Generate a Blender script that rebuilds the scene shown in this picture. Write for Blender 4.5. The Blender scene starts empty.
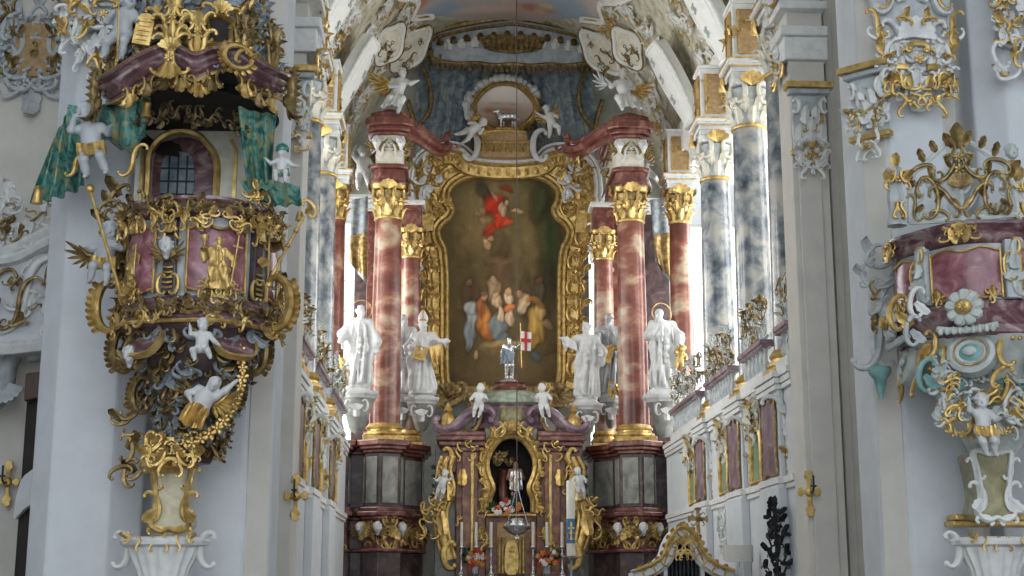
import bpy, math, random
import numpy as np
from mathutils import Vector, Matrix
SC = bpy.context.scene
COL = SC.collection
PI = math.pi
rad = math.radians
# ---------------------------------------------------------------- camera
FOC = 1400.0
CAM = np.array([-1.41, 0.0, 1.70])
TILT = rad(12.0)
YAW = math.atan(62 / 1400)
_f = np.array([math.sin(YAW) * math.cos(TILT), math.cos(YAW) * math.cos(TILT), math.sin(TILT)])
_r = np.array([math.cos(YAW), -math.sin(YAW), 0.0])
_u = np.cross(_r, _f)
def at(px, py, Y):
    """the point at depth Y that the photograph shows at a pixel"""
    d = _f + (px - 512) / FOC * _r + (288 - py) / FOC * _u
    return CAM + d * (Y / d[1])
def zat(py, Y, px=512):
    return float(at(px, py, Y)[2])
def xat(px, Y, py=400):
    return float(at(px, py, Y)[0])
cam = bpy.data.cameras.new('camera')
camo = bpy.data.objects.new('camera', cam)
COL.objects.link(camo)
cam.sensor_width = 36
cam.lens = 36 * FOC / 1024
camo.location = CAM
camo.rotation_euler = (PI / 2 + TILT, 0, -YAW)
cam.clip_end = 300
SC.camera = camo
# ---------------------------------------------------------------- mesh helper
def fr(o, r=(1, 0, 0), u=(0, 0, 1)):
    r = np.array(r, float); u = np.array(u, float)
    y = np.cross(u, r)
    M = np.eye(4)
    M[:3, 0] = r; M[:3, 1] = y; M[:3, 2] = u; M[:3, 3] = o
    return M
def rz(a):
    M = np.eye(4); c, s = math.cos(a), math.sin(a)
    M[0, 0] = c; M[0, 1] = -s; M[1, 0] = s; M[1, 1] = c
    return M
def ry(a):
    M = np.eye(4); c, s = math.cos(a), math.sin(a)
    M[0, 0] = c; M[0, 2] = s; M[2, 0] = -s; M[2, 2] = c
    return M
def rx(a):
    M = np.eye(4); c, s = math.cos(a), math.sin(a)
    M[1, 1] = c; M[1, 2] = -s; M[2, 1] = s; M[2, 2] = c
    return M
def tr(x=0, y=0, z=0):
    M = np.eye(4); M[:3, 3] = (x, y, z); return M
def sc(x, y=None, z=None):
    M = np.eye(4); M[0, 0] = x; M[1, 1] = x if y is None else y; M[2, 2] = x if z is None else z
    return M
def polar(c, R, phi, z=0):
    """frame on a drum of centre c: phi 0 faces the nave (-Y)"""
    s, k = math.sin(phi), math.cos(phi)
    return fr((c[0] + R * s, c[1] - R * k, z), (k, s, 0))
class MB:
    def __init__(self):
        self.v = []; self.f = []; self.n = 0; self.M = np.eye(4)
    def at(self, M):
        self.M = M; return self
    def add(self, v, f):
        v = np.asarray(v, float)
        v = v @ self.M[:3, :3].T + self.M[:3, 3]
        flip = np.linalg.det(self.M[:3, :3]) < 0
        n = self.n
        for q in f:
            q = tuple(int(i) + n for i in q)
            self.f.append(q[::-1] if flip else q)
        self.v.append(v); self.n += len(v)
        return self
    def box(self, c, s):
        x, y, z = c; a, b, d = s[0] / 2, s[1] / 2, s[2] / 2
        v = [(x + i * a, y + j * b, z + k * d) for i in (-1, 1) for j in (-1, 1) for k in (-1, 1)]
        return self.add(v, [(0, 1, 3, 2), (4, 6, 7, 5), (0, 4, 5, 1), (2, 3, 7, 6), (0, 2, 6, 4), (1, 5, 7, 3)])
    def bx(self, x0, x1, y0, y1, z0, z1):
        return self.box(((x0 + x1) / 2, (y0 + y1) / 2, (z0 + z1) / 2), (abs(x1 - x0), abs(y1 - y0), abs(z1 - z0)))
    def grid(self, V, cu=False, cv=False):
        """V: (nu,nv,3); faces between neighbours"""
        nu, nv = V.shape[:2]
        f = []
        for i in range(nu if cu else nu - 1):
            for j in range(nv if cv else nv - 1):
                a, b = i, (i + 1) % nu
                c, d = j, (j + 1) % nv
                f.append((a * nv + c, b * nv + c, b * nv + d, a * nv + d))
        return self.add(V.reshape(-1, 3), f)
    def lathe(self, prof, n=32, c=(0, 0, 0), sx=1, sy=1, a0=0, a1=2 * PI, rf=None, zf=None, cap=True):
        """prof: (r,z) from bottom to top; angle 0 faces -Y; rf(phi,t) scales r; zf(phi) lifts z"""
        full = abs(a1 - a0 - 2 * PI) < 1e-6
        A = np.linspace(a0, a1, n + (0 if full else 1), endpoint=not full)
        P = np.array(prof, float)
        m = len(P)
        V = np.zeros((len(A), m, 3))
        for i, a in enumerate(A):
            r = P[:, 0].copy()
            if rf: r = r * np.array([rf(a, j / max(1, m - 1)) for j in range(m)])
            V[i, :, 0] = c[0] + sx * r * math.sin(a)
            V[i, :, 1] = c[1] - sy * r * math.cos(a)
            V[i, :, 2] = c[2] + P[:, 1] + (zf(a) if zf else 0)
        self.grid(V, cu=full)
        if cap and full:
            k = len(A)
            if P[0, 0] > 1e-5: self.add(V[:, 0], [tuple(range(k - 1, -1, -1))])
            if P[-1, 0] > 1e-5: self.add(V[:, -1], [tuple(range(k))])
        return self
    def tube(self, pts, r, n=7, flat=1.0, ax=None, cap=True, closed=False):
        """r scalar or list; flat squashes along the axis ax"""
        P = np.array(pts, float); m = len(P)
        R = np.full(m, r, float) if np.isscalar(r) else np.array(r, float)
        if closed: T = np.roll(P, -1, 0) - np.roll(P, 1, 0)
        else: T = np.gradient(P, axis=0)
        T /= np.linalg.norm(T, axis=1)[:, None] + 1e-12
        a = np.array(ax if ax is not None else (0, 1, 0), float)
        if ax is None and abs(T[0] @ a) > .9: a = np.array((1., 0, 0))
        N = a - (T[0] @ a) * T[0]; N /= np.linalg.norm(N) + 1e-12
        th = np.linspace(0, 2 * PI, n, endpoint=False)
        V = np.zeros((m, n, 3))
        for i in range(m):
            if ax is not None:
                M2 = a - (T[i] @ a) * T[i]
                if np.linalg.norm(M2) > .2: N = M2
            N = N - (T[i] @ N) * T[i]; N /= np.linalg.norm(N) + 1e-12
            B = np.cross(T[i], N)
            V[i] = P[i] + R[i] * (flat * np.cos(th)[:, None] * N + np.sin(th)[:, None] * B)
        self.grid(V, cu=closed, cv=True)
        if cap and not closed:
            self.add(V[0], [tuple(range(n))]); self.add(V[-1], [tuple(range(n - 1, -1, -1))])
        return self
    def ball(self, c, r, n=8, m=6):
        r = np.full(3, r, float) if np.isscalar(r) else np.array(r, float)
        t = np.linspace(0, PI, m + 1)[1:-1]; p = np.linspace(0, 2 * PI, n, endpoint=False)
        V = np.array([[(math.sin(a) * math.cos(b), math.sin(a) * math.sin(b), math.cos(a)) for b in p] for a in t])
        c = np.array(c, float)
        self.grid(V * r + c, cv=True)
        k = (m - 2) * n
        top = c + (0, 0, r[2]); bot = c - (0, 0, r[2])
        self.add(np.vstack([V[0] * r + c, [top]]), [(n, i, (i + 1) % n) for i in range(n)])
        self.add(np.vstack([V[-1] * r + c, [bot]]), [(n, (i + 1) % n, i) for i in range(n)])
        return self
    def slab(self, poly, y0, y1):
        """polygon (x,z) extruded from y0 (front) to y1"""
        P = np.array(poly, float); n = len(P)
        area = np.sum(P[:, 0] * np.roll(P[:, 1], -1) - np.roll(P[:, 0], -1) * P[:, 1])
        if area < 0: P = P[::-1]
        F = np.c_[P[:, 0], np.full(n, y0), P[:, 1]]; B = np.c_[P[:, 0], np.full(n, y1), P[:, 1]]
        f = [tuple(range(n)), tuple(range(2 * n - 1, n - 1, -1))]
        f += [(i, i + n, (i + 1) % n + n, (i + 1) % n) for i in range(n)]
        return self.add(np.vstack([F, B]), f)
    def sweep(self, path, prof, y=0, closed=False):
        """moulding: path (x,z); prof (offset to the left normal, depth to the viewer)"""
        P = np.array(path, float); m = len(P)
        if closed: T = np.roll(P, -1, 0) - np.roll(P, 1, 0)
        else: T = np.gradient(P, axis=0)
        T /= np.linalg.norm(T, axis=1)[:, None] + 1e-12
        N = np.c_[-T[:, 1], T[:, 0]]
        Q = np.array(prof, float)
        V = np.zeros((m, len(Q), 3))
        for j, (o, d) in enumerate(Q):
            V[:, j, 0] = P[:, 0] + N[:, 0] * o; V[:, j, 2] = P[:, 1] + N[:, 1] * o; V[:, j, 1] = y - d
        self.grid(V, cu=closed)
        return self
    def sweep3(self, path, prof, out=None):
        """horizontal moulding along a plan line: path (x,y,z), prof (out,up); outside is to the right of travel"""
        P = np.array(path, float); m = len(P)
        T = np.gradient(P, axis=0); T[:, 2] = 0
        T /= np.linalg.norm(T, axis=1)[:, None] + 1e-12
        N = np.c_[T[:, 1], -T[:, 0], np.zeros(m)]
        Q = np.array(prof, float)
        V = np.zeros((m, len(Q), 3))
        for j, (o, h) in enumerate(Q):
            V[:, j] = P + N * o; V[:, j, 2] += h
        self.grid(V)
        self.add(V[0], [tuple(range(len(Q)))]); self.add(V[-1], [tuple(range(len(Q) - 1, -1, -1))])
        return self
    # ---- ornament in the local x (right) z (up) plane, -y towards the viewer
    def leaf(self, L, W, curl=.5, lob=3, base=(0, 0, 0), ang=0, thick=.15, nu=7):
        """acanthus leaf growing up from its base, tip curling to the viewer"""
        S = self.M
        self.M = S @ tr(*base) @ ry(ang)
        nv = 5
        V = np.zeros((nu, nv, 3)); B = V.copy()
        for i in range(nu):
            t = i / (nu - 1)
            w = W * .5 * (math.sin(PI * (.12 + .86 * t)) ** .7) * (1 - .22 * abs(math.sin(lob * PI * t)))
            z = L * (t - .18 * curl * t ** 3); y = -L * curl * (.25 * t + .55 * t ** 4) 
            if t > .85: z -= L * curl * .25 * (t - .85) / .15
            for j in range(nv):
                s = (j / (nv - 1)) * 2 - 1
                V[i, j] = (w * s, y + .35 * w * abs(s) - (.12 * W if j == 2 else 0), z)
                B[i, j] = (w * s * .96, y + .35 * w * abs(s) + thick * W, z - .02 * L)
        f = []
        self.grid(V); self.grid(B[:, ::-1])
        ring = lambda Q: np.concatenate([Q[:, 0], Q[-1, 1:], Q[::-1, -1][1:], Q[0, ::-1][1:-1]])
        a, b = ring(V), ring(B); n = len(a)
        self.add(np.vstack([a, b]), [(i, (i + 1) % n, (i + 1) % n + n, i + n) for i in range(n)])
        self.M = S
        return self
    def scroll(self, size, r, kind='C', base=(0, 0, 0), ang=0, n=6, turns=1.0, flat=.8, m=26, flip=False, taper=.45, lift=0):
        P = scroll_path(kind, turns, m) * size
        if flip: P[:, 0] *= -1
        t = np.linspace(0, 1, m)
        R = r * (taper + (1 - taper) * np.sin(PI * t) ** .8)
        S = self.M
        self.M = S @ tr(*base) @ ry(ang)
        Q = np.c_[P[:, 0], -lift * np.abs(2 * t - 1) ** 3, P[:, 1]]
        self.tube(Q, R, n, flat, ax=(0, 1, 0))
        for e in (0, -1): self.ball(Q[e], R[e] * 1.7, 6, 4)
        self.M = S
        return self
    def shell(self, R, a=PI * .8, ribs=9, depth=.25, base=(0, 0, 0), ang=0):
        """fan shell opening upwards"""
        S = self.M
        self.M = S @ tr(*base) @ ry(ang)
        n = ribs * 4 + 1; k = 6
        V = np.zeros((n, k, 3)); B = V.copy()
        for i in range(n):
            p = -a / 2 + a * i / (n - 1)
            c = abs(math.sin(ribs * PI * i / (n - 1)))
            for j in range(k):
                t = j / (k - 1)
                r = R * t * (1 + .10 * c * t)
                V[i, j] = (r * math.sin(p), -R * depth * (math.sin(PI * .5 * t) + .35 * t * t + .22 * c * t), r * math.cos(p))
                B[i, j] = V[i, j] + (0, R * .12, 0)
        self.grid(V[::-1]); self.grid(B)
        a_, b_ = V[:, -1], B[:, -1]
        self.add(np.vstack([a_, b_]), [(i, i + 1, i + 1 + n, i + n) for i in range(n - 1)])
        self.M = S
        return self
    def rosette(self, R, base=(0, 0, 0), petals=6):
        S = self.M
        for i in range(petals):
            self.M = S @ tr(*base) @ ry(2 * PI * i / petals)
            self.ball((0, -R * .25, R * .6), (R * .34, R * .28, R * .42), 6, 4)
        self.M = S
        return self.ball((base[0], base[1] - R * .4, base[2]), R * .3, 6, 4)
    def garland(self, pts, r, rng, n=None):
        P = resample(np.array(pts, float), n or 12)
        for p in P:
            S = self.M
            self.M = S @ tr(*p)
            self.rosette(r * rng.uniform(.8, 1.25), petals=5)
            self.M = S
        return self
    def rocaille(self, rng, w, h, n, s=.18, sym=True, leaf=.5, r=.11, density=None, y=0, inside=None):
        """a field of C and S scrolls with acanthus tongues, mirrored about its middle when sym"""
        S = self.M
        for i in range(n):
            for _ in range(30):
                x, z = rng.uniform(0 if sym else -w / 2, w / 2), rng.uniform(-h / 2, h / 2)
                if inside is None or inside(x, z): break
            q = s * rng.uniform(.6, 1.25); a = rng.uniform(0, 2 * PI); k = rng.choice('CCS'); lf = rng.random() < leaf
            la, dy = rng.uniform(-1.2, 1.2), rng.uniform(-.25, .1) * s
            for m in ((1, -1) if sym else (1,)):
                self.M = S @ sc(m, 1, 1) @ tr(x, y + dy, z)
                self.scroll(q, q * r, k, ang=a, m=18, n=5, turns=rng.uniform(.9, 1.1), lift=q * .12)
                if lf: self.leaf(q * 1.0, q * .55, .6, ang=la, nu=5)
        self.M = S
        return self
    def build(self, name, mat, parent=None, smooth=True, bevel=0, auto=None):
        me = bpy.data.meshes.new(name)
        V = np.vstack(self.v)
        me.from_pydata(V.tolist(), [], self.f)
        me.materials.append(mat)
        o = bpy.data.objects.new(name, me)
        COL.objects.link(o)
        if parent is not None:
            o.parent = parent
            if parent.type == 'EMPTY': o.location = -Vector(parent.location)
        if smooth:
            me.polygons.foreach_set('use_smooth', [True] * len(me.polygons))
            me.set_sharp_from_angle(angle=rad(auto or 42))
        if bevel:
            b = o.modifiers.new('bevel', 'BEVEL'); b.width = bevel; b.segments = 2; b.limit_method = 'ANGLE'
        return o
_sp = {}
def scroll_path(kind, turns, m):
    key = (kind, round(turns, 2), m)
    if key not in _sp:
        s = np.linspace(-1, 1, 241)
        k = (.55 + 5.2 * np.abs(s) ** 2.6) * 1.55 * turns
        if kind == 'S': k = k * np.sign(s) * 1.05
        th = np.cumsum(k) * (s[1] - s[0]); th -= th[120]
        x = np.cumsum(np.sin(th)); z = np.cumsum(np.cos(th))
        P = np.c_[x, z]
        i = np.argmax(P[:, 1]); j = np.argmin(P[:, 1])
        P -= (P.max(0) + P.min(0)) / 2
        P /= (P[:, 1].max() - P[:, 1].min())
        _sp[key] = P[np.linspace(0, 240, m).astype(int)]
    return _sp[key].copy()
def resample(P, n):
    P = np.asarray(P, float)
    d = np.r_[0, np.cumsum(np.linalg.norm(np.diff(P, axis=0), axis=1))]
    t = np.linspace(0, d[-1], n)
    return np.stack([np.interp(t, d, P[:, k]) for k in range(P.shape[1])], 1)
def spline(P, n=8, closed=False):
    """Catmull-Rom through the points"""
    P = np.asarray(P, float); m = len(P)
    out = []
    rng_ = range(m) if closed else range(m - 1)
    for i in rng_:
        if closed: a, b, c, d = P[(i - 1) % m], P[i], P[(i + 1) % m], P[(i + 2) % m]
        else: a, b, c, d = P[max(i - 1, 0)], P[i], P[i + 1], P[min(i + 2, m - 1)]
        for t in np.linspace(0, 1, n, endpoint=False):
            out.append(.5 * (2 * b + (c - a) * t + (2 * a - 5 * b + 4 * c - d) * t * t + (3 * b - a - 3 * c + d) * t ** 3))
    if not closed: out.append(P[-1])
    return np.array(out)
# ---------------------------------------------------------------- object helper
def tag(o, label, cat, group=None, kind=None):
    o['label'] = label; o['category'] = cat
    if group: o['group'] = group
    if kind: o['kind'] = kind
    return o
def thing(name, label, cat, loc=(0, 0, 0), group=None, kind=None):
    o = bpy.data.objects.new(name, None)
    COL.objects.link(o)
    o.location = [float(c) for c in loc]; o.empty_display_size = .1
    return tag(o, label, cat, group, kind)
def struct(o):
    o['kind'] = 'structure'; return o
def dup(root, loc, label, rot=0):
    r = root.copy(); COL.objects.link(r); r.location = [float(c) for c in loc]; r.rotation_euler = (0, 0, rot); r['label'] = label
    def rec(a, b):
        for ch in list(a.children):
            if ch.parent is a:
                c = ch.copy(); COL.objects.link(c); c.parent = b
                rec(ch, c)
    rec(root, r)
    return r
# ---------------------------------------------------------------- materials
def _mat(name):
    m = bpy.data.materials.new(name); m.use_nodes = True
    nt = m.node_tree; b = nt.nodes['Principled BSDF']
    return m, nt, b
def _tex(nt, scale, detail=4, dist=0, st=(1, 1, 1), rough=.55):
    tc = nt.nodes.new('ShaderNodeTexCoord'); mp = nt.nodes.new('ShaderNodeMapping'); n = nt.nodes.new('ShaderNodeTexNoise')
    mp.inputs['Scale'].default_value = st
    n.inputs['Scale'].default_value = scale; n.inputs['Detail'].default_value = detail; n.inputs['Distortion'].default_value = dist
    n.inputs['Roughness'].default_value = rough
    nt.links.new(tc.outputs['Object'], mp.inputs['Vector']); nt.links.new(mp.outputs['Vector'], n.inputs['Vector'])
    return n
def _ramp(nt, src, stops):
    r = nt.nodes.new('ShaderNodeValToRGB')
    e = r.color_ramp.elements
    while len(e) < len(stops): e.new(.5)
    for el, (p, c) in zip(e, stops):
        el.position = p; el.color = (*c, 1)
    nt.links.new(src, r.inputs['Fac'])
    return r
def mat(name, stops, scale=6, detail=4, dist=0, st=(1, 1, 1), rough=.6, metal=0, bump=None, spec=.5, coat=0):
    m, nt, b = _mat(name)
    if len(stops) == 1:
        c = np.array(stops[0]); stops = [(.3, tuple(c * .93)), (.7, tuple(np.minimum(c * 1.05, 1)))]
    n = _tex(nt, scale, detail, dist, st)
    r = _ramp(nt, n.outputs['Fac'], stops)
    nt.links.new(r.outputs['Color'], b.inputs['Base Color'])
    b.inputs['Roughness'].default_value = rough; b.inputs['Metallic'].default_value = metal
    b.inputs['Specular IOR Level'].default_value = spec
    if coat: b.inputs['Coat Weight'].default_value = coat; b.inputs['Coat Roughness'].default_value = .12
    if bump:
        t = _tex(nt, bump[0], 3); bp = nt.nodes.new('ShaderNodeBump')
        bp.inputs['Strength'].default_value = bump[1]; bp.inputs['Distance'].default_value = .02
        nt.links.new(t.outputs['Fac'], bp.inputs['Height']); nt.links.new(bp.outputs['Normal'], b.inputs['Normal'])
    return m
def paintmat(name, rough=.55):
    m, nt, b = _mat(name)
    a = nt.nodes.new('ShaderNodeAttribute'); a.attribute_name = 'paint'
    n = _tex(nt, 22, 5); mx = nt.nodes.new('ShaderNodeMixRGB'); mx.blend_type = 'OVERLAY'; mx.inputs['Fac'].default_value = .25
    nt.links.new(a.outputs['Color'], mx.inputs['Color1']); nt.links.new(n.outputs['Fac'], mx.inputs['Color2'])
    nt.links.new(mx.outputs['Color'], b.inputs['Base Color']); b.inputs['Roughness'].default_value = rough
    b.inputs['Specular IOR Level'].default_value = .12
    return m
def painted(o, cols):
    a = o.data.color_attributes.new('paint', 'FLOAT_COLOR', 'POINT')
    c = np.c_[cols, np.ones(len(cols))].astype(np.float32)
    a.data.foreach_set('color', c.ravel())
M = {}
M['wall'] = mat('white_plaster', [(.66, .68, .70)], 3, rough=.85, bump=(40, .06))
M['beige'] = mat('beige_plaster', [(.66, .63, .57)], 3, rough=.85, bump=(40, .06))
M['stucco'] = mat('white_stucco', [(.3, (.66, .67, .66)), (.6, (.80, .80, .77))], 9, rough=.6, bump=(30, .1))
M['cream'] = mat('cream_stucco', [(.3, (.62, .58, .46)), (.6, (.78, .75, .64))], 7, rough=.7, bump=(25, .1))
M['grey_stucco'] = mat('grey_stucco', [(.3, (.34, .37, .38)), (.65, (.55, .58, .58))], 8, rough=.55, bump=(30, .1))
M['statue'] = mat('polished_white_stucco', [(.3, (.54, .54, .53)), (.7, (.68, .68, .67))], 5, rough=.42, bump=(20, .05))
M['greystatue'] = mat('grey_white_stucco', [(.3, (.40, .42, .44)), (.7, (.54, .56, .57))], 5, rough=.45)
M['gold'] = mat('gilding', [(.3, (.34, .21, .06)), (.52, (.62, .42, .145)), (.72, (.80, .60, .25))], 9, 5, rough=.38, metal=.68, bump=(45, .25))
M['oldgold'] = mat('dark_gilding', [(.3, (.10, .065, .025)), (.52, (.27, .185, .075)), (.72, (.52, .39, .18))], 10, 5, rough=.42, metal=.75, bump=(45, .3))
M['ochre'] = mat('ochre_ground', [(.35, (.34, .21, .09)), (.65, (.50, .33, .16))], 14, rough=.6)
M['dimgold'] = mat('darkest_gilding', [(.3, (.03, .02, .01)), (.55, (.10, .07, .03)), (.75, (.26, .19, .09))], 10, 5, rough=.5, metal=.6, bump=(45, .3))
M['bluegrey'] = mat('blue_grey_stucco', [(.3, (.13, .16, .18)), (.65, (.34, .38, .40))], 8, rough=.5, bump=(30, .2))
M['aged'] = mat('aged_white_stucco', [(.3, (.40, .44, .42)), (.65, (.60, .63, .60))], 7, rough=.6, bump=(30, .15))
M['apse'] = mat('grey_green_plaster', [(.36, (.30, .33, .29)), (.6, (.44, .46, .41))], 1.6, 5, .4, rough=.8)
M['red'] = mat('red_marble', [(.34, (.11, .026, .018)), (.46, (.19, .056, .036)), (.53, (.26, .095, .062)), (.575, (.36, .20, .13)), (.64, (.45, .35, .24)), (.72, (.38, .27, .19))], 1.7, 11, .3, (.8, .8, 1.15), .28, coat=.08)
M['redband'] = mat('deep_red_marble', [(.35, (.095, .026, .021)), (.53, (.185, .06, .046)), (.66, (.31, .16, .12))], 3.5, 8, 1.2, rough=.32, coat=.08)
M['rose'] = mat('rose_marble', [(.33, (.17, .05, .065)), (.52, (.31, .11, .13)), (.68, (.47, .28, .28))], 4, 8, 1.5, rough=.25, coat=.3)
M['purple'] = mat('purple_marble', [(.35, (.15, .085, .11)), (.55, (.30, .20, .24)), (.7, (.52, .44, .46))], 3.2, 8, 1.0, rough=.35, coat=.2)
M['plum'] = mat('plum_marble', [(.35, (.10, .045, .055)), (.52, (.20, .10, .11)), (.66, (.40, .31, .30))], 4, 8, 1.5, rough=.25, coat=.3)
M['blue'] = mat('blue_marble', [(.32, (.045, .055, .065)), (.41, (.12, .145, .17)), (.48, (.22, .24, .255)), (.54, (.33, .335, .325)), (.61, (.43, .41, .37)), (.75, (.50, .46, .39))], 3.0, 11, .3, (1, 1, .9), .25, coat=.3)
M['grey'] = mat('grey_marble', [(.33, (.15, .155, .14)), (.52, (.28, .28, .25)), (.7, (.42, .40, .34))], 2.5, 8, 1, rough=.3, coat=.25)
M['dark'] = mat('dark_marble', [(.33, (.035, .025, .025)), (.52, (.085, .055, .055)), (.72, (.17, .12, .11))], 3, 8, 1.2, rough=.3, coat=.2)
M['orangemarble'] = mat('orange_red_marble', [(.36, (.15, .04, .022)), (.5, (.30, .10, .045)), (.62, (.42, .19, .085))], 3, 8, 1.2, rough=.35, coat=.05)
M['yellow'] = mat('yellow_marble', [(.33, (.40, .34, .18)), (.52, (.52, .46, .28)), (.7, (.60, .55, .38))], 4, 8, 1.4, rough=.3, coat=.2)
M['olive'] = mat('olive_marble', [(.33, (.17, .15, .06)), (.52, (.28, .25, .12)), (.7, (.38, .35, .20))], 4, 8, 1.4, rough=.3, coat=.2)
M['green'] = mat('pale_green_marble', [(.33, (.22, .27, .20)), (.55, (.36, .40, .31)), (.7, (.50, .52, .44))], 4, 8, 1.4, rough=.25, coat=.3)
M['teal'] = mat('teal_stucco', [(.33, (.10, .24, .23)), (.6, (.24, .42, .40))], 5, rough=.5, bump=(30, .1))
M['cloth'] = mat('green_gilt_brocade', [(.38, (.03, .12, .10)), (.48, (.09, .27, .23)), (.54, (.17, .38, .32)), (.575, (.20, .30, .20)), (.60, (.45, .34, .14))], 9, 6, .8, rough=.55, bump=(30, .2))
M['curtain'] = mat('blue_grey_curtain', [(.36, (.11, .15, .19)), (.52, (.23, .29, .33)), (.60, (.32, .36, .37)), (.68, (.42, .34, .18))], 5, 6, .6, rough=.65)
M['valance'] = mat('pale_blue_valance', [(.4, (.36, .42, .47)), (.6, (.52, .56, .58))], 5, 5, .5, rough=.65)
M['greenpane'] = mat('green_glazing', [(.3, (.14, .27, .20)), (.7, (.24, .38, .28))], 3, rough=.25)
M['silver'] = mat('silver', [(.3, (.45, .46, .47)), (.7, (.75, .76, .77))], 8, rough=.25, metal=.9)
M['wax'] = mat('candle_wax', [(.74, .70, .60)], 5, rough=.45)
M['iron'] = mat('black_iron', [(.3, (.012, .014, .016)), (.7, (.04, .045, .05))], 12, rough=.5, metal=.4)
M['void'] = mat('dark_wood_and_void', [(.3, (.010, .007, .006)), (.7, (.030, .020, .017))], 5, rough=.7)  # confessional wood; also carries the shade of openings in its colour
M['wood'] = mat('brown_wood', [(.3, (.05, .025, .015)), (.7, (.11, .06, .035))], 6, st=(6, 6, 1), rough=.5)
M['flesh'] = mat('painted_flesh', [(.46, .27, .18)], 6, rough=.5)
M['robe'] = mat('painted_red_robe', [(.22, .04, .03)], 6, rough=.5)
M['orange'] = mat('orange_petal', [(.60, .20, .03)], 8, rough=.6)
M['redpetal'] = mat('red_petal', [(.45, .03, .03)], 8, rough=.6)
M['whitepetal'] = mat('white_petal', [(.75, .73, .70)], 8, rough=.6)
M['foliage'] = mat('flower_leaves', [(.04, .08, .03)], 8, rough=.6)
M['bluebelt'] = mat('blue_wax_relief', [(.06, .17, .34)], 8, rough=.5)
M['rope'] = mat('dark_cord', [(.05, .045, .04)], 40, rough=.8)
M['shade'] = mat('white_fabric_shade', [(.62, .60, .55)], 30, rough=.8)
M['vault'] = mat('vault_plaster', [(.34, (.33, .31, .20)), (.47, (.50, .47, .35)), (.60, (.63, .60, .49))], 4.0, 7, .5, rough=.8, bump=(20, .15))
M['rib'] = mat('rib_stucco', [(.3, (.74, .76, .72)), (.7, (.83, .84, .80))], 5, rough=.7, bump=(25, .08))
M['paint'] = paintmat('oil_painting', .65)
M['fresco'] = paintmat('fresco_painting', .8)
M['flag'] = mat('white_banner', [(.72, .70, .68)], 8, rough=.7)
M['floor'] = mat('stone_floor', [(.3, (.22, .19, .17)), (.7, (.34, .31, .28))], 3, rough=.5)
M['glass'] = mat('window_glass', [(.8, .85, .9)], 3, rough=.1)
for _n in M['glass'].node_tree.nodes:
    if _n.type == 'BSDF_PRINCIPLED': _n.inputs['Transmission Weight'].default_value = 1.0; _n.inputs['IOR'].default_value = 1.01
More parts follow.
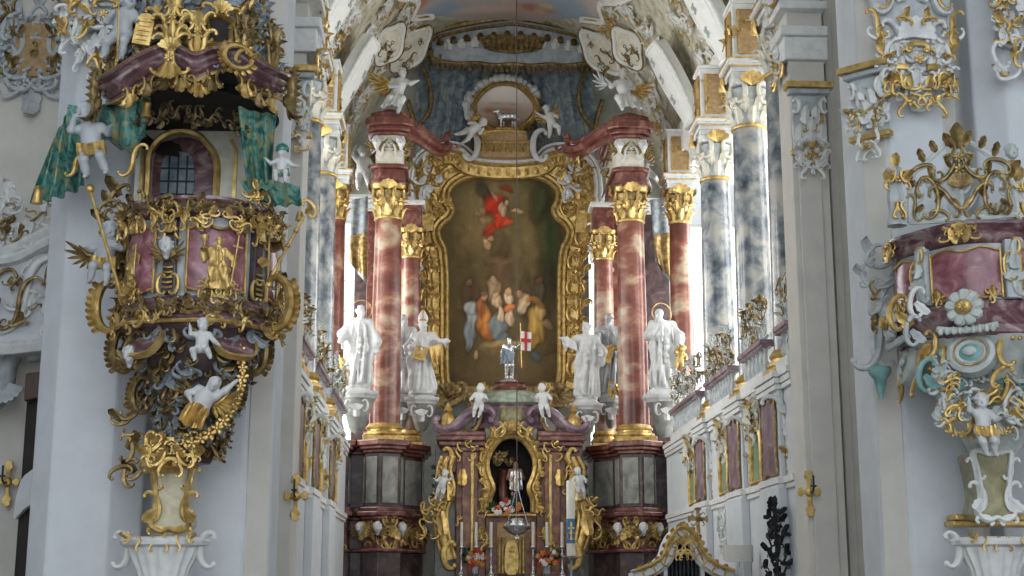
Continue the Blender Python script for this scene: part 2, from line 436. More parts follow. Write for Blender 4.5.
# ---------------------------------------------------------------- carved figures: smooth solids meshed as one surface
def surf(prims, vox, fold=None, cut=None):
    lo = np.full(3, 1e9); hi = np.full(3, -1e9)
    for p in prims:
        if p[0] == 'c':
            r = max(p[3], p[4])
            for q in (p[1], p[2]):
                lo = np.minimum(lo, np.array(q) - r); hi = np.maximum(hi, np.array(q) + r)
        elif p[0] == 'e':
            r = max(p[2]); lo = np.minimum(lo, np.array(p[1]) - r); hi = np.maximum(hi, np.array(p[1]) + r)
    lo -= 3 * vox; hi += 3 * vox
    n = np.ceil((hi - lo) / vox).astype(int) + 1
    X = [lo[i] + vox * np.arange(n[i]) for i in range(3)]
    D = np.full(n, 1e3)
    for p in prims:
        k = p[-1]
        if p[0] == 'c':
            a, b = np.array(p[1], float), np.array(p[2], float); rm = max(p[3], p[4]) + k + 3 * vox
            l, h = np.minimum(a, b) - rm, np.maximum(a, b) + rm
        else:
            a = np.array(p[1], float); rm = (max(p[2]) if p[0] == 'e' else p[2]) + k + 3 * vox
            l, h = a - rm, a + rm
        i0 = np.clip(np.floor((l - lo) / vox).astype(int), 0, n - 1); i1 = np.clip(np.ceil((h - lo) / vox).astype(int) + 1, 1, n)
        if np.any(i1 <= i0): continue
        sl = tuple(slice(i0[j], i1[j]) for j in range(3))
        x = X[0][sl[0]][:, None, None]; y = X[1][sl[1]][None, :, None]; z = X[2][sl[2]][None, None, :]
        if p[0] == 'c':
            ab = b - a; L = ab @ ab + 1e-12
            t = np.clip(((x - a[0]) * ab[0] + (y - a[1]) * ab[1] + (z - a[2]) * ab[2]) / L, 0, 1)
            d = np.sqrt((x - a[0] - t * ab[0]) ** 2 + (y - a[1] - t * ab[1]) ** 2 + (z - a[2] - t * ab[2]) ** 2) - (p[3] + t * (p[4] - p[3]))
        elif p[0] == 'e':
            R = p[2]; q = np.sqrt(((x - a[0]) / R[0]) ** 2 + ((y - a[1]) / R[1]) ** 2 + ((z - a[2]) / R[2]) ** 2)
            d = (q - 1) * min(R)
        else:
            d = np.sqrt((x - a[0]) ** 2 + (y - a[1]) ** 2 + (z - a[2]) ** 2) - p[2]
        c = D[sl]
        if p[0] == 's':
            d = -d; hh = np.maximum(k - np.abs(c - d), 0) / k
            D[sl] = np.maximum(c, d) + hh * hh * k / 4
        else:
            hh = np.maximum(k - np.abs(c - d), 0) / k
            D[sl] = np.minimum(c, d) - hh * hh * k / 4
    if fold is not None:
        D = D + fold(X[0][:, None, None], X[1][None, :, None], X[2][None, None, :])
    if cut is not None: D = np.maximum(D, cut - X[2][None, None, :])
    ins = D < 0
    S = np.zeros((n[0] - 1, n[1] - 1, n[2] - 1, 3)); C = np.zeros(S.shape[:3])
    quads = []
    for ax in range(3):
        s0 = [slice(None)] * 3; s1 = [slice(None)] * 3
        s0[ax] = slice(0, -1); s1[ax] = slice(1, None)
        A, B = D[tuple(s0)], D[tuple(s1)]
        cr = ins[tuple(s0)] != ins[tuple(s1)]
        I = np.argwhere(cr)
        if not len(I): continue
        a = A[cr]; b = B[cr]; t = a / (a - b)
        pos = I.astype(float); pos[:, ax] += t
        o1, o2 = [i for i in range(3) if i != ax]
        cells = []
        for d1, d2 in ((1, 1), (0, 1), (0, 0), (1, 0)):
            c = I.copy(); c[:, o1] -= d1; c[:, o2] -= d2
            cells.append(c)
            np.add.at(S, (c[:, 0], c[:, 1], c[:, 2]), pos); np.add.at(C, (c[:, 0], c[:, 1], c[:, 2]), 1)
        quads.append((cells, a < 0, ax))
    idx = -np.ones(C.shape, int); used = C > 0
    idx[used] = np.arange(used.sum())
    V = S[used] / C[used][:, None] * vox + lo
    F = []
    for cells, neg, ax in quads:
        q = np.stack([idx[c[:, 0], c[:, 1], c[:, 2]] for c in cells], 1)
        fl = neg if ax != 1 else ~neg
        q[~fl] = q[~fl][:, ::-1]
        F.append(q)
    return V, np.vstack(F)
def V3(*a): return np.array(a, float)
def nrm(v): v = np.asarray(v, float); return v / (np.linalg.norm(v) + 1e-9)
def hand(w, d, s, side=1, curl=.4):
    """palm, four unequal fingers and a thumb leaving its side"""
    d = nrm(d); up = V3(0, 0, 1) if abs(d[2]) < .8 else V3(0, -1, 0)
    n = nrm(np.cross(d, up)) * side; b = nrm(np.cross(n, d))
    P = [('c', w, w + d * .055 * s, .024 * s, .030 * s, .02 * s), ('c', w + d * .03 * s - n * .015 * s, w + d * .07 * s + n * .02 * s, .022 * s, .022 * s, .015 * s)]
    for o, L in ((-.027, .062), (-.009, .075), (.009, .07), (.027, .055)):
        a = w + d * .075 * s + n * o * s
        k = a + nrm(d + n * o * 4) * L * .55 * s
        e = k + nrm(d - b * curl * 1.6 + n * o * 3) * L * .5 * s
        P += [('c', a, k, .0105 * s, .0095 * s, .004 * s), ('c', k, e, .0095 * s, .008 * s, .004 * s)]
    a = w + d * .02 * s - n * .03 * s
    P.append(('c', a, a + nrm(d * .7 - n * .7) * .055 * s, .013 * s, .010 * s, .008 * s))
    return P
def head(c, s, yaw=0, tilt=0, beard=0, hair=1, child=False):
    """s = head height; faces -Y, turned by yaw (positive to +X)"""
    cy, sy = math.cos(yaw), math.sin(yaw); ct, st_ = math.cos(tilt), math.sin(tilt)
    def q(x, y, z):
        y, z = y * ct - z * st_, y * st_ + z * ct
        return c + s * V3(x * cy - y * sy, x * sy + y * cy, z)
    w = 1.08 if child else 1.0
    P = [('e', q(0, .04, .08), (.36 * w * s, .40 * s, .40 * s), .05 * s), ('e', q(0, -.10, -.16), (.27 * w * s, .27 * s, .30 * s), .14 * s),
         ('c', q(0, -.30, -.34), q(0, -.26, -.40), .10 * s, .08 * s, .10 * s),
         ('c', q(0, -.37, .06), q(0, -.485, -.12), .05 * s, .075 * s, .04 * s),
         ('c', q(-.22, -.30, .12), q(.22, -.30, .12), .06 * s, .06 * s, .06 * s),
         ('s', q(-.155, -.46, .02), .115 * s, .05 * s), ('s', q(.155, -.46, .02), .115 * s, .05 * s),
         ('e', q(-.15, -.30, .01), (.055 * s,) * 3, .015 * s), ('e', q(.15, -.30, .01), (.055 * s,) * 3, .015 * s), ('s', q(-.06, -.44, -.25), .035 * s, .02 * s), ('s', q(.06, -.44, -.25), .035 * s, .02 * s),
         ('c', q(-.09, -.375, -.225), q(.09, -.375, -.225), .036 * s, .036 * s, .03 * s), ('c', q(-.07, -.365, -.275), q(.07, -.365, -.275), .036 * s, .036 * s, .02 * s),
         ('c', q(-.36 * w, .02, .05), q(-.36 * w, .02, -.10), .06 * s, .05 * s, .03 * s), ('c', q(.36 * w, .02, .05), q(.36 * w, .02, -.10), .06 * s, .05 * s, .03 * s)]
    if child:
        P += [('e', q(-.18, -.26, -.18), (.13 * s,) * 3, .08 * s), ('e', q(.18, -.26, -.18), (.13 * s,) * 3, .08 * s)]
    if hair:
        rg = random.Random(int(abs(c[0]) * 977 + abs(c[2]) * 331))
        for i in range(26):
            a = rg.uniform(0, 2 * PI); e = rg.uniform(.05, 1.0)
            x, y, z = math.cos(a) * math.cos(e * 1.5), math.sin(a) * math.cos(e * 1.5), math.sin(e * 1.5)
            if y < -.35 and z < .62: continue
            P.append(('e', q(x * .38 * w, .05 + y * .42, .08 + z * .42), (rg.uniform(.09, .14) * s,) * 3, .04 * s))
        if hair > 1:
            for sx in (-1, 1): P.append(('c', q(sx * .34, .12, .05), q(sx * .36, .16, -.55), .13 * s, .09 * s, .06 * s))
            P.append(('c', q(0, .32, .1), q(0, .34, -.6), .22 * s, .16 * s, .06 * s))
    if beard:
        P += [('c', q(0, -.28, -.34), q(0, -.36, -.40 - .30 * beard), .19 * s, .07 * s, .08 * s), ('c', q(-.2, -.2, -.2), q(0, -.3, -.4), .1 * s, .12 * s, .06 * s), ('c', q(.2, -.2, -.2), q(0, -.3, -.4), .1 * s, .12 * s, .06 * s)]
    return P
def limb(a, b, c, r0, r1, r2, k):
    return [('c', a, b, r0, r1, k), ('c', b, c, r1 * 1.02, r2, k)]
PUT = dict(pel=(0, 0, .42), ch=(0, -.01, .62), hd=(0, -.03, .86), sl=(-.125, 0, .68), el=(-.21, -.04, .56), hl=(-.19, -.15, .50), sr=(.125, 0, .68), er=(.21, -.04, .56), hr=(.19, -.15, .50),
           tl=(-.07, 0, .38), kl=(-.085, -.04, .20), fl=(-.08, 0, .03), tr=(.07, 0, .38), kr=(.085, -.04, .20), fr=(.08, 0, .03), yaw=0, tilt=0)
def putto(S, vox, **kw):
    """a plump child figure of standing height S"""
    J = dict(PUT); J.update(kw)
    g = lambda n: np.array(J[n], float) * S
    P = [('e', g('ch'), (.125 * S, .10 * S, .13 * S), .05 * S), ('e', (g('ch') + g('pel')) / 2 + V3(0, -.02 * S, -.01 * S), (.118 * S, .112 * S, .12 * S), .06 * S),
         ('e', g('pel'), (.125 * S, .11 * S, .09 * S), .06 * S), ('c', g('ch') + V3(0, 0, .06 * S), g('hd') - V3(0, 0, .06 * S), .055 * S, .05 * S, .05 * S),
         ('c', g('sl'), g('sr'), .058 * S, .058 * S, .05 * S)]
    for a, b, c, sd in (('sl', 'el', 'hl', 1), ('sr', 'er', 'hr', -1)):
        P += limb(g(a), g(b), g(c), .056 * S, .046 * S, .030 * S, .025 * S)
        P += hand(g(c), g(c) - g(b), .62 * S, sd)
    for a, b, c in (('tl', 'kl', 'fl'), ('tr', 'kr', 'fr')):
        P += limb(g(a), g(b), g(c), .085 * S, .058 * S, .034 * S, .03 * S)
        P.append(('e', g(b) * .45 + g(c) * .55 + V3(0, .012 * S, 0), (.05 * S,) * 3, .04 * S))
        sh = nrm(g(c) - g(b)); t = V3(0, -1, 0) - sh * (V3(0, -1, 0) @ sh) * .8
        ft = np.array(J.get('t' + c[1] + '_', nrm(t + V3(0, 0, -.15)))) * .085 * S
        P.append(('c', g(c), g(c) + ft, .032 * S, .026 * S, .025 * S))
        nn = nrm(np.cross(ft, sh))
        for o in (-.018, -.006, .006, .018): P.append(('c', g(c) + ft + nn * o * S, g(c) + ft * 1.28 + nn * o * S * 1.2, .010 * S, .009 * S, .006 * S))
    P += head(g('hd') + V3(0, 0, .0), .255 * S, J['yaw'], J['tilt'], child=True)
    return surf(P, vox)
ADU = dict(pel=(0, 0, .53), ch=(0, -.005, .71), hd=(0, -.02, .925), sl=(-.115, 0, .80), el=(-.175, -.01, .64), hl=(-.12, -.13, .57), sr=(.115, 0, .80), er=(.175, -.01, .64), hr=(.12, -.13, .57),
           kl=(-.06, -.05, .28), fl=(-.08, -.02, .03), kr=(.06, -.03, .28), fr=(.08, .0, .03), yaw=0, tilt=0, beard=0, hair=1, nf=9, robe=1, sway=0, seed=0, hs=.146)
def saint(S, vox, **kw):
    """a robed adult of height S; folds run down the gown, a mantle crosses the body"""
    J = dict(ADU); J.update(kw)
    g = lambda n: np.array(J[n], float) * S
    sw = J['sway'] * S
    P = [('e', g('ch'), (.118 * S, .082 * S, .12 * S), .05 * S), ('e', g('pel') + V3(sw, 0, 0), (.112 * S, .088 * S, .11 * S), .06 * S),
         ('c', g('ch'), g('pel') + V3(sw, 0, 0), .10 * S, .10 * S, .05 * S),
         ('c', g('ch') + V3(0, 0, .07 * S), g('hd') - V3(0, 0, .05 * S), .042 * S, .036 * S, .03 * S), ('c', g('sl'), g('sr'), .05 * S, .05 * S, .05 * S)]
    lower = []
    for a, b in (('kl', 'fl'), ('kr', 'fr')):
        hip = g('pel') + V3((-1 if a[1] == 'l' else 1) * .055 * S + sw, 0, -.03 * S)
        P += limb(hip, g(a), g(b), .075 * S, .058 * S, .034 * S, .04 * S)
        P.append(('c', g(b), g(b) + V3((-.012 if a[1] == 'l' else .012), -.075, -.012) * S, .026 * S, .02 * S, .02 * S))
    if J['robe']:
        cf = (g('fl') + g('fr')) / 2
        P.append(('c', g('pel') + V3(sw, .0, -.02 * S), cf + V3(0, .02 * S, .03 * S), .105 * S, .155 * S * J['robe'], .05 * S))
        m1 = g('sl' if J['seed'] % 2 else 'sr'); m2 = g('pel') + V3((.12 if J['seed'] % 2 else -.12) * S + sw, -.05 * S, -.06 * S)
        P.append(('c', m1, m2, .055 * S, .065 * S, .03 * S))
        P.append(('c', m2, cf + V3((.10 if J['seed'] % 2 else -.10) * S, -.03 * S, .16 * S), .06 * S, .035 * S, .03 * S))
        P.append(('c', g('pel') + V3(-.1 * S, -.05 * S, .02 * S), g('pel') + V3(.1 * S, -.05 * S, -.03 * S), .05 * S, .05 * S, .03 * S))
        rg = random.Random(J['seed'] * 7 + 3); q = 1 if J['seed'] % 2 else -1; pl_ = g('pel') + V3(sw, 0, 0); W_ = J['robe']
        for i in range(4):      # swags of the mantle across the body
            z = .10 - .085 * i; a_ = pl_ + V3(-q * .115, -.02, z + .07) * S; b_ = pl_ + V3(q * .13, -.03, z - .06) * S; m_ = pl_ + V3(q * .02, -.125, z - .05) * S
            P += [('c', a_, m_, .020 * S, .026 * S, .012 * S), ('c', m_, b_, .026 * S, .018 * S, .012 * S)]
        for i in range(7):      # hanging pleats of the gown
            t_ = -1.25 + 2.5 * i / 6; x_, y_ = math.sin(t_), -math.cos(t_)
            a_ = pl_ + V3(x_ * .10 * W_, y_ * .10, -.10 - .05 * rg.random()) * S; b_ = cf + V3(x_ * .165 * W_, y_ * .155 + .02, .03) * S
            m_ = (a_ + b_) / 2 + V3(rg.uniform(-.03, .03), y_ * .012, 0) * S
            P += [('c', a_, m_, .016 * S, .026 * S, .012 * S), ('c', m_, b_, .026 * S, .024 * S, .012 * S)]
        for i in range(3):      # folds over the chest
            P.append(('c', g('sl') * (.85 - .2 * i) + g('sr') * (.15 + .2 * i) + V3(0, -.05, .01) * S, g('ch') + V3(q * (.06 - .05 * i), -.085, -.08) * S, .020 * S, .015 * S, .012 * S))
    for a, b, c, sd in (('sl', 'el', 'hl', 1), ('sr', 'er', 'hr', -1)):
        P += limb(g(a), g(b), g(c), .047 * S, .042 * S, .027 * S, .03 * S)
        if J['robe']:
            P.append(('c', g(b), g(b) * .4 + g(c) * .6, .044 * S, .054 * S, .02 * S))
            h = g(b) * .45 + g(c) * .55
            P.append(('c', h, h + V3(0, .02, -.14) * S, .048 * S, .018 * S, .02 * S))
        P += hand(g(c), g(c) - g(b), .56 * S, sd)
    P += head(g('hd'), J['hs'] * S, J['yaw'], J['tilt'], J['beard'], J['hair'])
    ph = J['seed'] * 1.7
    cx, cyy = float(g('pel')[0] + sw), float(g('pel')[1])
    def fold(x, y, z):
        th = np.arctan2(x - cx, -(y - cyy)); zz = z / S
        w = np.clip((.80 - zz) / .10, 0, 1) * np.clip((zz - .015) / .06, 0, 1)
        return w * S * (.0165 * np.sin(J['nf'] * th + ph + 2.2 * np.sin(5 * zz + ph)) + .008 * np.sin((J['nf'] * 2 + 1) * th - 9 * zz + ph) + .0065 * np.sin(30 * zz + 3 * th + ph) * (zz > .42))
    return surf(P, vox, fold if J['robe'] else None, .002 if J['robe'] else None)
def cherub(name, c, S, mat, parent, yaw=0, ws=None):
    """child's head between two small wings"""
    b = MB(); P = head(V3(0, 0, 0), S, yaw=yaw, child=True) + [('c', (0, .02 * S, -.40 * S), (0, .08 * S, -.62 * S), .20 * S, .16 * S, .15 * S)]
    b.M = fr(c); b.add(*surf(P, S / 15)); o = b.build(name, mat, parent, auto=75)
    b = MB()
    for q in (-1, 1): b.M = fr(V3(*c) + V3(q * .12 * S, .18 * S, -.48 * S)) @ ry(q * .55) @ sc((ws or 1.15) * S); wing(b, 1, q, 5, 2)
    b.build('wing', M['oldgold'] if mat is not M['gold'] else mat, o)
    return o
def put(vf, name, mat, parent=None, M=None):
    mb = MB()
    if M is not None: mb.M = M
    mb.add(*vf)
    return mb.build(name, mat, parent, auto=75)
def wing(mb, L, side=1, n=7, rows=3):
    """feathered wing rising from the origin, spreading to +x*side"""
    S = mb.M
    for r in range(rows):
        for i in range(n):
            t = i / (n - 1)
            a = side * (.15 + 1.75 * t) + r * .08 * side
            l = L * (1 - .42 * t) * (1 - .27 * r)
            mb.M = S @ tr(side * L * .10 * (1 - t), -.035 * L * r - .012 * L * i / n, L * .12 * (1 - t))
            mb.leaf(l, L * .17, .12, 1, ang=a, thick=.12, nu=6)
    mb.M = S @ tr(0, -.02 * L, 0)
    mb.tube([(0, 0, -.02 * L), (side * .12 * L, -.06 * L, .14 * L), (side * .10 * L, -.05 * L, .38 * L), (side * .06 * L, 0, .62 * L)], [.09 * L, .10 * L, .07 * L, .02 * L], 8)
    mb.M = S
    return mb
def sheet(mb, A, B, nu=26, nv=12, amp=.03, waves=5, out=(0, -1, 0), thick=.02, sag=0.0, ph=0):
    """hanging cloth between an upper line A and a lower line B (polylines), folded along its length"""
    A = resample(A, nu); B = resample(B, nu); o = np.array(out, float)
    V = np.zeros((nu, nv, 3))
    for j in range(nv):
        t = j / (nv - 1)
        w = amp * (.45 + .75 * t) * np.sin(np.linspace(0, 2 * PI * waves, nu) + ph + .8 * math.sin(3 * t))
        V[:, j] = A * (1 - t) + B * t + w[:, None] * o + np.array([0, 0, -1.0]) * (sag * math.sin(PI * t)) + o * sag * .6 * math.sin(PI * t)
    W = V - o * thick
    mb.grid(V); mb.grid(W[::-1])
    ring = lambda Q: np.concatenate([Q[:, 0], Q[-1, 1:], Q[::-1, -1][1:], Q[0, ::-1][1:-1]])
    a, b = ring(V), ring(W); n = len(a)
    mb.add(np.vstack([a, b]), [(i, i + n, (i + 1) % n + n, (i + 1) % n) for i in range(n)])
    return mb
# ---------------------------------------------------------------- columns
def capital_parts(root, c, z0, z1, R, leafmat, bellmat, abmat, sx=1, sy=1, sq=False, n=8, vol=4):
    """Composite capital between z0 and z1: bell, two rows of acanthus, corner volutes, hollow-sided abacus"""
    h = z1 - z0
    b = MB(); b.lathe([(R * .98, 0), (R * 1.0, h * .1), (R * 1.02, h * .5), (R * 1.18, h * .82)], 24, (c[0], c[1], z0), sx, sy)
    bo = b.build('capital', bellmat, root); root = bo
    a = MB(); a.lathe([(R * 1.0, -h * .02), (R * 1.1, 0), (R * 1.12, h * .03), (R * 1.1, h * .06), (R * 1.0, h * .08)], 24, (c[0], c[1], z0), sx, sy)
    a.build('astragal', M['gold'], root)
    l = MB()
    for row, (zz, L, k) in enumerate(((.06, .42, 0), (.30, .42, .5))):
        for i in range(n):
            p = 2 * PI * (i + k) / n
            l.M = polar((0, 0), 1, p); l.M[0, 3] = c[0] + sx * R * 1.02 * math.sin(p); l.M[1, 3] = c[1] - sy * R * 1.02 * math.cos(p); l.M[2, 3] = z0 + zz * h
            l.leaf(h * L, R * .62, .75, 3)
    l.build('acanthus_leaves', leafmat, root)
    v = MB()
    for i in range(4):
        p = PI / 4 + i * PI / 2
        for s in (-1, 1):
            v.M = polar((0, 0), 1, p + s * .30); v.M[0, 3] = c[0] + sx * R * 1.22 * math.sin(p + s * .22); v.M[1, 3] = c[1] - sy * R * 1.22 * math.cos(p + s * .22); v.M[2, 3] = z0 + h * .73
            v.scroll(h * .46, h * .055, 'C', ang=0, m=22, n=6, flip=s > 0, turns=1.1, lift=h * .06)
        v.M = np.eye(4)
    v.build('volute', leafmat, root)
    ab = MB(); pl = []
    for i in range(48):
        p = 2 * PI * i / 48
        rr = R * (1.36 + .22 * abs(math.cos(2 * (p))) ** 3 if False else 1.30 + .30 * abs(math.sin(2 * p)) ** 2.5)
        pl.append((sx * rr * math.sin(p), -sy * rr * math.cos(p)))
    V = np.array([[(c[0] + x * k, c[1] + y * k, z0 + h * q) for k, q in ((.9, .86), (.97, .90), (1, .95), (1, 1.0))] for x, y in pl])
    ab.grid(V, cu=True); ab.add(V[:, -1], [tuple(range(48))]); ab.add(V[:, 0], [tuple(range(47, -1, -1))])
    ab.build('abacus', abmat, root)
    for i in range(4):
        p = i * PI / 2; fl = MB()
        fl.M = polar((0, 0), 1, p); fl.M[0, 3] = c[0] + sx * R * 1.34 * math.sin(p); fl.M[1, 3] = c[1] - sy * R * 1.34 * math.cos(p); fl.M[2, 3] = z0 + h * .82
        fl.shell(h * .26, ribs=5); fl.build('fleuron', M['gold'], root)
def column(name, label, c, z0, zc, z1, R, shaftmat, leafmat, bellmat, group, base=.28, top=None):
    root = thing(name, label, 'column', (c[0], c[1], z0), group, kind='thing')
    b = MB()
    b.bx(c[0] - R * 1.32, c[0] + R * 1.32, c[1] - R * 1.32, c[1] + R * 1.32, z0, z0 + base * .28)
    b.build('plinth', M['gold'] if base > .3 else M['stucco'], root, bevel=.01)
    b = MB()
    b.lathe([(R * 1.3, base * .285), (R * 1.36, base * .38), (R * 1.3, base * .5), (R * 1.13, base * .56), (R * 1.1, base * .66), (R * 1.2, base * .72), (R * 1.22, base * .8), (R * 1.12, base * .88), (R * 1.03, base)], 32, (c[0], c[1], z0))
    b.build('base', M['gold'], root)
    s = MB(); H = zc - z0 - base
    s.lathe([(R * (1 - .13 * t ** 1.6), base + .001 + H * t) for t in np.linspace(0, 1, 9)], 40, (c[0], c[1], z0))
    s.build('shaft', shaftmat, root)
    capital_parts(root, c, zc, z1, R * .87, leafmat, bellmat, M['gold'] if leafmat is M['gold'] else M['stucco'])
    return root
# ================================================================= THE SETTING
RN = random.Random(7)
SIDE = {1: 'loge side', -1: 'pulpit side'}
def box_struct(name, mat, boxes, bevel=0):
    mb = MB()
    for b in boxes: mb.bx(*b)
    return struct(mb.build(name, mat, None, smooth=False, bevel=bevel))
box_struct('floor', M['floor'], [(-16, 16, -10, 42, -.3, 0)])
YCS = (21.3, 24.0, 27.3)
CX = {1: 3.95, -1: 4.05}
DX = {1: 0.0, -1: .20}
# chancel wall either side of the choir opening, stepped with pilaster strips
for s, nm in ((1, 'right'), (-1, 'left')):
    bs = [(s * 3.62, s * 15, 19.5, 20.0, 0, 19), (s * (3.43 if s > 0 else 3.50), s * 3.95, 18.95, 19.6, 0, 15), (s * 4.10, s * 4.22, 19.40, 19.5, 0, 19), (s * 3.50, s * 3.82, 18.88, 18.95, 0, 8.2),
          (s * 4.75, s * 4.95, 19.38, 19.5, 0, 19), (s * 5.9, s * 6.3, 19.36, 19.5, 0, 19)]
    box_struct('wall_chancel_' + nm, M['beige'], bs, .012)
    # nave outer wall and choir lower wall with stepped pedestals
    lw = [(s * (3.58 + DX[s]), s * 4.4, 20.0, 32.2, 0, 4.85)]
    for yc in YCS:
        lw.append((s * (3.50 + DX[s]), s * (3.58 + DX[s]), yc - .62, yc + .62, 0, 4.84))
        lw.append((s * (3.44 + DX[s]), s * (3.58 + DX[s]), yc - .66, yc + .66, 0, 3.15))
    box_struct('wall_choir_' + nm, M['wall'], lw, .015)
    # gallery floor
    box_struct('floor_gallery_' + nm, M['stucco'], [(s * 4.35, s * 6.9, 20.0, 32.2, 4.6, 4.85)])
    # mouldings along the stepped wall
    mb = MB()
    line = [(s * (3.58 + DX[s]), 20.02, 0)]
    for yc in YCS:
        line += [(s * (3.58 + DX[s]), yc - .63, 0), (s * (3.50 + DX[s]), yc - .62, 0), (s * (3.50 + DX[s]), yc + .62, 0), (s * (3.58 + DX[s]), yc + .63, 0)]
    line += [(s * (3.58 + DX[s]), 32.1, 0)]
    for a, b in zip(line[:-1], line[1:]):
        for zz, d, h in ((3.18, .07, .10), (3.10, .04, .08), (4.58, .05, .07), (4.66, .07, .09), (4.76, .10, .09), (.55, .05, .12)):
            x0, x1 = sorted((a[0], b[0])); 
            if s > 0: mb.bx(x0 - d, max(x1, x0 + .02), a[1] - (d if a[0] > b[0] else 0), b[1] + .0, zz, zz + h)
            else: mb.bx(x0, x1 + d, a[1] - (d if abs(a[0]) > abs(b[0]) else 0), b[1], zz, zz + h)
    struct(mb.build('trim_choir_' + nm, M['stucco'], None, smooth=False, bevel=.012))
# outer walls of the choir ambulatory with tall windows
def wall_with_windows(name, mat, axis, pos, t, a0, a1, z0, z1, wins, out):
    """axis 'x': wall plane x=pos running along y; 'y': plane y=pos running along x"""
    mb = MB()
    def B(u0, u1, w0, w1):
        if axis == 'x': mb.bx(pos, pos + t * out, u0, u1, w0, w1)
        else: mb.bx(u0, u1, pos, pos + t * out, w0, w1)
    u = a0
    for (w0, w1, h0, h1) in wins:
        B(u, w0, z0, z1); B(w0, w1, z0, h0); B(w0, w1, h1, z1); u = w1
    B(u, a1, z0, z1)
    return struct(mb.build(name, mat, None, smooth=False))
NWIN = [0]
def window(axis, pos, u0, u1, h0, h1, power, out, name=None, tint=(1, .985, .95), nx=4, nz=8):
    NWIN[0] += 1
    f = MB()
    t = .05
    def B(a, b, c, d, y0=-.06, y1=.06):
        if axis == 'x': f.bx(pos + y0, pos + y1, a, b, c, d)
        else: f.bx(a, b, pos + y0, pos + y1, c, d)
    B(u0, u0 + .09, h0, h1); B(u1 - .09, u1, h0, h1); B(u0 + .09, u1 - .09, h0, h0 + .09); B(u0 + .09, u1 - .09, h1 - .09, h1)
    for i in range(1, nx):
        x = u0 + (u1 - u0) * i / nx; B(x - .012, x + .012, h0 + .09, h1 - .09, -.02, .02)
    for i in range(1, nz):
        z = h0 + (h1 - h0) * i / nz; B(u0 + .09, u1 - .09, z - .012, z + .012, -.021, .021)
    o = struct(f.build('window_%d' % NWIN[0], M['stucco'], None, smooth=False))
    l = bpy.data.lights.new('daylight', 'AREA'); l.shape = 'RECTANGLE'; l.size = u1 - u0 - .05; l.size_y = h1 - h0 - .05
    l.energy = power * l.size * l.size_y; l.color = tint
    lo = bpy.data.objects.new('daylight', l); COL.objects.link(lo)
    c = (u0 + u1) / 2, (h0 + h1) / 2
    if axis == 'x':
        lo.location = (pos + out * .25, c[0], c[1]); lo.rotation_euler = (PI / 2, 0, PI / 2 * (1 if out > 0 else -1))
    else:
        lo.location = (c[0], pos + out * .25, c[1]); lo.rotation_euler = (PI / 2, 0, PI if out < 0 else 0)
        if out > 0: lo.rotation_euler = (-PI / 2, 0, 0)
    return o
SW = [(21.0, 23.2, 5.6, 11.2), (24.6, 26.8, 5.6, 11.2), (28.2, 30.4, 5.6, 11.2), (31.8, 34.6, 5.6, 11.2)]
for s, nm, pw in ((1, 'right', 16), (-1, 'left', 20)):
    wall_with_windows('wall_ambulatory_' + nm, M['wall'], 'x', s * 6.9, .5, 20.0, 38.5, 0, 13, SW, s)
    for a, b, c, d in SW: window('x', s * 7.0, a, b, c, d, pw * (2.0 if a > 31 else 1), s)
BW = [(2.35, 3.1, 4.9, 11.0), (3.3, 4.75, 4.9, 11.8), (4.95, 6.75, 4.9, 11.8)]
wins = [(-b, -a, c, d) for a, b, c, d in BW[::-1]] + BW
wall_with_windows('wall_apse', M['wall'], 'y', 38.5, .5, -7.4, 7.4, 0, 13, wins, 1)
for a, b, c, d in wins: window('y', 38.6, a, b, c, d, 16 if a > 0 else 6, 1)
# ---------------------------------------------------------------- vault
PROF = [(4.50, 11.9), (4.42, 12.5), (4.22, 13.3), (3.86, 14.2), (3.36, 15.1), (2.86, 15.85), (2.4, 16.3), (1.6, 16.78), (.8, 16.96), (0, 17.0)]
_pr = np.array(spline([(x, z) for x, z in PROF] , 5))
_pr = np.vstack([_pr, np.c_[-_pr[::-1, 0], _pr[::-1, 1]][1:]])
def vz(x):
    k = _pr[:len(_pr) // 2 + 1]
    return float(np.interp(abs(x), k[::-1, 0], k[::-1, 1]))
def vnorm(x):
    e = .05; d = (vz(x + e) - vz(x - e)) / (2 * e)
    return nrm(V3(d, 0, -1))          # points down into the choir
mb = MB()
Ys = np.linspace(19.6, 37.6, 37)
V = np.array([[(x, y, z) for x, z in _pr] for y in Ys])
mb.grid(V[::-1]); V2 = V + (0, 0, .35); mb.grid(V2)
struct(mb.build('ceiling', M['vault'], None))
# apse wall closing the vault above and behind the altarpiece
pts = [(2.34, 0), (2.34, 12.2), (4.4, 12.2)] + [(x, z) for x, z in _pr[5:len(_pr) // 2 + 1]]
pts = pts + [(-x, z) for x, z in pts[::-1]][1:]
mb = MB(); mb.slab(pts, 37.2, 37.5)
struct(mb.build('wall_altar', M['apse'], None, smooth=False))
# chancel arch above the opening: gilt stucco soffit
mb = MB()
for k, (y0, y1, dz) in enumerate(((18.95, 20.0, .0),)):
    xs = np.linspace(0, PI, 33)
    A = np.array([(3.42 * math.cos(a), 12.2 + 3.6 * math.sin(a)) for a in xs])
    B = np.array([(5.2 * math.cos(a), 12.2 + 6 * math.sin(a)) for a in xs])
    V = np.array([[(a[0], y0, a[1]), (a[0], y1, a[1]), (b[0], y1, b[1]), (b[0], y0, b[1])] for a, b in zip(A, B)])
    mb.grid(V, cv=True)
struct(mb.build('wall_chancel_arch', M['stucco'], None))
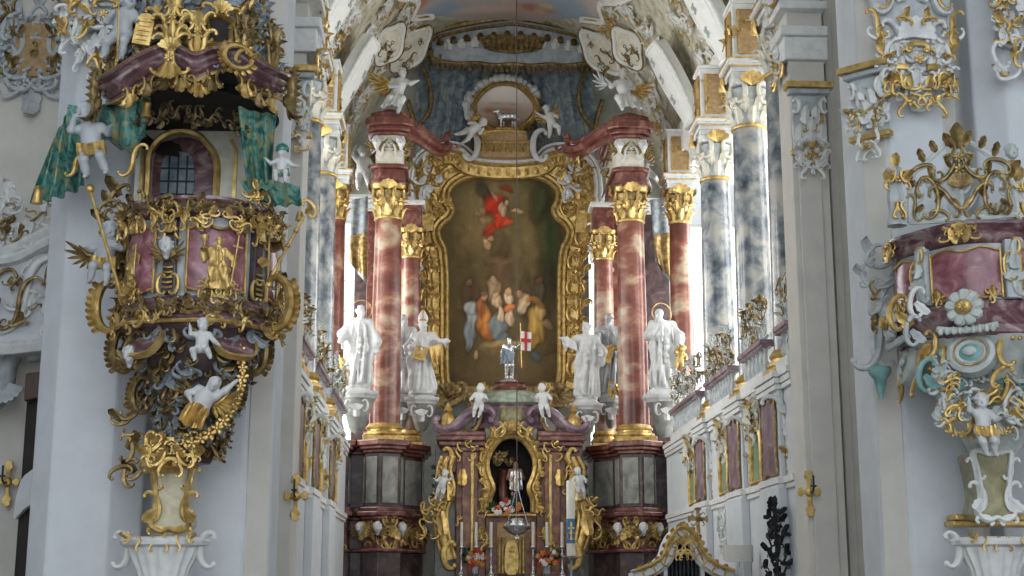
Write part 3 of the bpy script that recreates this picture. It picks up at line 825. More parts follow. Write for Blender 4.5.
# white shields hanging from the vault over the columns
for s in (1, -1):
    for i, yc in enumerate((22.6, 26.6, 31.0)):
        x0_, z0_ = s * 4.16, 11.75 + .12 * i; 
        root = thing('vault_shield', 'white curved stucco shield with monogram on the vault, %s from the chancel, %s' % (('first', 'second', 'third')[i], SIDE[s]), 'shield', (x0_, yc, z0_), 'white stucco shields of the choir vault')
        n, m_ = 15, 11
        t = np.linspace(0, 1, n); cxs = 4.14 - .85 * t ** 1.15; czs = z0_ + .25 + 1.85 * t ** .85 - .12 * np.sin(PI * t)
        V = np.zeros((n, m_, 3)); W = V.copy(); E0 = []; E1 = []
        for k in range(n):
            hw = .60 * (.30 + .78 * math.sin(PI * min(1, .12 + .62 * t[k])) ) * (1 if t[k] < .93 else .93)
            d = nrm(V3(s * (-.95), 0, 2.25)); nn = nrm(V3(-d[2] * s, 0, d[0] * s))
            for j in range(m_):
                q = 2 * j / (m_ - 1) - 1
                V[k, j] = V3(s * cxs[k], yc + hw * q, czs[k]) + nn * .14 * (1 - q * q); W[k, j] = V3(s * cxs[k], yc + hw * q, czs[k]) - nn * .22
            E0.append(V[k, 0] + nn * .03); E1.append(V[k, -1] + nn * .03)
        b = MB(); b.grid(V if s < 0 else V[:, ::-1]); b.grid(W if s > 0 else W[:, ::-1])
        ring = lambda Q: np.concatenate([Q[:, 0], Q[-1, 1:], Q[::-1, -1][1:], Q[0, ::-1][1:-1]])
        p, q_ = ring(V), ring(W); L = len(p); b.add(np.vstack([p, q_]), [(k, (k + 1) % L, (k + 1) % L + L, k + L) for k in range(L)])
        b.build('field', M['rib'], root)
        b = MB(); R_ = resample(ring(V), 80); b.tube(R_, .045, 7, closed=True); b.tube(np.array(E0) + (V.mean((0, 1)) - np.array(E0).mean(0)) * .25, .02, 6); b.tube(np.array(E1) + (V.mean((0, 1)) - np.array(E1).mean(0)) * .25, .02, 6); b.build('rim', M['stucco'], root)
        b = MB()
        for k in (5, 9, 12):
            F = np.eye(4); F[:3, 1] = -nn; F[:3, 0] = (0, s, 0); F[:3, 2] = np.cross(F[:3, 0], F[:3, 1]); F[:3, 3] = V[k, 5] + nn * .02
            b.M = F
            for a_ in (0, PI / 2, PI, -PI / 2): b.scroll(.20, .02, 'S', ang=a_, m=14, n=5)
        b.build('monogram', M['grey_stucco'], root)
# side arches between the columns
for s, nm in ((1, 'right'), (-1, 'left')):
    mb = MB()
    ys = [19.9, 21.3, 24.0, 27.3, 30.9, 34.6]
    poly = [(ys[0], 12.6)]
    bot = []
    for a, b in zip(ys[:-1], ys[1:]):
        for t in np.linspace(.14, .86, 13):
            y = a + (b - a) * t; bot.append((y, 11.4 + .75 * max(0, math.sin(PI * (t - .14) / .72)) ** .6))
    S = [(ys[0], 11.3)] + bot + [(ys[-1], 11.3), (ys[-1], 12.9), (ys[0], 12.9)]
    Pp = np.array(S)
    mb.M = fr((s * 4.2, 0, 0), (0, -1, 0) if s > 0 else (0, 1, 0))
    if s > 0: Pp[:, 0] *= -1
    mb.slab(Pp, 0, .4)
    mb.M = np.eye(4)
    struct(mb.build('trim_arcade_' + nm, M['stucco'], None, smooth=False))
# ---------------------------------------------------------------- fresco and its shaped frame
fx = [(-3.2, 26.5), (-3.05, 30.5), (-2.75, 32.4), (-2.35, 33.4), (-2.5, 34.2), (-2.1, 34.8), (-1.75, 35.3), (-.8, 36.3), (0, 36.6)]
out = spline(fx + [(-x, y) for x, y in fx[::-1]][1:], 6)
mb = MB(); nx, ny = 121, 90
xs = np.linspace(-1, 1, nx); V = np.zeros((nx, ny, 3)); cols = []
h = len(out) // 2 + 1
hx, hy = np.abs(out[:h, 0]), out[:h, 1]
def ymax(x): return float(np.interp(abs(x), hx[::-1], hy[::-1]))
for i, u in enumerate(xs):
    x = u * 3.18; y1 = ymax(x)
    for j in range(ny):
        y = 23.0 + (y1 - 23.0) * j / (ny - 1); V[i, j] = (x, y, vz(x) - .06)
mb.grid(V)
fo = mb.build('ceiling_fresco', M['fresco'], None)
P = V.reshape(-1, 3); rg = np.random.RandomState(3)
c = np.tile(np.array([.40, .34, .30]), (len(P), 1))
for _ in range(60):
    cx, cy = rg.uniform(-3, 3), rg.uniform(30, 36.5); rx_, ry_ = rg.uniform(.3, 1.1), rg.uniform(.2, .8)
    k = [(.50, .40, .33), (.30, .33, .36), (.20, .27, .34), (.52, .45, .38), (.42, .30, .24)][rg.randint(5)]
    w = np.exp(-(((P[:, 0] - cx) / rx_) ** 2 + ((P[:, 1] - cy) / ry_) ** 2))[:, None] * .6
    c = c * (1 - w) + np.array(k) * w
for cx, cy, rx_, ry_, k in ((-1.8, 35.0, .5, .7, (.22, .30, .38)), (1.7, 34.9, .5, .8, (.22, .30, .38)), (.75, 35.2, .45, .22, (.36, .10, .09)), (1.05, 35.0, .2, .15, (.45, .42, .20)), (-2.3, 33.6, .25, .4, (.40, .12, .08)), (.1, 35.2, .2, .3, (.50, .36, .28)), (.9, 35.4, .15, .2, (.48, .34, .26)), (-.6, 35.4, .8, .25, (.54, .43, .37))):
    w = np.clip(1.6 * np.exp(-(((P[:, 0] - cx) / rx_) ** 2 + ((P[:, 1] - cy) / ry_) ** 2)), 0, 1)[:, None] * .85
    c = c * (1 - w) + np.array(k) * w
painted(fo, np.minimum(c * 1.3, .9)); struct(fo)
mb = MB(); g = MB()
for q in (out[:h][out[:h, 0] < -2.0], out[h:][out[h:, 0] > 2.0]):
    E = np.array([V3(x, y, vz(x) - .08) for x, y in q])
    mb.tube(E, .10, 8); g.tube(E + [0, -.12, -.06], .03, 6); g.tube(E + [0, .10, -.06], .025, 6)
o = struct(mb.build('trim_fresco', M['rib'], None)); g.build('gilt_edge', M['gold'], o)
# ---------------------------------------------------------------- rocaille stucco on the vault haunches (uncountable relief)
vr = tag(bpy.data.objects.new('rocaille_relief', None), 'white and gilt rocaille scrollwork covering the choir vault haunches', 'stucco relief', None, 'stuff'); COL.objects.link(vr); vr.location = (0, 28, 12)
for matn, cnt, sz, sd in (('stucco', 1100, .38, 11), ('gold', 1000, .28, 12)):
    mb = MB(); rg = random.Random(sd)
    for i in range(cnt):
        s = 1 if i % 2 else -1
        y = rg.uniform(20.4, 35.7); x = s * (4.45 - 2.3 * rg.random() ** 1.1)
        if abs(x) < np.interp(y, out[:h, 1], hx) + .12 and y < 36.6: continue
        if y > 35.7 or any(abs(y - q) < .68 and 3.1 < abs(x) < 4.3 for q in (22.6, 26.6, 31.0)) or (abs(y - 35.6) < .65 and 2.2 < abs(x) < 3.3) or (abs(y - 33.6) < .65 and 2.8 < abs(x) < 3.7) or (abs(x) > 3.8 and any(abs(y - q) < .55 for q in (21.3, 24.0, 27.3, 33.05))): continue
        N = vnorm(x)
        mb.M = np.eye(4); mb.M[:3, 0] = (0, 1, 0); mb.M[:3, 1] = -N; mb.M[:3, 2] = np.cross(V3(0, 1, 0), N) * -1
        mb.M[:3, 3] = V3(x, y, vz(x)) + N * .085
        q = sz * rg.uniform(.5, 1.3); a = rg.uniform(0, 2 * PI)
        mb.scroll(q, q * .085, rg.choice('CCS'), ang=a, m=16, n=5, turns=rg.uniform(.9, 1.1), lift=.04)
        if rg.random() < .6: mb.leaf(q * .8, q * .4, .5, ang=a + 1, nu=5)
    mb.build('white_scrollwork' if matn == 'stucco' else 'gilt_scrollwork', M[matn], vr)['kind'] = 'stuff'
# two pairs of large stucco cartouches framing the valance
for s in (1, -1):
    for k, (y, x, w, hh) in enumerate(((35.6, 2.75, 1.0, 1.5), (33.6, 3.25, .9, 1.2))):
        N = vnorm(s * x)
        root = thing('stucco_cartouche', ('white stucco cartouche with gilt rim on the vault nearest the blue valance, ' if k == 0 else 'smaller white stucco cartouche higher above the altar cornice, ') + SIDE[s], 'cartouche', (s * x, y, vz(x)), 'stucco cartouches on the vault')
        F = np.eye(4); up = nrm(V3(-s * abs(N[2]), 0, 0) + V3(0, 0, abs(N[0]))); 
        F[:3, 1] = -N; F[:3, 0] = (0, s, 0); F[:3, 2] = np.cross(F[:3, 0], F[:3, 1]); F[:3, 3] = V3(s * x, y, vz(x)) + N * .22; F = F @ rz(-s * .6)
        a = np.linspace(0, 2 * PI, 48, endpoint=False)
        rr = 1 + .10 * np.cos(4 * a) 
        path = np.c_[w * .5 * rr * np.sin(a), hh * .5 * rr * np.cos(a)]
        b = MB(); b.M = F
        V = np.array([[(px * t, -.10 * (1 - t * t), pz * t) for t in (.02, .3, .6, .9)] for px, pz in path]); b.grid(V, cu=True)
        b.build('field', M['cream'], root)
        b = MB(); b.M = F; b.sweep(path[::-1], [(-.02, -.04), (-.02, .06), (.05, .11), (.10, .09), (.13, .02), (.13, -.04)], 0, True); b.build('frame', M['rib'], root)
        b = MB(); b.M = F; b.sweep(path[::-1], [(-.035, .05), (-.03, .09), (0, .09), (0, .05)], 0, True)
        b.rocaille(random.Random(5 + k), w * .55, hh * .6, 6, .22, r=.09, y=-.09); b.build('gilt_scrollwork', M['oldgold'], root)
# ---------------------------------------------------------------- choir columns with their entablature blocks
for s in (1, -1):
    for i, yc in enumerate((21.3, 24.0, 27.3, 33.05)):
        red = i == 3; cxx = s * (CX[s] if not red else (4.17 if s > 0 else 4.25))
        nth = ('first from the chancel', 'second from the chancel', 'third from the chancel', 'beside the altar statues')[i]
        column('choir_column', ('blue and white marbled choir column with white-gold capital, ' if not red else 'red and cream marbled gallery column with gilt capital, ') + nth + ', ' + SIDE[s], (cxx, yc), 4.853 if not red else 4.993, 9.75 if not red else 10.36, 10.65 if not red else 11.2, .335 if not red else .29,
               M['red'] if red else M['blue'], M['gold'] if red else M['cream'], M['oldgold'] if red else M['grey_stucco'], 'choir gallery columns', .42)
        # entablature block
        root = thing('impost_block', 'entablature block with orange panel above the ' + ('red' if red else 'blue') + ' column ' + nth + ', ' + SIDE[s], 'impost', (cxx, yc, 10.65), 'entablature blocks above the choir columns')
        x = cxx; dz = .24 if not red else .79
        b = MB()
        for w, z0, z1 in ((.34, 10.413, 10.52), (.36, 10.52, 10.62), (.40, 10.62, 10.68), (.43, 10.68, 10.76), (.30, 10.76, 11.85), (.34, 11.85, 11.92)):
            b.bx(x - w, x + w, yc - w, yc + w, z0 + dz, z1 + dz)
        b.build('block', M['stucco'], root, smooth=False, bevel=.012)
        b = MB()
        for M_ in (fr((x, yc - .302, 11.30 + dz)), fr((x - s * .302, yc, 11.30 + dz), (0, -s, 0))):
            b.M = M_; b.slab([(-.2, -.42), (.2, -.42), (.2, .42), (-.2, .42)], -.012, 0)
        b.build('panel', M['ochre'], root, smooth=False)
        b = MB()
        for z, w in ((10.76 + dz, .435), (10.62 + dz, .405)):
            b.sweep3([(x - w, yc + w, z), (x - w, yc - w, z), (x + w, yc - w, z), (x + w, yc + w, z)][::1], [(0, -.02), (.015, -.02), (.02, 0), (0, .012)])
        for M_ in (fr((x, yc - .32, 11.30 + dz)), fr((x - s * .32, yc, 11.30 + dz), (0, -s, 0))):
            b.M = M_; b.sweep([(-.2, -.42), (.2, -.42), (.2, .42), (-.2, .42)][::-1], [(-.02, -.01), (-.02, .02), (.02, .02), (.02, -.01)], 0, True)
            b.rocaille(random.Random(i), .5, .5, 2, .2)
        b.build('gilt_moulding', M['gold'], root)
# ---------------------------------------------------------------- gallery balustrades and their openwork screens
def baluster(mb, x, y, z, h, r=.055):
    mb.lathe([(r * .9, 0), (r * .9, h * .08), (r * .55, h * .14), (r * 1.15, h * .34), (r * .9, h * .5), (r * .5, h * .68), (r * .55, h * .8), (r * .9, h * .9), (r * .9, h)], 10, (x, y, z))
for s in (1, -1):
    for i, (a, b_) in enumerate(((20.1, 20.84), (21.76, 23.54), (24.46, 26.84), (27.76, 31.2))):
        if i == 0 and s < 0: continue
        pl = ('beside the chancel pier', 'in the first bay', 'in the middle bay', 'next to the altar')[i]
        x = s * (3.63 + DX[s])
        root = thing('balustrade', 'stone gallery balustrade with purple rail ' + pl + ', ' + SIDE[s], 'balustrade', (x, (a + b_) / 2, 4.86), 'gallery balustrades')
        m_ = MB(); m_.bx(x - .11, x + .11, a, b_, 4.86, 5.02); m_.build('base_rail', M['stucco'], root, smooth=False, bevel=.01)
        m_ = MB(); m_.bx(x - .14, x + .14, a, b_, 5.46, 5.54); m_.bx(x - .11, x + .11, a, b_, 5.42, 5.46); m_.build('hand_rail', M['purple'], root, smooth=False, bevel=.012)
        n = int((b_ - a) / .26)
        for k in range(n):
            m_ = MB(); baluster(m_, x, a + (k + .5) * (b_ - a) / n, 5.02, .40); m_.build('baluster', M['grey_stucco'], root)
        root = thing('openwork_screen', 'white and gold openwork screen on the gallery rail ' + pl + ', ' + SIDE[s], 'screen', (x, (a + b_) / 2, 5.57), 'openwork screens on the gallery rail')
        g = MB(); w = MB(); L = b_ - a; H = .76
        Fm = fr((x, (a + b_) / 2, 5.57), (0, -s, 0))
        rg = random.Random(i * 3 + 5)
        g.M = Fm @ tr(0, 0, H * .50); g.rocaille(rg, L, H * .75, int(9 * L), .24, r=.075, leaf=.35)
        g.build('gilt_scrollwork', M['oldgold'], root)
        w.M = Fm
        top = [(t, H * (.62 + .38 * math.cos(PI * t / L) ** 2)) for t in np.linspace(-L / 2, L / 2, 25)]
        w.tube([(p[0], 0, p[1]) for p in top], .022, 6); w.tube([(-L / 2, 0, .025), (L / 2, 0, .025)], .025, 6)
        w.M = Fm @ tr(0, .0, H * .50); w.rocaille(random.Random(77 + i), L, H * .75, int(8 * L), .26, r=.075, leaf=.3)
        w.build('white_scrollwork', M['aged'], root)
# ---------------------------------------------------------------- lower choir wall: marble panels, green niches, rocaille crests
def face(s, x, y, z): return fr((s * (x + DX[s]), y, z), (0, -s, 0))
for s in (1, -1):
    for i, yc in enumerate(YCS):
        pl = ('first from the chancel', 'second from the chancel', 'third from the chancel', '')[i]
        root = thing('marble_panel', 'purple marbled panel with gilt edge on the pedestal ' + pl + ', ' + SIDE[s], 'wall panel', (s * 3.5, yc, 3.3), 'purple pedestal panels')
        pts = spline([(-.5, .05), (-.35, 0), (0, .05), (.35, 0), (.5, .05), (.46, .4), (.5, .9), (.44, 1.18), (.2, 1.14), (0, 1.22), (-.2, 1.14), (-.44, 1.18), (-.5, .9), (-.46, .4)], 5, True)
        b = MB(); b.M = face(s, 3.497, yc, 3.30); b.slab(pts, -.02, 0); b.build('panel', M['purple'], root, smooth=False)
        b = MB(); b.M = face(s, 3.495, yc, 3.30); b.tube(np.c_[pts[:, 0], np.full(len(pts), -.025), pts[:, 1]], .022, 6, closed=True); b.build('gilt_edge', M['oldgold'], root)
        yw = yc + 1.2 if i < 3 else yc + 1.25
        root = thing('wall_niche', 'pale green gilt-framed niche behind the pedestal ' + pl + ', ' + SIDE[s], 'niche', (s * (3.58 + DX[s]), yw, 3.3), 'green glazed niches')
        ar = [(-.36, 0), (.36, 0)] + [(.36 * math.cos(t), .60 + .22 * math.sin(t)) for t in np.linspace(0, PI, 11)]
        b = MB(); b.M = face(s, 3.578, yw, 3.34); b.slab(ar, -.01, .0); b.build('pane', M['greenpane'], root, smooth=False)
        b = MB(); b.M = face(s, 3.575, yw, 3.34); b.sweep(ar, [(.02, -.0), (.02, .05), (-.03, .08), (-.08, .05), (-.08, 0)], 0, True); b.build('frame', M['gold'], root)
        b = MB(); b.M = face(s, 3.53, yw, 4.34); b.rocaille(random.Random(i + 40), 1.0, .7, 14, .26)
        b.shell(.26, base=(0, -.05, -.1)); b.build('rocaille_crest', M['cream'], root)
        b = MB(); b.M = face(s, 3.49, yw, 4.40); b.rocaille(random.Random(i + 60), .9, .5, 4, .2); b.leaf(.35, .2, base=(0, -.05, 0)); b.build('gilt_leaf', M['gold'], root)
        # corner scroll console on the pedestal edge
        root = thing('scroll_console', 'white and gold scroll console hanging on the pedestal corner ' + pl + ', ' + SIDE[s], 'console', (s * (3.6 + DX[s]), yc - .62, 3.4), 'scroll consoles on the pedestals')
        b = MB(); b.M = fr((s * (3.6 + DX[s]), yc - .66, 4.05)); b.scroll(.85, .05, 'S', flip=s > 0, m=30, n=8); b.shell(.16, ang=PI, base=(0, -.03, .32)); b.leaf(.4, .16, ang=PI, base=(0, -.04, .1)); b.build('scroll', M['stucco'], root)
        b = MB(); b.M = fr((s * (3.6 + DX[s]), yc - .70, 3.95)); b.garland([(0, 0, -.05), (.02, 0, -.35), (-.01, 0, -.6)], .045, RN, 7); b.rocaille(RN, .2, .7, 3, .16); b.build('gilt_leaf', M['gold'], root)
# carved panel under the gallery, white on white
for i, (px, py, Y) in enumerate(((729, 512, 25.4),)):
    root = thing('stucco_trophy', 'white carved stucco trophy hanging on the choir wall below the second green niche', 'stucco relief', (3.75, Y, 2.2))
    b = MB(); b.M = face(1, 3.55, Y, 2.62); b.rocaille(random.Random(3), .7, 1.0, 12, .25); b.build('scrollwork', M['stucco'], root)
# ================================================================= THE HIGH ALTAR
def prism(mb, plan, z0, z1):
    S = mb.M; mb.M = S @ fr((0, 0, 0), (1, 0, 0), (0, 1, 0)); mb.slab(plan, -z1, -z0); mb.M = S
    return mb
def mir(pl, s): return [(s * x, y) for x, y in pl]
def grow(pl, d):
    P = np.array(pl, float); c = P.mean(0); n = len(P)
    a = np.sum(P[:, 0] * np.roll(P[:, 1], -1) - np.roll(P[:, 0], -1) * P[:, 1])
    out = []
    for i in range(n):
        e0 = nrm(P[i] - P[i - 1]); e1 = nrm(P[(i + 1) % n] - P[i])
        n0 = np.array([e0[1], -e0[0]]); n1 = np.array([e1[1], -e1[0]])
        b = nrm(n0 + n1); k = d / max(.4, b @ n0)
        out.append(P[i] + b * k * (1 if a > 0 else -1))
    return [tuple(p) for p in out]
# ---- marble pedestals under the column pairs
PLAN = [(2.02, 35.1), (2.02, 33.9), (2.46, 33.2), (2.50, 32.55), (3.02, 32.28), (3.42, 32.6), (3.45, 33.0), (3.68, 33.0), (3.72, 32.62), (4.62, 32.62), (4.62, 35.1)]
for s in (1, -1):
    root = thing('altar_pedestal', 'stepped grey and red marble pedestal under the altar columns, ' + SIDE[s], 'pedestal', (s * 2.9, 33.2, 0), 'marble pedestals of the high altar')
    pl = mir(PLAN, s)
    b = MB(); prism(b, grow(pl, -.03), 0, 1.6); prism(b, grow(pl, .04), 1.6, 1.75); prism(b, grow(pl, -.02), 1.75, 2.45); b.build('base', M['dark'], root, smooth=False, bevel=.015)
    b = MB(); prism(b, grow(pl, .05), 2.45, 2.52); prism(b, grow(pl, -.04), 2.52, 3.18); b.build('frieze', M['redband'], root, smooth=False, bevel=.015)
    b = MB(); prism(b, grow(pl, .02), 3.18, 3.26); prism(b, grow(pl, .10), 3.26, 3.36); prism(b, grow(pl, .04), 3.36, 3.46); b.build('lower_cornice', M['redband'], root, smooth=False, bevel=.02)
    b = MB(); prism(b, grow(pl, -.05), 3.46, 4.70); b.build('die', M['dark'], root, smooth=False, bevel=.02)
    b = MB(); prism(b, grow(pl, .0), 4.70, 4.78); prism(b, grow(pl, .08), 4.78, 4.86); prism(b, grow(pl, .15), 4.86, 4.99); b.build('upper_cornice', M['redband'], root, smooth=False, bevel=.025)
    # inset grey panels on each face of the die
    q = grow(pl, -.05)
    for a, c in zip(q, q[1:]):
        L = math.dist(a, c)
        if L < .38: continue
        if s < 0: a, c = c, a
        d = nrm([c[0] - a[0], c[1] - a[1], 0])
        b = MB(); b.M = fr(((a[0] + c[0]) / 2, (a[1] + c[1]) / 2, 4.08), d)
        w, h = L / 2 - .07, .53
        b.slab([(-w, -h), (w, -h), (w, h), (-w, h)], -.025, 0)
        b.build('panel', M['grey'], root, smooth=False, bevel=.008)
        b = MB(); b.M = fr(((a[0] + c[0]) / 2, (a[1] + c[1]) / 2, 2.86), d)
        if L > .45:
            b.rocaille(random.Random(int(L * 99)), L * .75, .5, 7, .26, r=.10, y=-.02); b.shell(.22, a=PI * 1.3, base=(0, -.06, -.05)); b.rosette(.10, (0, -.12, 0))
            b.build('gilt_cartouche', M['gold'], root)
    for k, (x, y) in enumerate(((2.47, 32.5), (3.02, 32.2), (3.44, 32.55))):
        cherub('cherub_head', V3(s * x, y - .04, 2.98), .23, M['statue'], root)
# ---- columns
GC = 'red marble columns of the high altar'
for s in (1, -1):
    column('altar_column', 'tall red and cream marble altar column in front of the pair, ' + SIDE[s], (s * 2.95, 33.0), 4.993, 10.36, 11.20, .365, M['red'], M['gold'], M['oldgold'], GC, .42)
    column('altar_column', 'slimmer red marble altar column set back behind the front one, ' + SIDE[s], (s * 2.43, 34.45), 4.993, 9.75, 10.50, .27, M['red'], M['gold'], M['oldgold'], GC, .42)
    root = thing('column_impost', 'small red marble block on the slimmer altar column, ' + SIDE[s], 'impost', (s * 2.43, 34.45, 10.502), 'red blocks over the slim altar columns')
    b = MB(); b.bx(s * 2.43 - .26, s * 2.43 + .26, 34.2, 34.75, 10.502, 11.1); b.build('block', M['redband'], root, smooth=False, bevel=.02)
    b = MB(); b.bx(s * 2.43 - .34, s * 2.43 + .34, 34.12, 34.8, 11.1, 11.22); b.build('cap_moulding', M['stucco'], root, smooth=False, bevel=.02)
# ---- retable walls behind the columns
root = thing('retable', 'dark marble retable wall with gilt arch framing the altarpiece', 'retable', (0, 36.0, 0))
for s in (1, -1):
    b = MB(); prism(b, mir([(2.78 if s > 0 else 2.3, 35.6), (abs(xat(671 if s > 0 else 353, 35.6, 330)), 35.6), (abs(xat(671 if s > 0 else 351.5, 35.6, 330)), 36.2), (2.78 if s > 0 else 2.3, 36.2)], s), 0, 11.3); b.build('wing_wall', M['dark'], root, smooth=False, bevel=.02)
    b = MB(); b.bx(s * 2.72, s * 3.6, 35.44, 35.598, 4.99, 11.2); b.build('marble_panel', M['redband'], root, smooth=False, bevel=.02)
# gilt arch over the frame
L = [(418, 232), (416, 205), (414, 184), (419, 164), (432, 152), (447, 149), (460, 152), (470, 160), (486, 163), (504, 164)]
Lx = [(float(at(x, y, 36.3)[0]), float(at(x, y, 36.3)[2])) for x, y in L]
x0 = Lx[-1][0]
arch = spline([(x - x0, z) for x, z in Lx] + [(-(x - x0), z) for x, z in Lx[::-1]][1:], 6)
b = MB(); b.slab([tuple(p) for p in arch], 36.75, 36.85); b.build('gilt_ground', M['ochre'], root, smooth=False)
b = MB(); b.sweep(arch, [(-.42, -.1), (-.40, .04), (-.12, .10), (-.06, .05), (0, .05)], 36.3); b.build('gilt_arch', M['gold'], root)
b = MB(); b.sweep(arch, [(0, .0), (0, .12), (.05, .17), (.10, .12), (.10, 0)], 36.3); b.sweep(arch, [(.14, .0), (.14, .10), (.20, .12), (.24, 0)], 36.3); b.build('white_moulding', M['statue'], root)
b = MB()
for i in range(4, len(arch) - 4, 3):
    p = arch[i]; t = arch[i + 1] - arch[i - 1]; a = math.atan2(t[1], t[0])
    b.M = fr((p[0], 36.22, p[1])) @ ry(-a); b.leaf(.20, .2, .6, base=(0, 0, -.35), ang=PI * .02); b.rosette(.06, (0, -.02, -.22))
b.build('arch_ornament', M['gold'], root)
# gilt ground above the frame with lambrequin under the medallion
b = MB(); g = MB()
c = at(505, 148, 36.1)
b.M = fr(c); b.slab(spline([(-.75, -.22), (0, -.30), (.75, -.22), (.62, .2), (.5, .42), (0, .46), (-.5, .42), (-.62, .2)], 5, True), -.15, .15)
b.build('lambrequin_block', M['ochre'], root, smooth=False, bevel=.02)
g.M = fr(c)
for i in range(9):
    x = -.62 + i * .155; g.leaf(.26, .14, .3, ang=PI, base=(x, -.18, .05)); g.rosette(.05, (x, -.2, .1))
g.tube([(-.66, -.17, .14), (0, -.17, .10), (.66, -.17, .14)], .035, 6)
g.tube([(-.56, -.17, .40), (0, -.19, .44), (.56, -.17, .40)], .045, 6)
g.build('gilt_lambrequin', M['gold'], root)
for s in (1, -1): w = MB(); w.M = fr(c); w.scroll(.85, .085, 'C', base=(s * .92, -.2, .02), flip=s < 0, n=8, m=32, turns=1.05, lift=.1); w.build('white_volute', M['statue'], root)
# crowded white and gold clouds and cherub heads in the spandrels
for s in (1, -1):
    px = 432 if s < 0 else 575
    c = at(px, 183, 36.1)
    w = MB(); g = MB()
    w.M = fr(c); g.M = fr(c)
    w.rocaille(random.Random(4), .75, 1.1, 7, .34, sym=False, r=.15); g.rocaille(random.Random(9), .7, 1.2, 9, .30, sym=False, r=.12)
    for k, (dx, dz) in enumerate(((-.12, .25), (.2, .02), (-.05, -.25))):
        P = head(V3(0, 0, 0), .24, child=True); vf = surf(P, .017)
        w.M = fr(c + V3(s * -dx, -.25, dz)); w.add(*vf)
    w.build('cherub_cloud', M['statue'], root); g.build('gilt_rocaille', M['gold'], root)
    for (px2, py2) in ((408 if s < 0 else 598, 262), (404 if s < 0 else 600, 232)):
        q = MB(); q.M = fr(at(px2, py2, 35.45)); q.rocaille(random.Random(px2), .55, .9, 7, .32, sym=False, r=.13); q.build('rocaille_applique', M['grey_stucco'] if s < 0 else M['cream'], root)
    # drapery swag on the outer wing
    q = MB(); sheet(q, [at(352 if s < 0 else 650, 200, 35.0), at(368 if s < 0 else 668, 196, 35.0)], [at(349 if s < 0 else 655, 262, 35.0), at(367 if s < 0 else 672, 285, 35.0)], amp=.05, waves=1.5, sag=.05)
    q.build('wing_drapery', M['bluegrey'], root)
    q = MB(); sheet(q, [at(350 if s < 0 else 652, 236, 34.9), at(368 if s < 0 else 670, 232, 34.9)], [at(350 if s < 0 else 657, 262, 34.9), at(367 if s < 0 else 672, 280, 34.9)], amp=.05, waves=1.5)
    q.build('gilt_drapery', M['oldgold'], root)
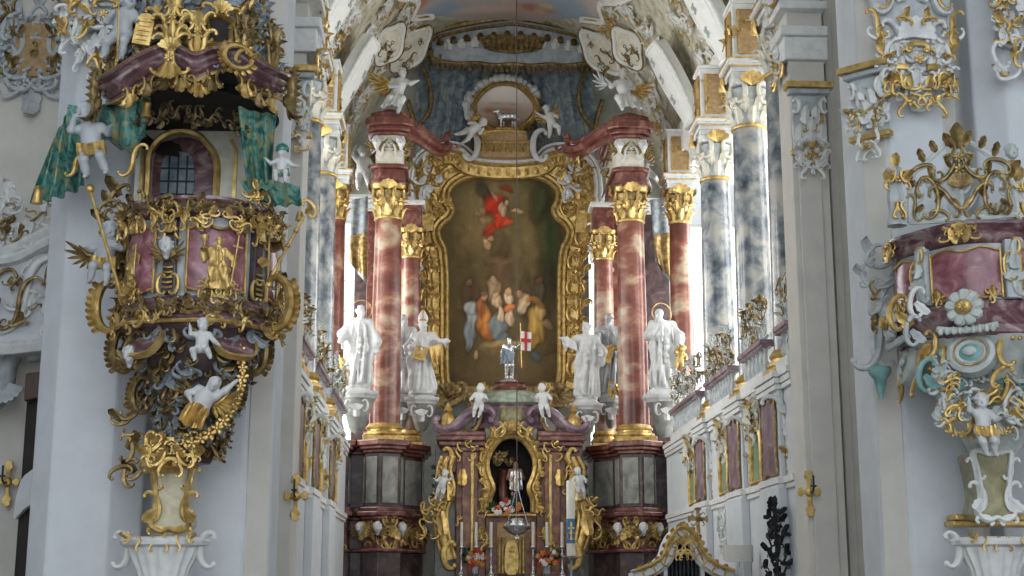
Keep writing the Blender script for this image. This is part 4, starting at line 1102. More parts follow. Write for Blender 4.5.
# ---- altarpiece
YP = 36.6
ol = [(502, 174.5), (483, 176), (470, 178.5), (460, 182), (452.5, 187.5), (448.5, 194.5), (449.5, 203), (453, 210.5), (450, 218.5), (442.5, 225), (438.5, 232), (439.5, 240), (444, 249), (446, 262), (447, 282), (447, 330), (447, 372), (449, 386)]
Rr = [(502 + (502 - x) * 1.03, y) for x, y in ol]
O = [at(x, y, YP) for x, y in ol]; O2 = [at(x, y, YP) for x, y in Rr]
loop = [(p[0], p[2]) for p in O[::-1]] + [(p[0], p[2]) for p in O2[1:]]
loop = [tuple(p) for p in spline(loop, 4)]           # bottom left, over the top, bottom right
root = thing('altarpiece_painting', 'large dark shaped altarpiece painting of robed figures beneath a red-robed angel', 'painting', (at(502, 386, YP)[0], YP, at(502, 386, YP)[2]))
def paintpix(px, py):
    n = len(px); c = np.zeros((n, 3))
    px, py = px + .9 * np.sin(py * .28 + px * .1) + .5 * np.sin(py * .31 - px * .5), py + .9 * np.sin(px * .34 + py * .13) + .5 * np.sin(px * .33 - py * .6)
    t = np.clip((py - 174) / 212, 0, 1)[:, None]
    c[:] = np.array([.105, .080, .034]) * (1 - t) + np.array([.085, .058, .026]) * t
    def blob(cx, cy, rx_, ry_, k, a=1.0, rot=0.0, hard=3.2):
        k = np.array(k) * (1.0 if rx_ < 16 else 1.1)
        dx, dy = px - cx, py - cy
        u = (dx * math.cos(rot) + dy * math.sin(rot)) / rx_; v = (-dx * math.sin(rot) + dy * math.cos(rot)) / ry_
        rr = np.sqrt(u * u + v * v); w = (np.clip(hard * (1 - rr), 0, 1) * a)[:, None]
        if rx_ < 16:
            e = (np.clip(3 * (1.22 - rr), 0, 1) * .45 * a)[:, None]; c[:] = c * (1 - e) + c * .35 * e
            sh = np.clip(1.12 - .30 * (.55 * u + .8 * v) - .38 * rr * rr + .17 * np.sin(6.5 * u + 2.5 * v + cx) * (ry_ > 7), .3, 1.6)[:, None]
            c[:] = c * (1 - w) + np.array(k) * sh * w
        else: c[:] = c * (1 - w) + np.array(k) * w
    for q in ((472, 205, 36, 34, (.21, .155, .065), .8), (500, 190, 34, 22, (.20, .15, .07), .7), (478, 235, 34, 30, (.19, .135, .055), .8), (528, 235, 26, 34, (.16, .115, .05), .7), (463, 268, 22, 22, (.085, .06, .025), .7), (497, 262, 20, 26, (.10, .065, .03), .6)):
        blob(*q, hard=.9)
    blob(551, 240, 14, 60, (.040, .050, .022), .95, -.14, 1.4); blob(541, 202, 11, 26, (.052, .060, .026), .9, .2, 1.5); blob(546, 290, 12, 34, (.030, .032, .016), .8, 0, 1.2)
    c *= 1.4
    # masonry
    blob(500, 290, 14, 44, (.125, .075, .038), .9, 0, 4); blob(500, 262, 20, 4, (.15, .09, .045), .9, 0, 3); blob(527, 300, 7, 30, (.075, .05, .025), .8, 0, 3); blob(500, 247, 12, 14, (.11, .075, .035), .8, 0, 2)
    # flying angel
    blob(483, 193, 7, 15, (.085, .066, .042), .95, -.5); blob(506, 189, 8, 4, (.28, .055, .022), .9, .3)
    blob(494, 206, 13, 13, (.46, .045, .020), 1, .4); blob(500, 222, 10, 9, (.50, .055, .022), 1, -.3); blob(489, 232, 7, 8, (.42, .045, .02), .9, .5); blob(509, 224, 7, 4, (.55, .08, .03), .9)
    blob(503, 210, 5, 8, (.52, .36, .21), 1, .25); blob(506, 201, 4, 4.5, (.12, .06, .03), 1); blob(507, 203, 2.6, 3, (.55, .38, .24), 1); blob(517, 212, 8, 1.8, (.48, .32, .18), .9, .1); blob(494, 197, 2, 7, (.46, .30, .17), .9, -.5)
    for q in ((482, 213), (477, 216), (482, 222)): blob(q[0], q[1], 4.5, 3.5, (.34, .20, .10), .9, .3)
    blob(486, 247, 5, 5, (.50, .30, .14), .95); blob(485, 244, 3, 3, (.60, .40, .22), .9); blob(490, 240, 4, 2, (.42, .28, .14), .8, -.6)
    # the group
    blob(470, 300, 11, 22, (.11, .065, .035), .9); blob(469, 285, 4, 4.5, (.22, .13, .07), .9); blob(494, 291, 8, 14, (.30, .20, .11), .9); blob(494, 282, 4, 4.5, (.36, .24, .13), 1)
    blob(470, 326, 7, 26, (.34, .35, .33), 1, .08, 2.2); blob(471, 309, 8, 8, (.42, .43, .40), 1); blob(468, 338, 5, 16, (.24, .27, .27), .9); blob(484, 322, 9, 20, (.48, .19, .05), 1, -.12, 2.2); blob(488, 333, 9, 10, (.40, .14, .035), 1); blob(480, 309, 4, 11, (.36, .13, .04), .9)
    blob(484, 299, 4, 4.6, (.42, .26, .14), 1); blob(483, 296, 4, 3, (.20, .11, .05), .9)
    blob(498, 328, 10, 15, (.17, .20, .19), 1, .1); blob(505, 342, 9, 9, (.14, .16, .16), .9); blob(497, 303, 6, 8, (.58, .38, .22), 1); blob(496, 297, 3.6, 4, (.55, .36, .2), 1); blob(501, 315, 4, 9, (.58, .40, .24), 1, -.2); blob(509, 300, 5, 8, (.62, .44, .28), 1); blob(509, 293, 3.8, 4.4, (.46, .28, .14), 1); blob(510, 309, 7, 4.5, (.62, .20, .06), 1); blob(510, 320, 5, 9, (.56, .38, .24), 1)
    blob(524, 305, 7, 12, (.52, .37, .22), 1, .35); blob(520, 296, 4, 4.5, (.34, .18, .09), 1); blob(529, 300, 4, 3, (.50, .16, .04), .9)
    blob(537, 327, 9, 20, (.44, .27, .07), 1, -.15); blob(532, 342, 9, 9, (.36, .20, .05), 1); blob(541, 313, 6, 9, (.50, .33, .12), 1); blob(549, 326, 7, 5, (.26, .17, .09), .8, .4); blob(541, 293, 6, 14, (.10, .075, .05), .9); blob(541, 282, 4.5, 5, (.16, .075, .045), 1); blob(538, 303, 12, 4, (.30, .14, .05), .7, .5)
    # ground
    blob(502, 372, 62, 20, (.125, .085, .040), .85, 0, 1.1); blob(503, 348, 26, 8, (.28, .20, .075), .95, 0, 3); blob(503, 351, 24, 6, (.13, .085, .035), .95, 0, 3); blob(507, 345, 18, 4, (.32, .23, .09), .7)
    blob(476, 356, 2.4, 6, (.46, .28, .15), 1, .3); blob(537, 357, 5, 5, (.085, .10, .11), .9); blob(548, 350, 14, 6, (.11, .08, .04), .6)
    rg = np.random.RandomState(5)
    for _ in range(420):
        cx, cy = rg.uniform(440, 564), rg.uniform(176, 384); f = rg.uniform(.78, 1.26)
        d = np.exp(-(((px - cx) / rg.uniform(1.5, 5)) ** 2 + ((py - cy) / rg.uniform(1.5, 6)) ** 2))[:, None]
        c[:] = c * (1 + d * (f - 1))
    return c
# canvas as a grid that follows the shaped outline
lp = np.array(loop); zs = np.linspace(lp[:, 1].min() + .01, lp[:, 1].max() - .01, 200)
h = len(lp) // 2
lz = lp[:h + 1]; rz_ = lp[h:][::-1]
V = []; pix = []
for z in zs:
    xl = np.interp(z, np.maximum.accumulate(lz[:, 1]), lz[:, 0]) - .03; xr = np.interp(z, np.maximum.accumulate(rz_[:, 1]), rz_[:, 0]) + .03
    V.append([(x, YP, z) for x in np.linspace(xl, xr, 130)])
V = np.array(V).transpose(1, 0, 2)
b = MB(); b.grid(V); 
co = b.build('canvas', M['paint'], root, smooth=False)
# metric size of the canvas scaled to the composition's own units
xc = at(502, 280, YP)[0]; zt = lp[:, 1].max(); zb = lp[:, 1].min()
P = V.reshape(-1, 3)
painted(co, paintpix(502 + (P[:, 0] - xc) * 38.4, 174.5 + (zt - P[:, 2]) / (zt - zb) * 211.5))
b = MB(); b.sweep([tuple(p) for p in lp], [(0, -.06), (0, -.02), (.0, -.06)], YP); 
pl = [tuple(p) for p in lp]
b = MB(); b.slab(pl, YP + .02, YP + .06); b.build('stretcher', M['wood'], root, smooth=False)
# gilt rocaille frame
root = thing('gilded_surround', 'broad gilded rocaille frame around the altarpiece painting', 'picture frame', (xc, 36.5, zb))
lpc = lp
b = MB(); b.sweep(lpc, [(-.05, 0), (-.05, .12), (.0, .18), (.05, .16), (.09, .10), (.16, .12), (.22, .06), (.38, .12), (.50, .16), (.56, .12), (.60, -.02)], 36.55); 
b.build('moulding', M['gold'], root)
b = MB(); b.sweep(lpc, [(-.06, .10), (-.03, .19), (.01, .19), (.02, .12)], 36.55); b.build('inner_fillet', M['gold'], root)
b = MB(); rg = random.Random(21)
pp = resample(lpc, 60)
for i in range(1, 59):
    t = nrm(pp[i + 1] - pp[i - 1]); n_ = V3(-t[1], t[0], 0)[:2]; a = math.atan2(t[1], t[0])
    p = pp[i] + n_ * .30
    b.M = fr((p[0], 36.40, p[1])) @ ry(-a + (PI if p[0] > xc else 0) * 0)
    side = 1 if p[0] < xc else -1
    if i % 3 == 0: b.scroll(.40, .045, 'C', ang=PI / 2, flip=side < 0, m=20, lift=.05)
    elif i % 3 == 1: b.leaf(.36, .26, .55, base=(0, 0, -.12)); b.leaf(.26, .18, .5, base=(.1, -.03, .05), ang=.8 * side)
    else: b.rosette(.09, (0, -.03, 0)); b.scroll(.28, .035, 'S', ang=rg.uniform(0, 6), base=(0, -.02, .16), m=16)
b.build('frame_ornament', M['gold'], root)
b = MB()
for i in range(2, 58, 2):
    t = nrm(pp[i + 1] - pp[i - 1]); a = math.atan2(t[1], t[0]); p = pp[i] + np.array([-t[1], t[0]]) * (.58 + .05 * (i % 4))
    side = 1 if p[0] < xc else -1
    b.M = fr((p[0], 36.42, p[1])) @ ry(-a); b.scroll(.36, .04, 'CS'[i // 2 % 2], ang=PI / 2 + .5 * (i % 3 - 1), m=20, lift=.05); b.leaf(.3, .2, .5, base=(0, 0, -.06), ang=.6 * side)
b.M = np.eye(4); b.tube([(p[0], 36.45, p[1]) for p in pp[1:-1]] if False else [(pp[i][0] + nrm(pp[i + 1] - pp[i - 1])[1] * -.58, 36.46, pp[i][1] + nrm(pp[i + 1] - pp[i - 1])[0] * .58) for i in range(1, 59)], .05, 6)
b.build('outer_scrolls', M['gold'], root)
for s in (-1, 1):
    b = MB(); p = at(502 + s * 54, 396, 36.2)
    b.M = fr(p) @ sc(s, 1, 1); b.shell(.42, a=PI * 1.1, ribs=9, ang=.5, base=(0, 0, -.1)); b.scroll(.8, .09, 'C', ang=-.9, m=30, n=8, base=(-.15, -.05, 0)); b.leaf(.5, .3, .7, ang=-1.3, base=(0, -.05, 0))
    b.build('corner_shell', M['oldgold'], root)
# bottom rail of the frame
b = MB(); z = at(502, 386, 36.4)[2]; b.bx(xc - 1.5, xc + 1.5, 36.3, 36.6, z - .28, z); b.build('bottom_rail', M['oldgold'], root, smooth=False, bevel=.04)
# ---- medallion
c = at(505, 108, 36.7)
root = thing('medallion', 'round-topped gilt medallion with pale painted sky behind the lamb', 'medallion', c)
a = np.linspace(0, 2 * PI, 64, endpoint=False)
oval = np.c_[.74 * np.sin(a) * (1 + .05 * np.cos(4 * a)), .64 * np.cos(a)]
b = MB(); b.M = fr(c); k = np.linspace(.02, 1, 30)
V = np.array([[(x * t, 0, z * t) for t in k] for x, z in oval]); b.grid(V, cu=True); co = b.build('painted_sky', M['fresco'], root, smooth=False)
P = V.reshape(-1, 3); t = np.clip((P[:, 2] + .5) / 1.1, 0, 1)[:, None]
cc = np.array([.42, .26, .16]) * (1 - t) + np.array([.95, .90, .85]) * t
for x, z, rx_, rz2, kk in ((0, -.05, .6, .12, (.42, .26, .17)), (-.1, .12, .5, .06, (.55, .40, .30)), (.25, .10, .14, .04, (.25, .30, .36)), (-.2, .13, .12, .03, (.28, .32, .36)), (-.45, -.08, .18, .08, (.40, .12, .08))):
    w = np.exp(-(((P[:, 0] - x) / rx_) ** 2 + ((P[:, 2] - z) / rz2) ** 2))[:, None] * .8; cc = cc * (1 - w) + np.array(kk) * w
painted(co, cc)
b = MB(); b.M = fr(c); b.sweep(oval[::-1], [(0, -.05), (0, .10), (-.05, .16), (-.11, .10), (-.16, .12), (-.20, -.05)], 0, True); b.sweep(oval, [(0, -.05), (0, .10), (.05, .16), (.11, .10), (.16, .12), (.20, -.05)], 0, True); b.build('frame', M['gold'], root)
b = MB(); b.M = fr(c)
for i in range(16):
    q = 2 * PI * i / 16; b.M = fr(c) @ tr(.92 * math.sin(q), -.1, .82 * math.cos(q)) @ ry(q); b.leaf(.22, .2, .5); b.scroll(.2, .02, 'C', m=14)
b.build('frame_leaves', M['oldgold'], root)
w = MB()
for i in range(14):
    q = PI * (.15 + .7 * i / 13) * (1) - PI / 2; w.ball(c + V3(.98 * math.sin(q), -.12, .85 * math.cos(q)), RN.uniform(.07, .13), 8, 6)
for i in range(12): w.ball(c + V3(-1.0 + RN.uniform(-.1, .1), -.1, -.3 + i * .06), RN.uniform(.08, .13), 8, 6)
w.build('stucco_cloud', M['grey_stucco'], root)
# lamb lying on its book
c = at(507, 119, 36.3)
root = thing('lamb_sculpture', 'small silvered lamb standing in front of the medallion', 'lamb', c)
P = [('c', (-.16, 0, .02), (.18, 0, .04), .115, .125, .05), ('c', (-.17, -.01, .05), (-.27, -.02, .17), .075, .06, .05), ('c', (-.27, -.02, .18), (-.37, -.05, .15), .062, .035, .03),
     ('c', (-.24, .03, .22), (-.20, .06, .17), .022, .015, .01), ('c', (-.25, -.07, .22), (-.20, -.1, .17), .022, .015, .01), ('c', (.27, 0, .05), (.33, .0, -.06), .035, .025, .03)]
for x, dx in ((-.15, -.05), (-.10, .03), (.14, .02), (.20, .06)):
    y = .045 if dx > 0 else -.045; P += [('c', (x, y, -.03), (x + dx * .4, y, -.14), .05, .03, .03), ('c', (x + dx * .4, y, -.14), (x + dx * .2, y, -.26), .028, .02, .01), ('c', (x + dx * .2, y, -.26), (x + dx * .2 - .03, y, -.27), .02, .015, .01)]
def wool(x, y, z): return .007 * np.sin(60 * x) * np.sin(55 * z + 1) * np.cos(50 * y) * (x > -.24)
mb = MB(); mb.M = fr(c + V3(0, 0, .03)); mb.add(*surf(P, .014, wool)); mb.build('body', M['silver'], root, auto=75)
b = MB(); b.M = fr(c + V3(0, 0, -.26)); b.box((0, .02, -.06), (.62, .3, .10)); b.build('book', M['gold'], root, smooth=False, bevel=.02)
# ---- canopy valance and curtain against the apse wall
root = thing('valance', 'pale blue scalloped valance with gold tassel fringe under the fresco', 'valance', (0, 36.3, at(508, 66, 36.3)[2]))
xl, xr = at(432, 40, 36.4)[0], at(592, 40, 36.4)[0]; xm = (xl + xr) / 2; W = (xr - xl) / 2
def top_z(u): return at(512, 34 - 14 * (1 - abs(u)) ** .6 + 4 * math.cos(6 * u) * 0, 36.4)[2]
z0 = at(512, 63, 36.4)[2]
u = np.linspace(-1, 1, 61)
b = MB(); V = np.array([[(xm + W * q, 36.5 - .30 * (1 - q * q) - .05 * math.cos(14 * q) * (1 - t), top_z(q) * t + (z0 - .18 * (1 - q * q)) * (1 - t)) for t in np.linspace(0, 1, 8)] for q in u])
b.grid(V); b.grid(V[::-1] + [0, .06, 0]); b.build('cloth', M['valance'], root)
b = MB(); b.tube(V[:, -1] + [0, -.03, 0], .10, 8, .8); b.tube(V[:, -1] + [0, -.05, -.22], .05, 7)
for i in range(0, 61, 2):
    p = V[i, 0]; b.lathe([(.01, -.20), (.055, -.16), (.04, -.04), (.05, 0), (.02, .03)], 7, p + [0, -.02, .02])
b.tube(V[:, 0] + [0, -.02, .05], .05, 6)
for i in range(3, 60, 5):
    p = V[i, 5]; b.M = fr(p + [0, -.06, -.15]); b.leaf(.26, .24, .3, ang=PI, base=(0, 0, .15)); b.M = np.eye(4)
b.build('gilt_fringe', M['oldgold'], root)
w = MB()
for i in range(6, 58, 5):
    p = V[i, 4]; w.M = fr(p + [0, -.07, -.12]); w.leaf(.32, .26, .3, ang=PI, base=(0, 0, .14)); w.ball((0, -.04, .14), .06, 8, 6)
w.build('white_tassel', M['rib'], root)
b = MB(); p = V[30, 3]
b.M = fr(p + [0, -.10, -.05]); b.slab(spline([(-.85, .22), (0, .30), (.85, .22), (.7, -.12), (.35, -.20), (0, -.24), (-.35, -.20), (-.7, -.12)], 4, True), -.05, .02)
for i in range(11):
    b.leaf(.26, .13, .3, ang=PI, base=(-.75 + i * .15, -.08, .05)); b.rosette(.05, (-.75 + i * .15, -.08, .14))
b.build('gilt_apron', M['oldgold'], root)
for s in (-1, 1):
    b = MB(); b.M = fr(V[0 if s < 0 else 60, 4] + [0, -.1, -.1]); b.scroll(.7, .07, 'C', flip=s > 0, ang=s * .4, n=8); b.leaf(.5, .3, .6, ang=s * 2.6); b.build('corner_volute', M['oldgold'], root)
for s in (-1, 1):
    root = thing('curtain', 'blue-grey patterned curtain gathered behind the medallion, ' + SIDE[s], 'curtain', (s * 1.2, 37.0, at(508, 165, 37)[2]), 'curtains of the altar canopy')
    b = MB(); A = [at(505 + s * q, 62, 37.0) for q in (2, 30, 58, 84)]; B = [at(505 + s * q, y, 36.9) for q, y in ((14, 150), (34, 158), (62, 156), (96, 150))]
    sheet(b, A, B, 40, 12, .09, 7, thick=.03, ph=1); b.build('cloth', M['curtain'], root)
    b = MB(); pth = spline([at(505 + s * q, y, 36.75) for q, y in ((82, 66), (74, 90), (76, 112), (92, 132))], 6); b.tube(pth, .06, 7)
    pth = spline([at(505 + s * q, y, 36.6) for q, y in ((98, 100), (92, 118), (90, 132))], 6); b.tube(pth, .07, 7); b.build('gilt_border', M['oldgold'], root)
# ---- entablature of the altar columns
for s in (-1, 1):
    root = thing('altar_entablature', 'red marble entablature with sweeping broken pediment above the altar columns, ' + SIDE[s], 'entablature', (s * 2.95, 33, 11.203), 'red entablatures over the altar columns')
    def ring(w, d): return mir([(2.95 - w, 33 - w * .7), (2.95 - w * .6, 33 - w), (2.95 + w * .6, 33 - w), (2.95 + w, 33 - w * .7), (2.95 + w, 35.2), (2.95 - w, 35.2)], s)
    b = MB(); prism(b, ring(.42, 0), 11.203, 11.3); prism(b, ring(.38, 0), 11.3, 11.58); prism(b, ring(.46, 0), 11.58, 11.68); b.build('frieze', M['redband'], root, smooth=False, bevel=.025)
    b = MB(); prism(b, ring(.33, 0), 11.68, 12.44); b.build('attic_block', M['cream'], root, smooth=False, bevel=.03)
    b = MB(); prism(b, ring(.42, 0), 12.44, 12.52); prism(b, ring(.50, 0), 12.52, 12.64); prism(b, ring(.58, 0), 12.64, 12.84); prism(b, ring(.46, 0), 12.84, 13.0); b.build('cornice', M['redband'], root, smooth=False, bevel=.03)
    # sweeping pediment arm towards the centre
    b = MB(); pth = spline([(s * 3.4, 33.1, 12.75), (s * 2.9, 32.85, 12.86), (s * 2.3, 33.2, 12.66), (s * 1.8, 34.1, 12.6), (s * 1.5, 34.7, 12.85)], 8)
    n = len(pth); t = np.linspace(0, 1, n)
    b.tube(pth, .30 - .20 * t, 10, .8, ax=(0, 0, 1)); b.tube(pth + [0, -.12, -.22], .14 - .09 * t, 8); b.tube(pth + [0, -.10, .16], .12 - .07 * t, 8)
    b.build('pediment_arm', M['redband'], root)
    b = MB(); b.M = fr((s * 1.45, 34.55, 12.9)); b.scroll(.5, .07, 'C', flip=s > 0, n=8, ang=s * .5); b.build('scroll_end', M['redband'], root)
    for k, dx in enumerate((-.22, .22)):
        c = V3(s * 2.95 + dx * 1.35, 32.56, 12.22)
        cherub('cherub_head', c, .27, M['statue'], root, yaw=dx)
        b = MB(); b.M = fr((s * 2.95 + dx * .7, 32.6, 12.02)); b.scroll(.34, .035, 'S', flip=dx > 0); b.build('stucco_scroll', M['statue'], root)
    b = MB(); b.M = fr((s * 2.2, 33.9, 11.85)); b.rocaille(random.Random(31), .8, .7, 8, .34, sym=False); b.build('gilt_rocaille', M['oldgold'], root)
# ================================================================= ALTAR SCULPTURE
def figure_at(px, pyfoot, Y): return at(px, pyfoot, Y)
# ---- consoles
def console(px, py, Y, w, label, h=.95, bm='green'):
    c = at(px, py, Y)
    root = thing('statue_console', label, 'console', (c[0], c[1], c[2] - h), 'statue consoles of the high altar')
    b = MB(); b.lathe([(w * .42, -.16), (w * .46, -.10), (w * .50, -.08), (w * .52, -.03), (w * .52, 0)], 8, c, 1, .8, a0=PI / 8, a1=2 * PI + PI / 8); b.build('slab', M['statue'], root, smooth=False, bevel=.012)
    b = MB(); b.lathe([(w * .08, -h), (w * .16, -h + .08), (w * .20, -h + .2), (w * .27, -h * .5), (w * .34, -.28), (w * .40, -.161)], 20, c, 1, .8, rf=lambda a, t: 1 + .06 * math.cos(4 * a)); b.build('corbel', M['grey'] if bm == 'green' else M['purple'], root)
    g = MB(); g.M = fr(c + V3(0, -w * .40, -.30)); g.shell(.16, ang=PI, ribs=7); g.leaf(.3, .18, ang=PI, base=(0, .02, -.08)); g.scroll(.26, .03, base=(-.2, .02, -.05)); g.scroll(.26, .03, base=(.2, .02, -.05), flip=True); g.build('shell_ornament', M['statue'], root)
    return c
def plinth(root, c, w, h, m='statue'):
    b = MB(); b.lathe([(w, 0), (w * 1.02, h * .2), (w * .9, h * .5), (w * .85, h)], 10, c, 1, .85); b.build('plinth', M[m], root, bevel=.01)
# outer saint on the pulpit side: bearded, open arms, gilded child below
SG = 'white stucco statues of the high altar'
c = console(358, 392, 31.9, .98, 'white console with marble corbel under the bearded haloed statue')
root = thing('saint_statue', 'white statue of a bearded robed saint with halo, gilded child at the feet', 'statue', c, SG)
plinth(root, c, .34, .08)
mb = MB(); mb.M = fr(c + V3(0, 0, .07)); S = 1.92
mb.add(*saint(S, .02, yaw=.35, beard=.5, el=(-.185, -.02, .66), hl=(-.20, -.14, .58), er=(.19, -.02, .63), hr=(.21, -.06, .50), sway=.02, seed=1, robe=.92, fl=(-.06, -.03, .03), kl=(-.05, -.08, .29), hd=(.015, -.03, .925))); mb.build('body', M['statue'], root, auto=75)
b = MB(); a = np.linspace(0, 2 * PI, 32, endpoint=False); h = c + V3(.03, .06, .07 + S * .96); b.tube(np.c_[h[0] + .24 * np.cos(a), np.full(32, h[1]), h[2] + .24 * np.sin(a)], .013, 6, closed=True); b.build('halo', M['gold'], root)
b = MB(); b.M = fr(c + V3(-.36, -.12, .04)); b.add(*putto(.72, .016, hl=(-.2, -.15, .72), el=(-.2, -.05, .62), hr=(.12, -.16, .62), kr=(.10, -.12, .22), yaw=.3)); b.M = fr(c + V3(-.36, 0, .48)) @ sc(.36); wing(b, 1, -1, 5, 2); b.build('gilded_child', M['gold'], root, auto=75)
# bishop on the pulpit side
c = console(422, 398, 33.5, .86, 'white console under the mitred statue beside the altarpiece', .8)
root = thing('bishop_statue', 'white statue of a mitred bishop reaching toward the painting, gilt book at the waist', 'statue', c, SG)
plinth(root, c, .33, .08)
S = 1.80
mb = MB(); mb.M = fr(c + V3(0, 0, .07)); mb.add(*saint(S, .02, yaw=.6, beard=.4, hr=(.36, -.16, .70), er=(.24, -.05, .70), hl=(-.06, -.18, .60), el=(-.19, -.03, .66), robe=1.22, seed=2, nf=8, sway=-.02)); mb.build('body', M['statue'], root, auto=75)
b = MB(); h = c + V3(0, -.02, .07 + S * .985); b.lathe([(.105, 0), (.125, .06), (.12, .14), (.07, .24), (.01, .32)], 16, h, 1, .65); b.build('mitre', M['statue'], root)
b = MB(); b.lathe([(.128, .03), (.134, .045), (.128, .06)], 16, h, 1, .66, cap=False); b.tube([h + V3(0, -.09, .03), h + V3(0, -.075, .16), h + V3(0, -.01, .31)], .016, 6); b.build('gilt_band', M['gold'], root)
b = MB(); b.M = fr(c + V3(-.05, -.40, 1.02)) @ ry(.25) @ rx(-.3); b.box((0, 0, 0), (.30, .06, .36)); b.build('gilt_book', M['gold'], root, smooth=False, bevel=.012)
b = MB(); sheet(b, [c + V3(.12, -.24, 1.20), c + V3(.46, -.28, 1.28)], [c + V3(.26, -.24, .72), c + V3(.42, -.24, .82)], 14, 8, .03, 2); b.build('gilt_maniple', M['gold'], root)
# second figure behind the bishop
c = console(403, 396, 33.95, .56, 'small white console half hidden behind the front column, under the curly-haired figure', .8)
root = thing('attendant_statue', 'white curly-haired figure looking out from behind the bishop statue', 'statue', c, SG)
plinth(root, c, .28, .06)
mb = MB(); mb.M = fr(c + V3(-.02, 0, .05)); mb.add(*saint(1.95, .022, yaw=.3, hair=2, hl=(-.05, -.15, .66), hr=(.14, -.15, .66), seed=3)); mb.build('body', M['statue'], root, auto=75)
# female figure on the window side
c = console(586, 404, 33.5, .86, 'white console under the barefoot statue pointing at the altarpiece', .75)
root = thing('saint_statue', 'tall bright white statue of a youthful saint, one arm raised toward the painting', 'statue', c, SG)
plinth(root, c, .33, .10)
S = 1.88
mb = MB(); mb.M = fr(c + V3(.02, 0, .09)); mb.add(*saint(S, .02, yaw=-.5, hair=1, el=(-.20, -.05, .74), hl=(-.33, -.16, .77), er=(.19, -.01, .66), hr=(.20, -.15, .58), robe=.95, seed=4, nf=8, sway=.025, hd=(.0, -.03, .93), kl=(-.07, -.10, .29))); mb.build('body', M['statue'], root, auto=75)
b = MB(); sheet(b, [c + V3(-.25, -.25, 1.45), c + V3(-.62, -.3, 1.58)], [c + V3(-.22, -.25, 1.25), c + V3(-.58, -.3, 1.40)], 12, 6, .03, 2); b.build('sleeve', M['statue'], root)
# grey figure behind with gilded wing
c = console(610, 396, 33.9, .56, 'white console beside the front column under the shaded grey statue', .8)
root = thing('saint_statue', 'shaded grey statue of a bearded saint with gilded scroll, close behind the front column', 'statue', c, SG)
plinth(root, c, .28, .06)
S = 1.98
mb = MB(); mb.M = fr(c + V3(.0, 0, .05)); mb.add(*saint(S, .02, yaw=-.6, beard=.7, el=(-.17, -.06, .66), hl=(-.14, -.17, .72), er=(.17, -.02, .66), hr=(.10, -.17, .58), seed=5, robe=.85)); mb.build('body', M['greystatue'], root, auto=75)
b = MB(); b.M = fr(c + V3(-.12, -.36, .98)) @ ry(.3); b.scroll(.5, .06, 'S', n=8); b.box((.05, .0, 0), (.22, .05, .42)); b.build('gilt_scroll', M['gold'], root, auto=30)
b = MB(); b.M = fr(c + V3(.02, -.24, .05)); b.rocaille(random.Random(2), .4, .5, 4, .25, sym=False); b.leaf(.5, .25, base=(0, 0, -.1)); b.build('gilt_foliage', M['gold'], root)
# outer saint, window side
c = console(664, 396, 31.9, 1.0, 'white console with marble corbel under the bald haloed statue')
root = thing('saint_statue', 'white statue of a bald bearded saint with halo holding a gilded child', 'statue', c, SG)
b = MB(); b.box(c + V3(0, 0, .06), (.74, .56, .12)); b.build('plinth', M['statue'], root, smooth=False, bevel=.02)
S = 1.94
mb = MB(); mb.M = fr(c + V3(0, 0, .11)); mb.add(*saint(S, .02, yaw=-.7, tilt=.15, beard=.7, hair=0, hd=(-.045, -.05, .92), el=(-.18, -.03, .66), hl=(-.02, -.17, .66), er=(.19, -.03, .66), hr=(.17, -.17, .56), seed=7, robe=.95, sway=-.015)); mb.build('body', M['statue'], root, auto=75)
b = MB(); sheet(b, [c + V3(.16, -.12, 1.62), c + V3(.40, -.08, 1.50)], [c + V3(.26, -.22, .92), c + V3(.52, -.12, .98)], 14, 8, .035, 2); b.build('mantle', M['statue'], root)
b = MB(); h = c + V3(.0, .06, .11 + S * .95); b.tube(np.c_[h[0] + .24 * np.cos(a), np.full(32, h[1]) + .1 * np.cos(a), h[2] + .24 * np.sin(a)], .013, 6, closed=True); b.build('halo', M['gold'], root)
b = MB(); b.M = fr(c + V3(.26, -.34, .50)) @ ry(.25); b.add(*putto(.66, .015, hl=(-.26, -.1, .72), el=(-.2, -.05, .66), kr=(.12, -.12, .22), fr=(.16, -.02, .05), yaw=-.4)); b.M = fr(c + V3(.26, -.28, .9)) @ sc(.34); wing(b, 1, 1, 5, 2); b.build('gilded_child', M['gold'], root, auto=75)
# ---- big angels above the entablatures and putti
c = at(397, 112, 32.75)
root = thing('angel_sculpture', 'large white draped angel with gilt wing kneeling on the red entablature, pulpit side', 'angel', c, 'angels on the altar entablature')
S = 1.35
mb = MB(); mb.M = fr(c); 
mb.add(*saint(S, .018, pel=(-.02, 0, .30), ch=(.03, -.03, .49), hd=(.09, -.06, .72), sl=(-.09, -.02, .58), sr=(.15, -.03, .58), el=(-.13, -.1, .46), hl=(.02, -.2, .44), er=(.24, -.08, .52), hr=(.35, -.1, .56), kl=(-.10, -.22, .20), fl=(-.24, -.14, .04), kr=(.10, -.2, .18), fr=(.02, -.16, -.06), yaw=.8, robe=0, hs=.185)); mb.build('body', M['statue'], root, auto=75)
b = MB(); b.M = fr(c); sheet(b, [(-.24, -.20, .36), (-.02, -.26, .42), (.16, -.20, .34)], [(-.42, -.28, .02), (-.10, -.40, .06), (.12, -.30, .0)], 26, 10, .05, 4, thick=.05, sag=.05); b.build('drapery', M['statue'], root)
b = MB(); b.M = fr(c + V3(-.05, .05, .72)) @ ry(-.9) @ sc(.72); wing(b, 1, -1, 7, 3); b.build('wing', M['gold'], root)
c = at(622, 112, 32.75)
root = thing('angel_sculpture', 'large white angel holding a mirror-like palm, kneeling on the red entablature, window side', 'angel', c, 'angels on the altar entablature')
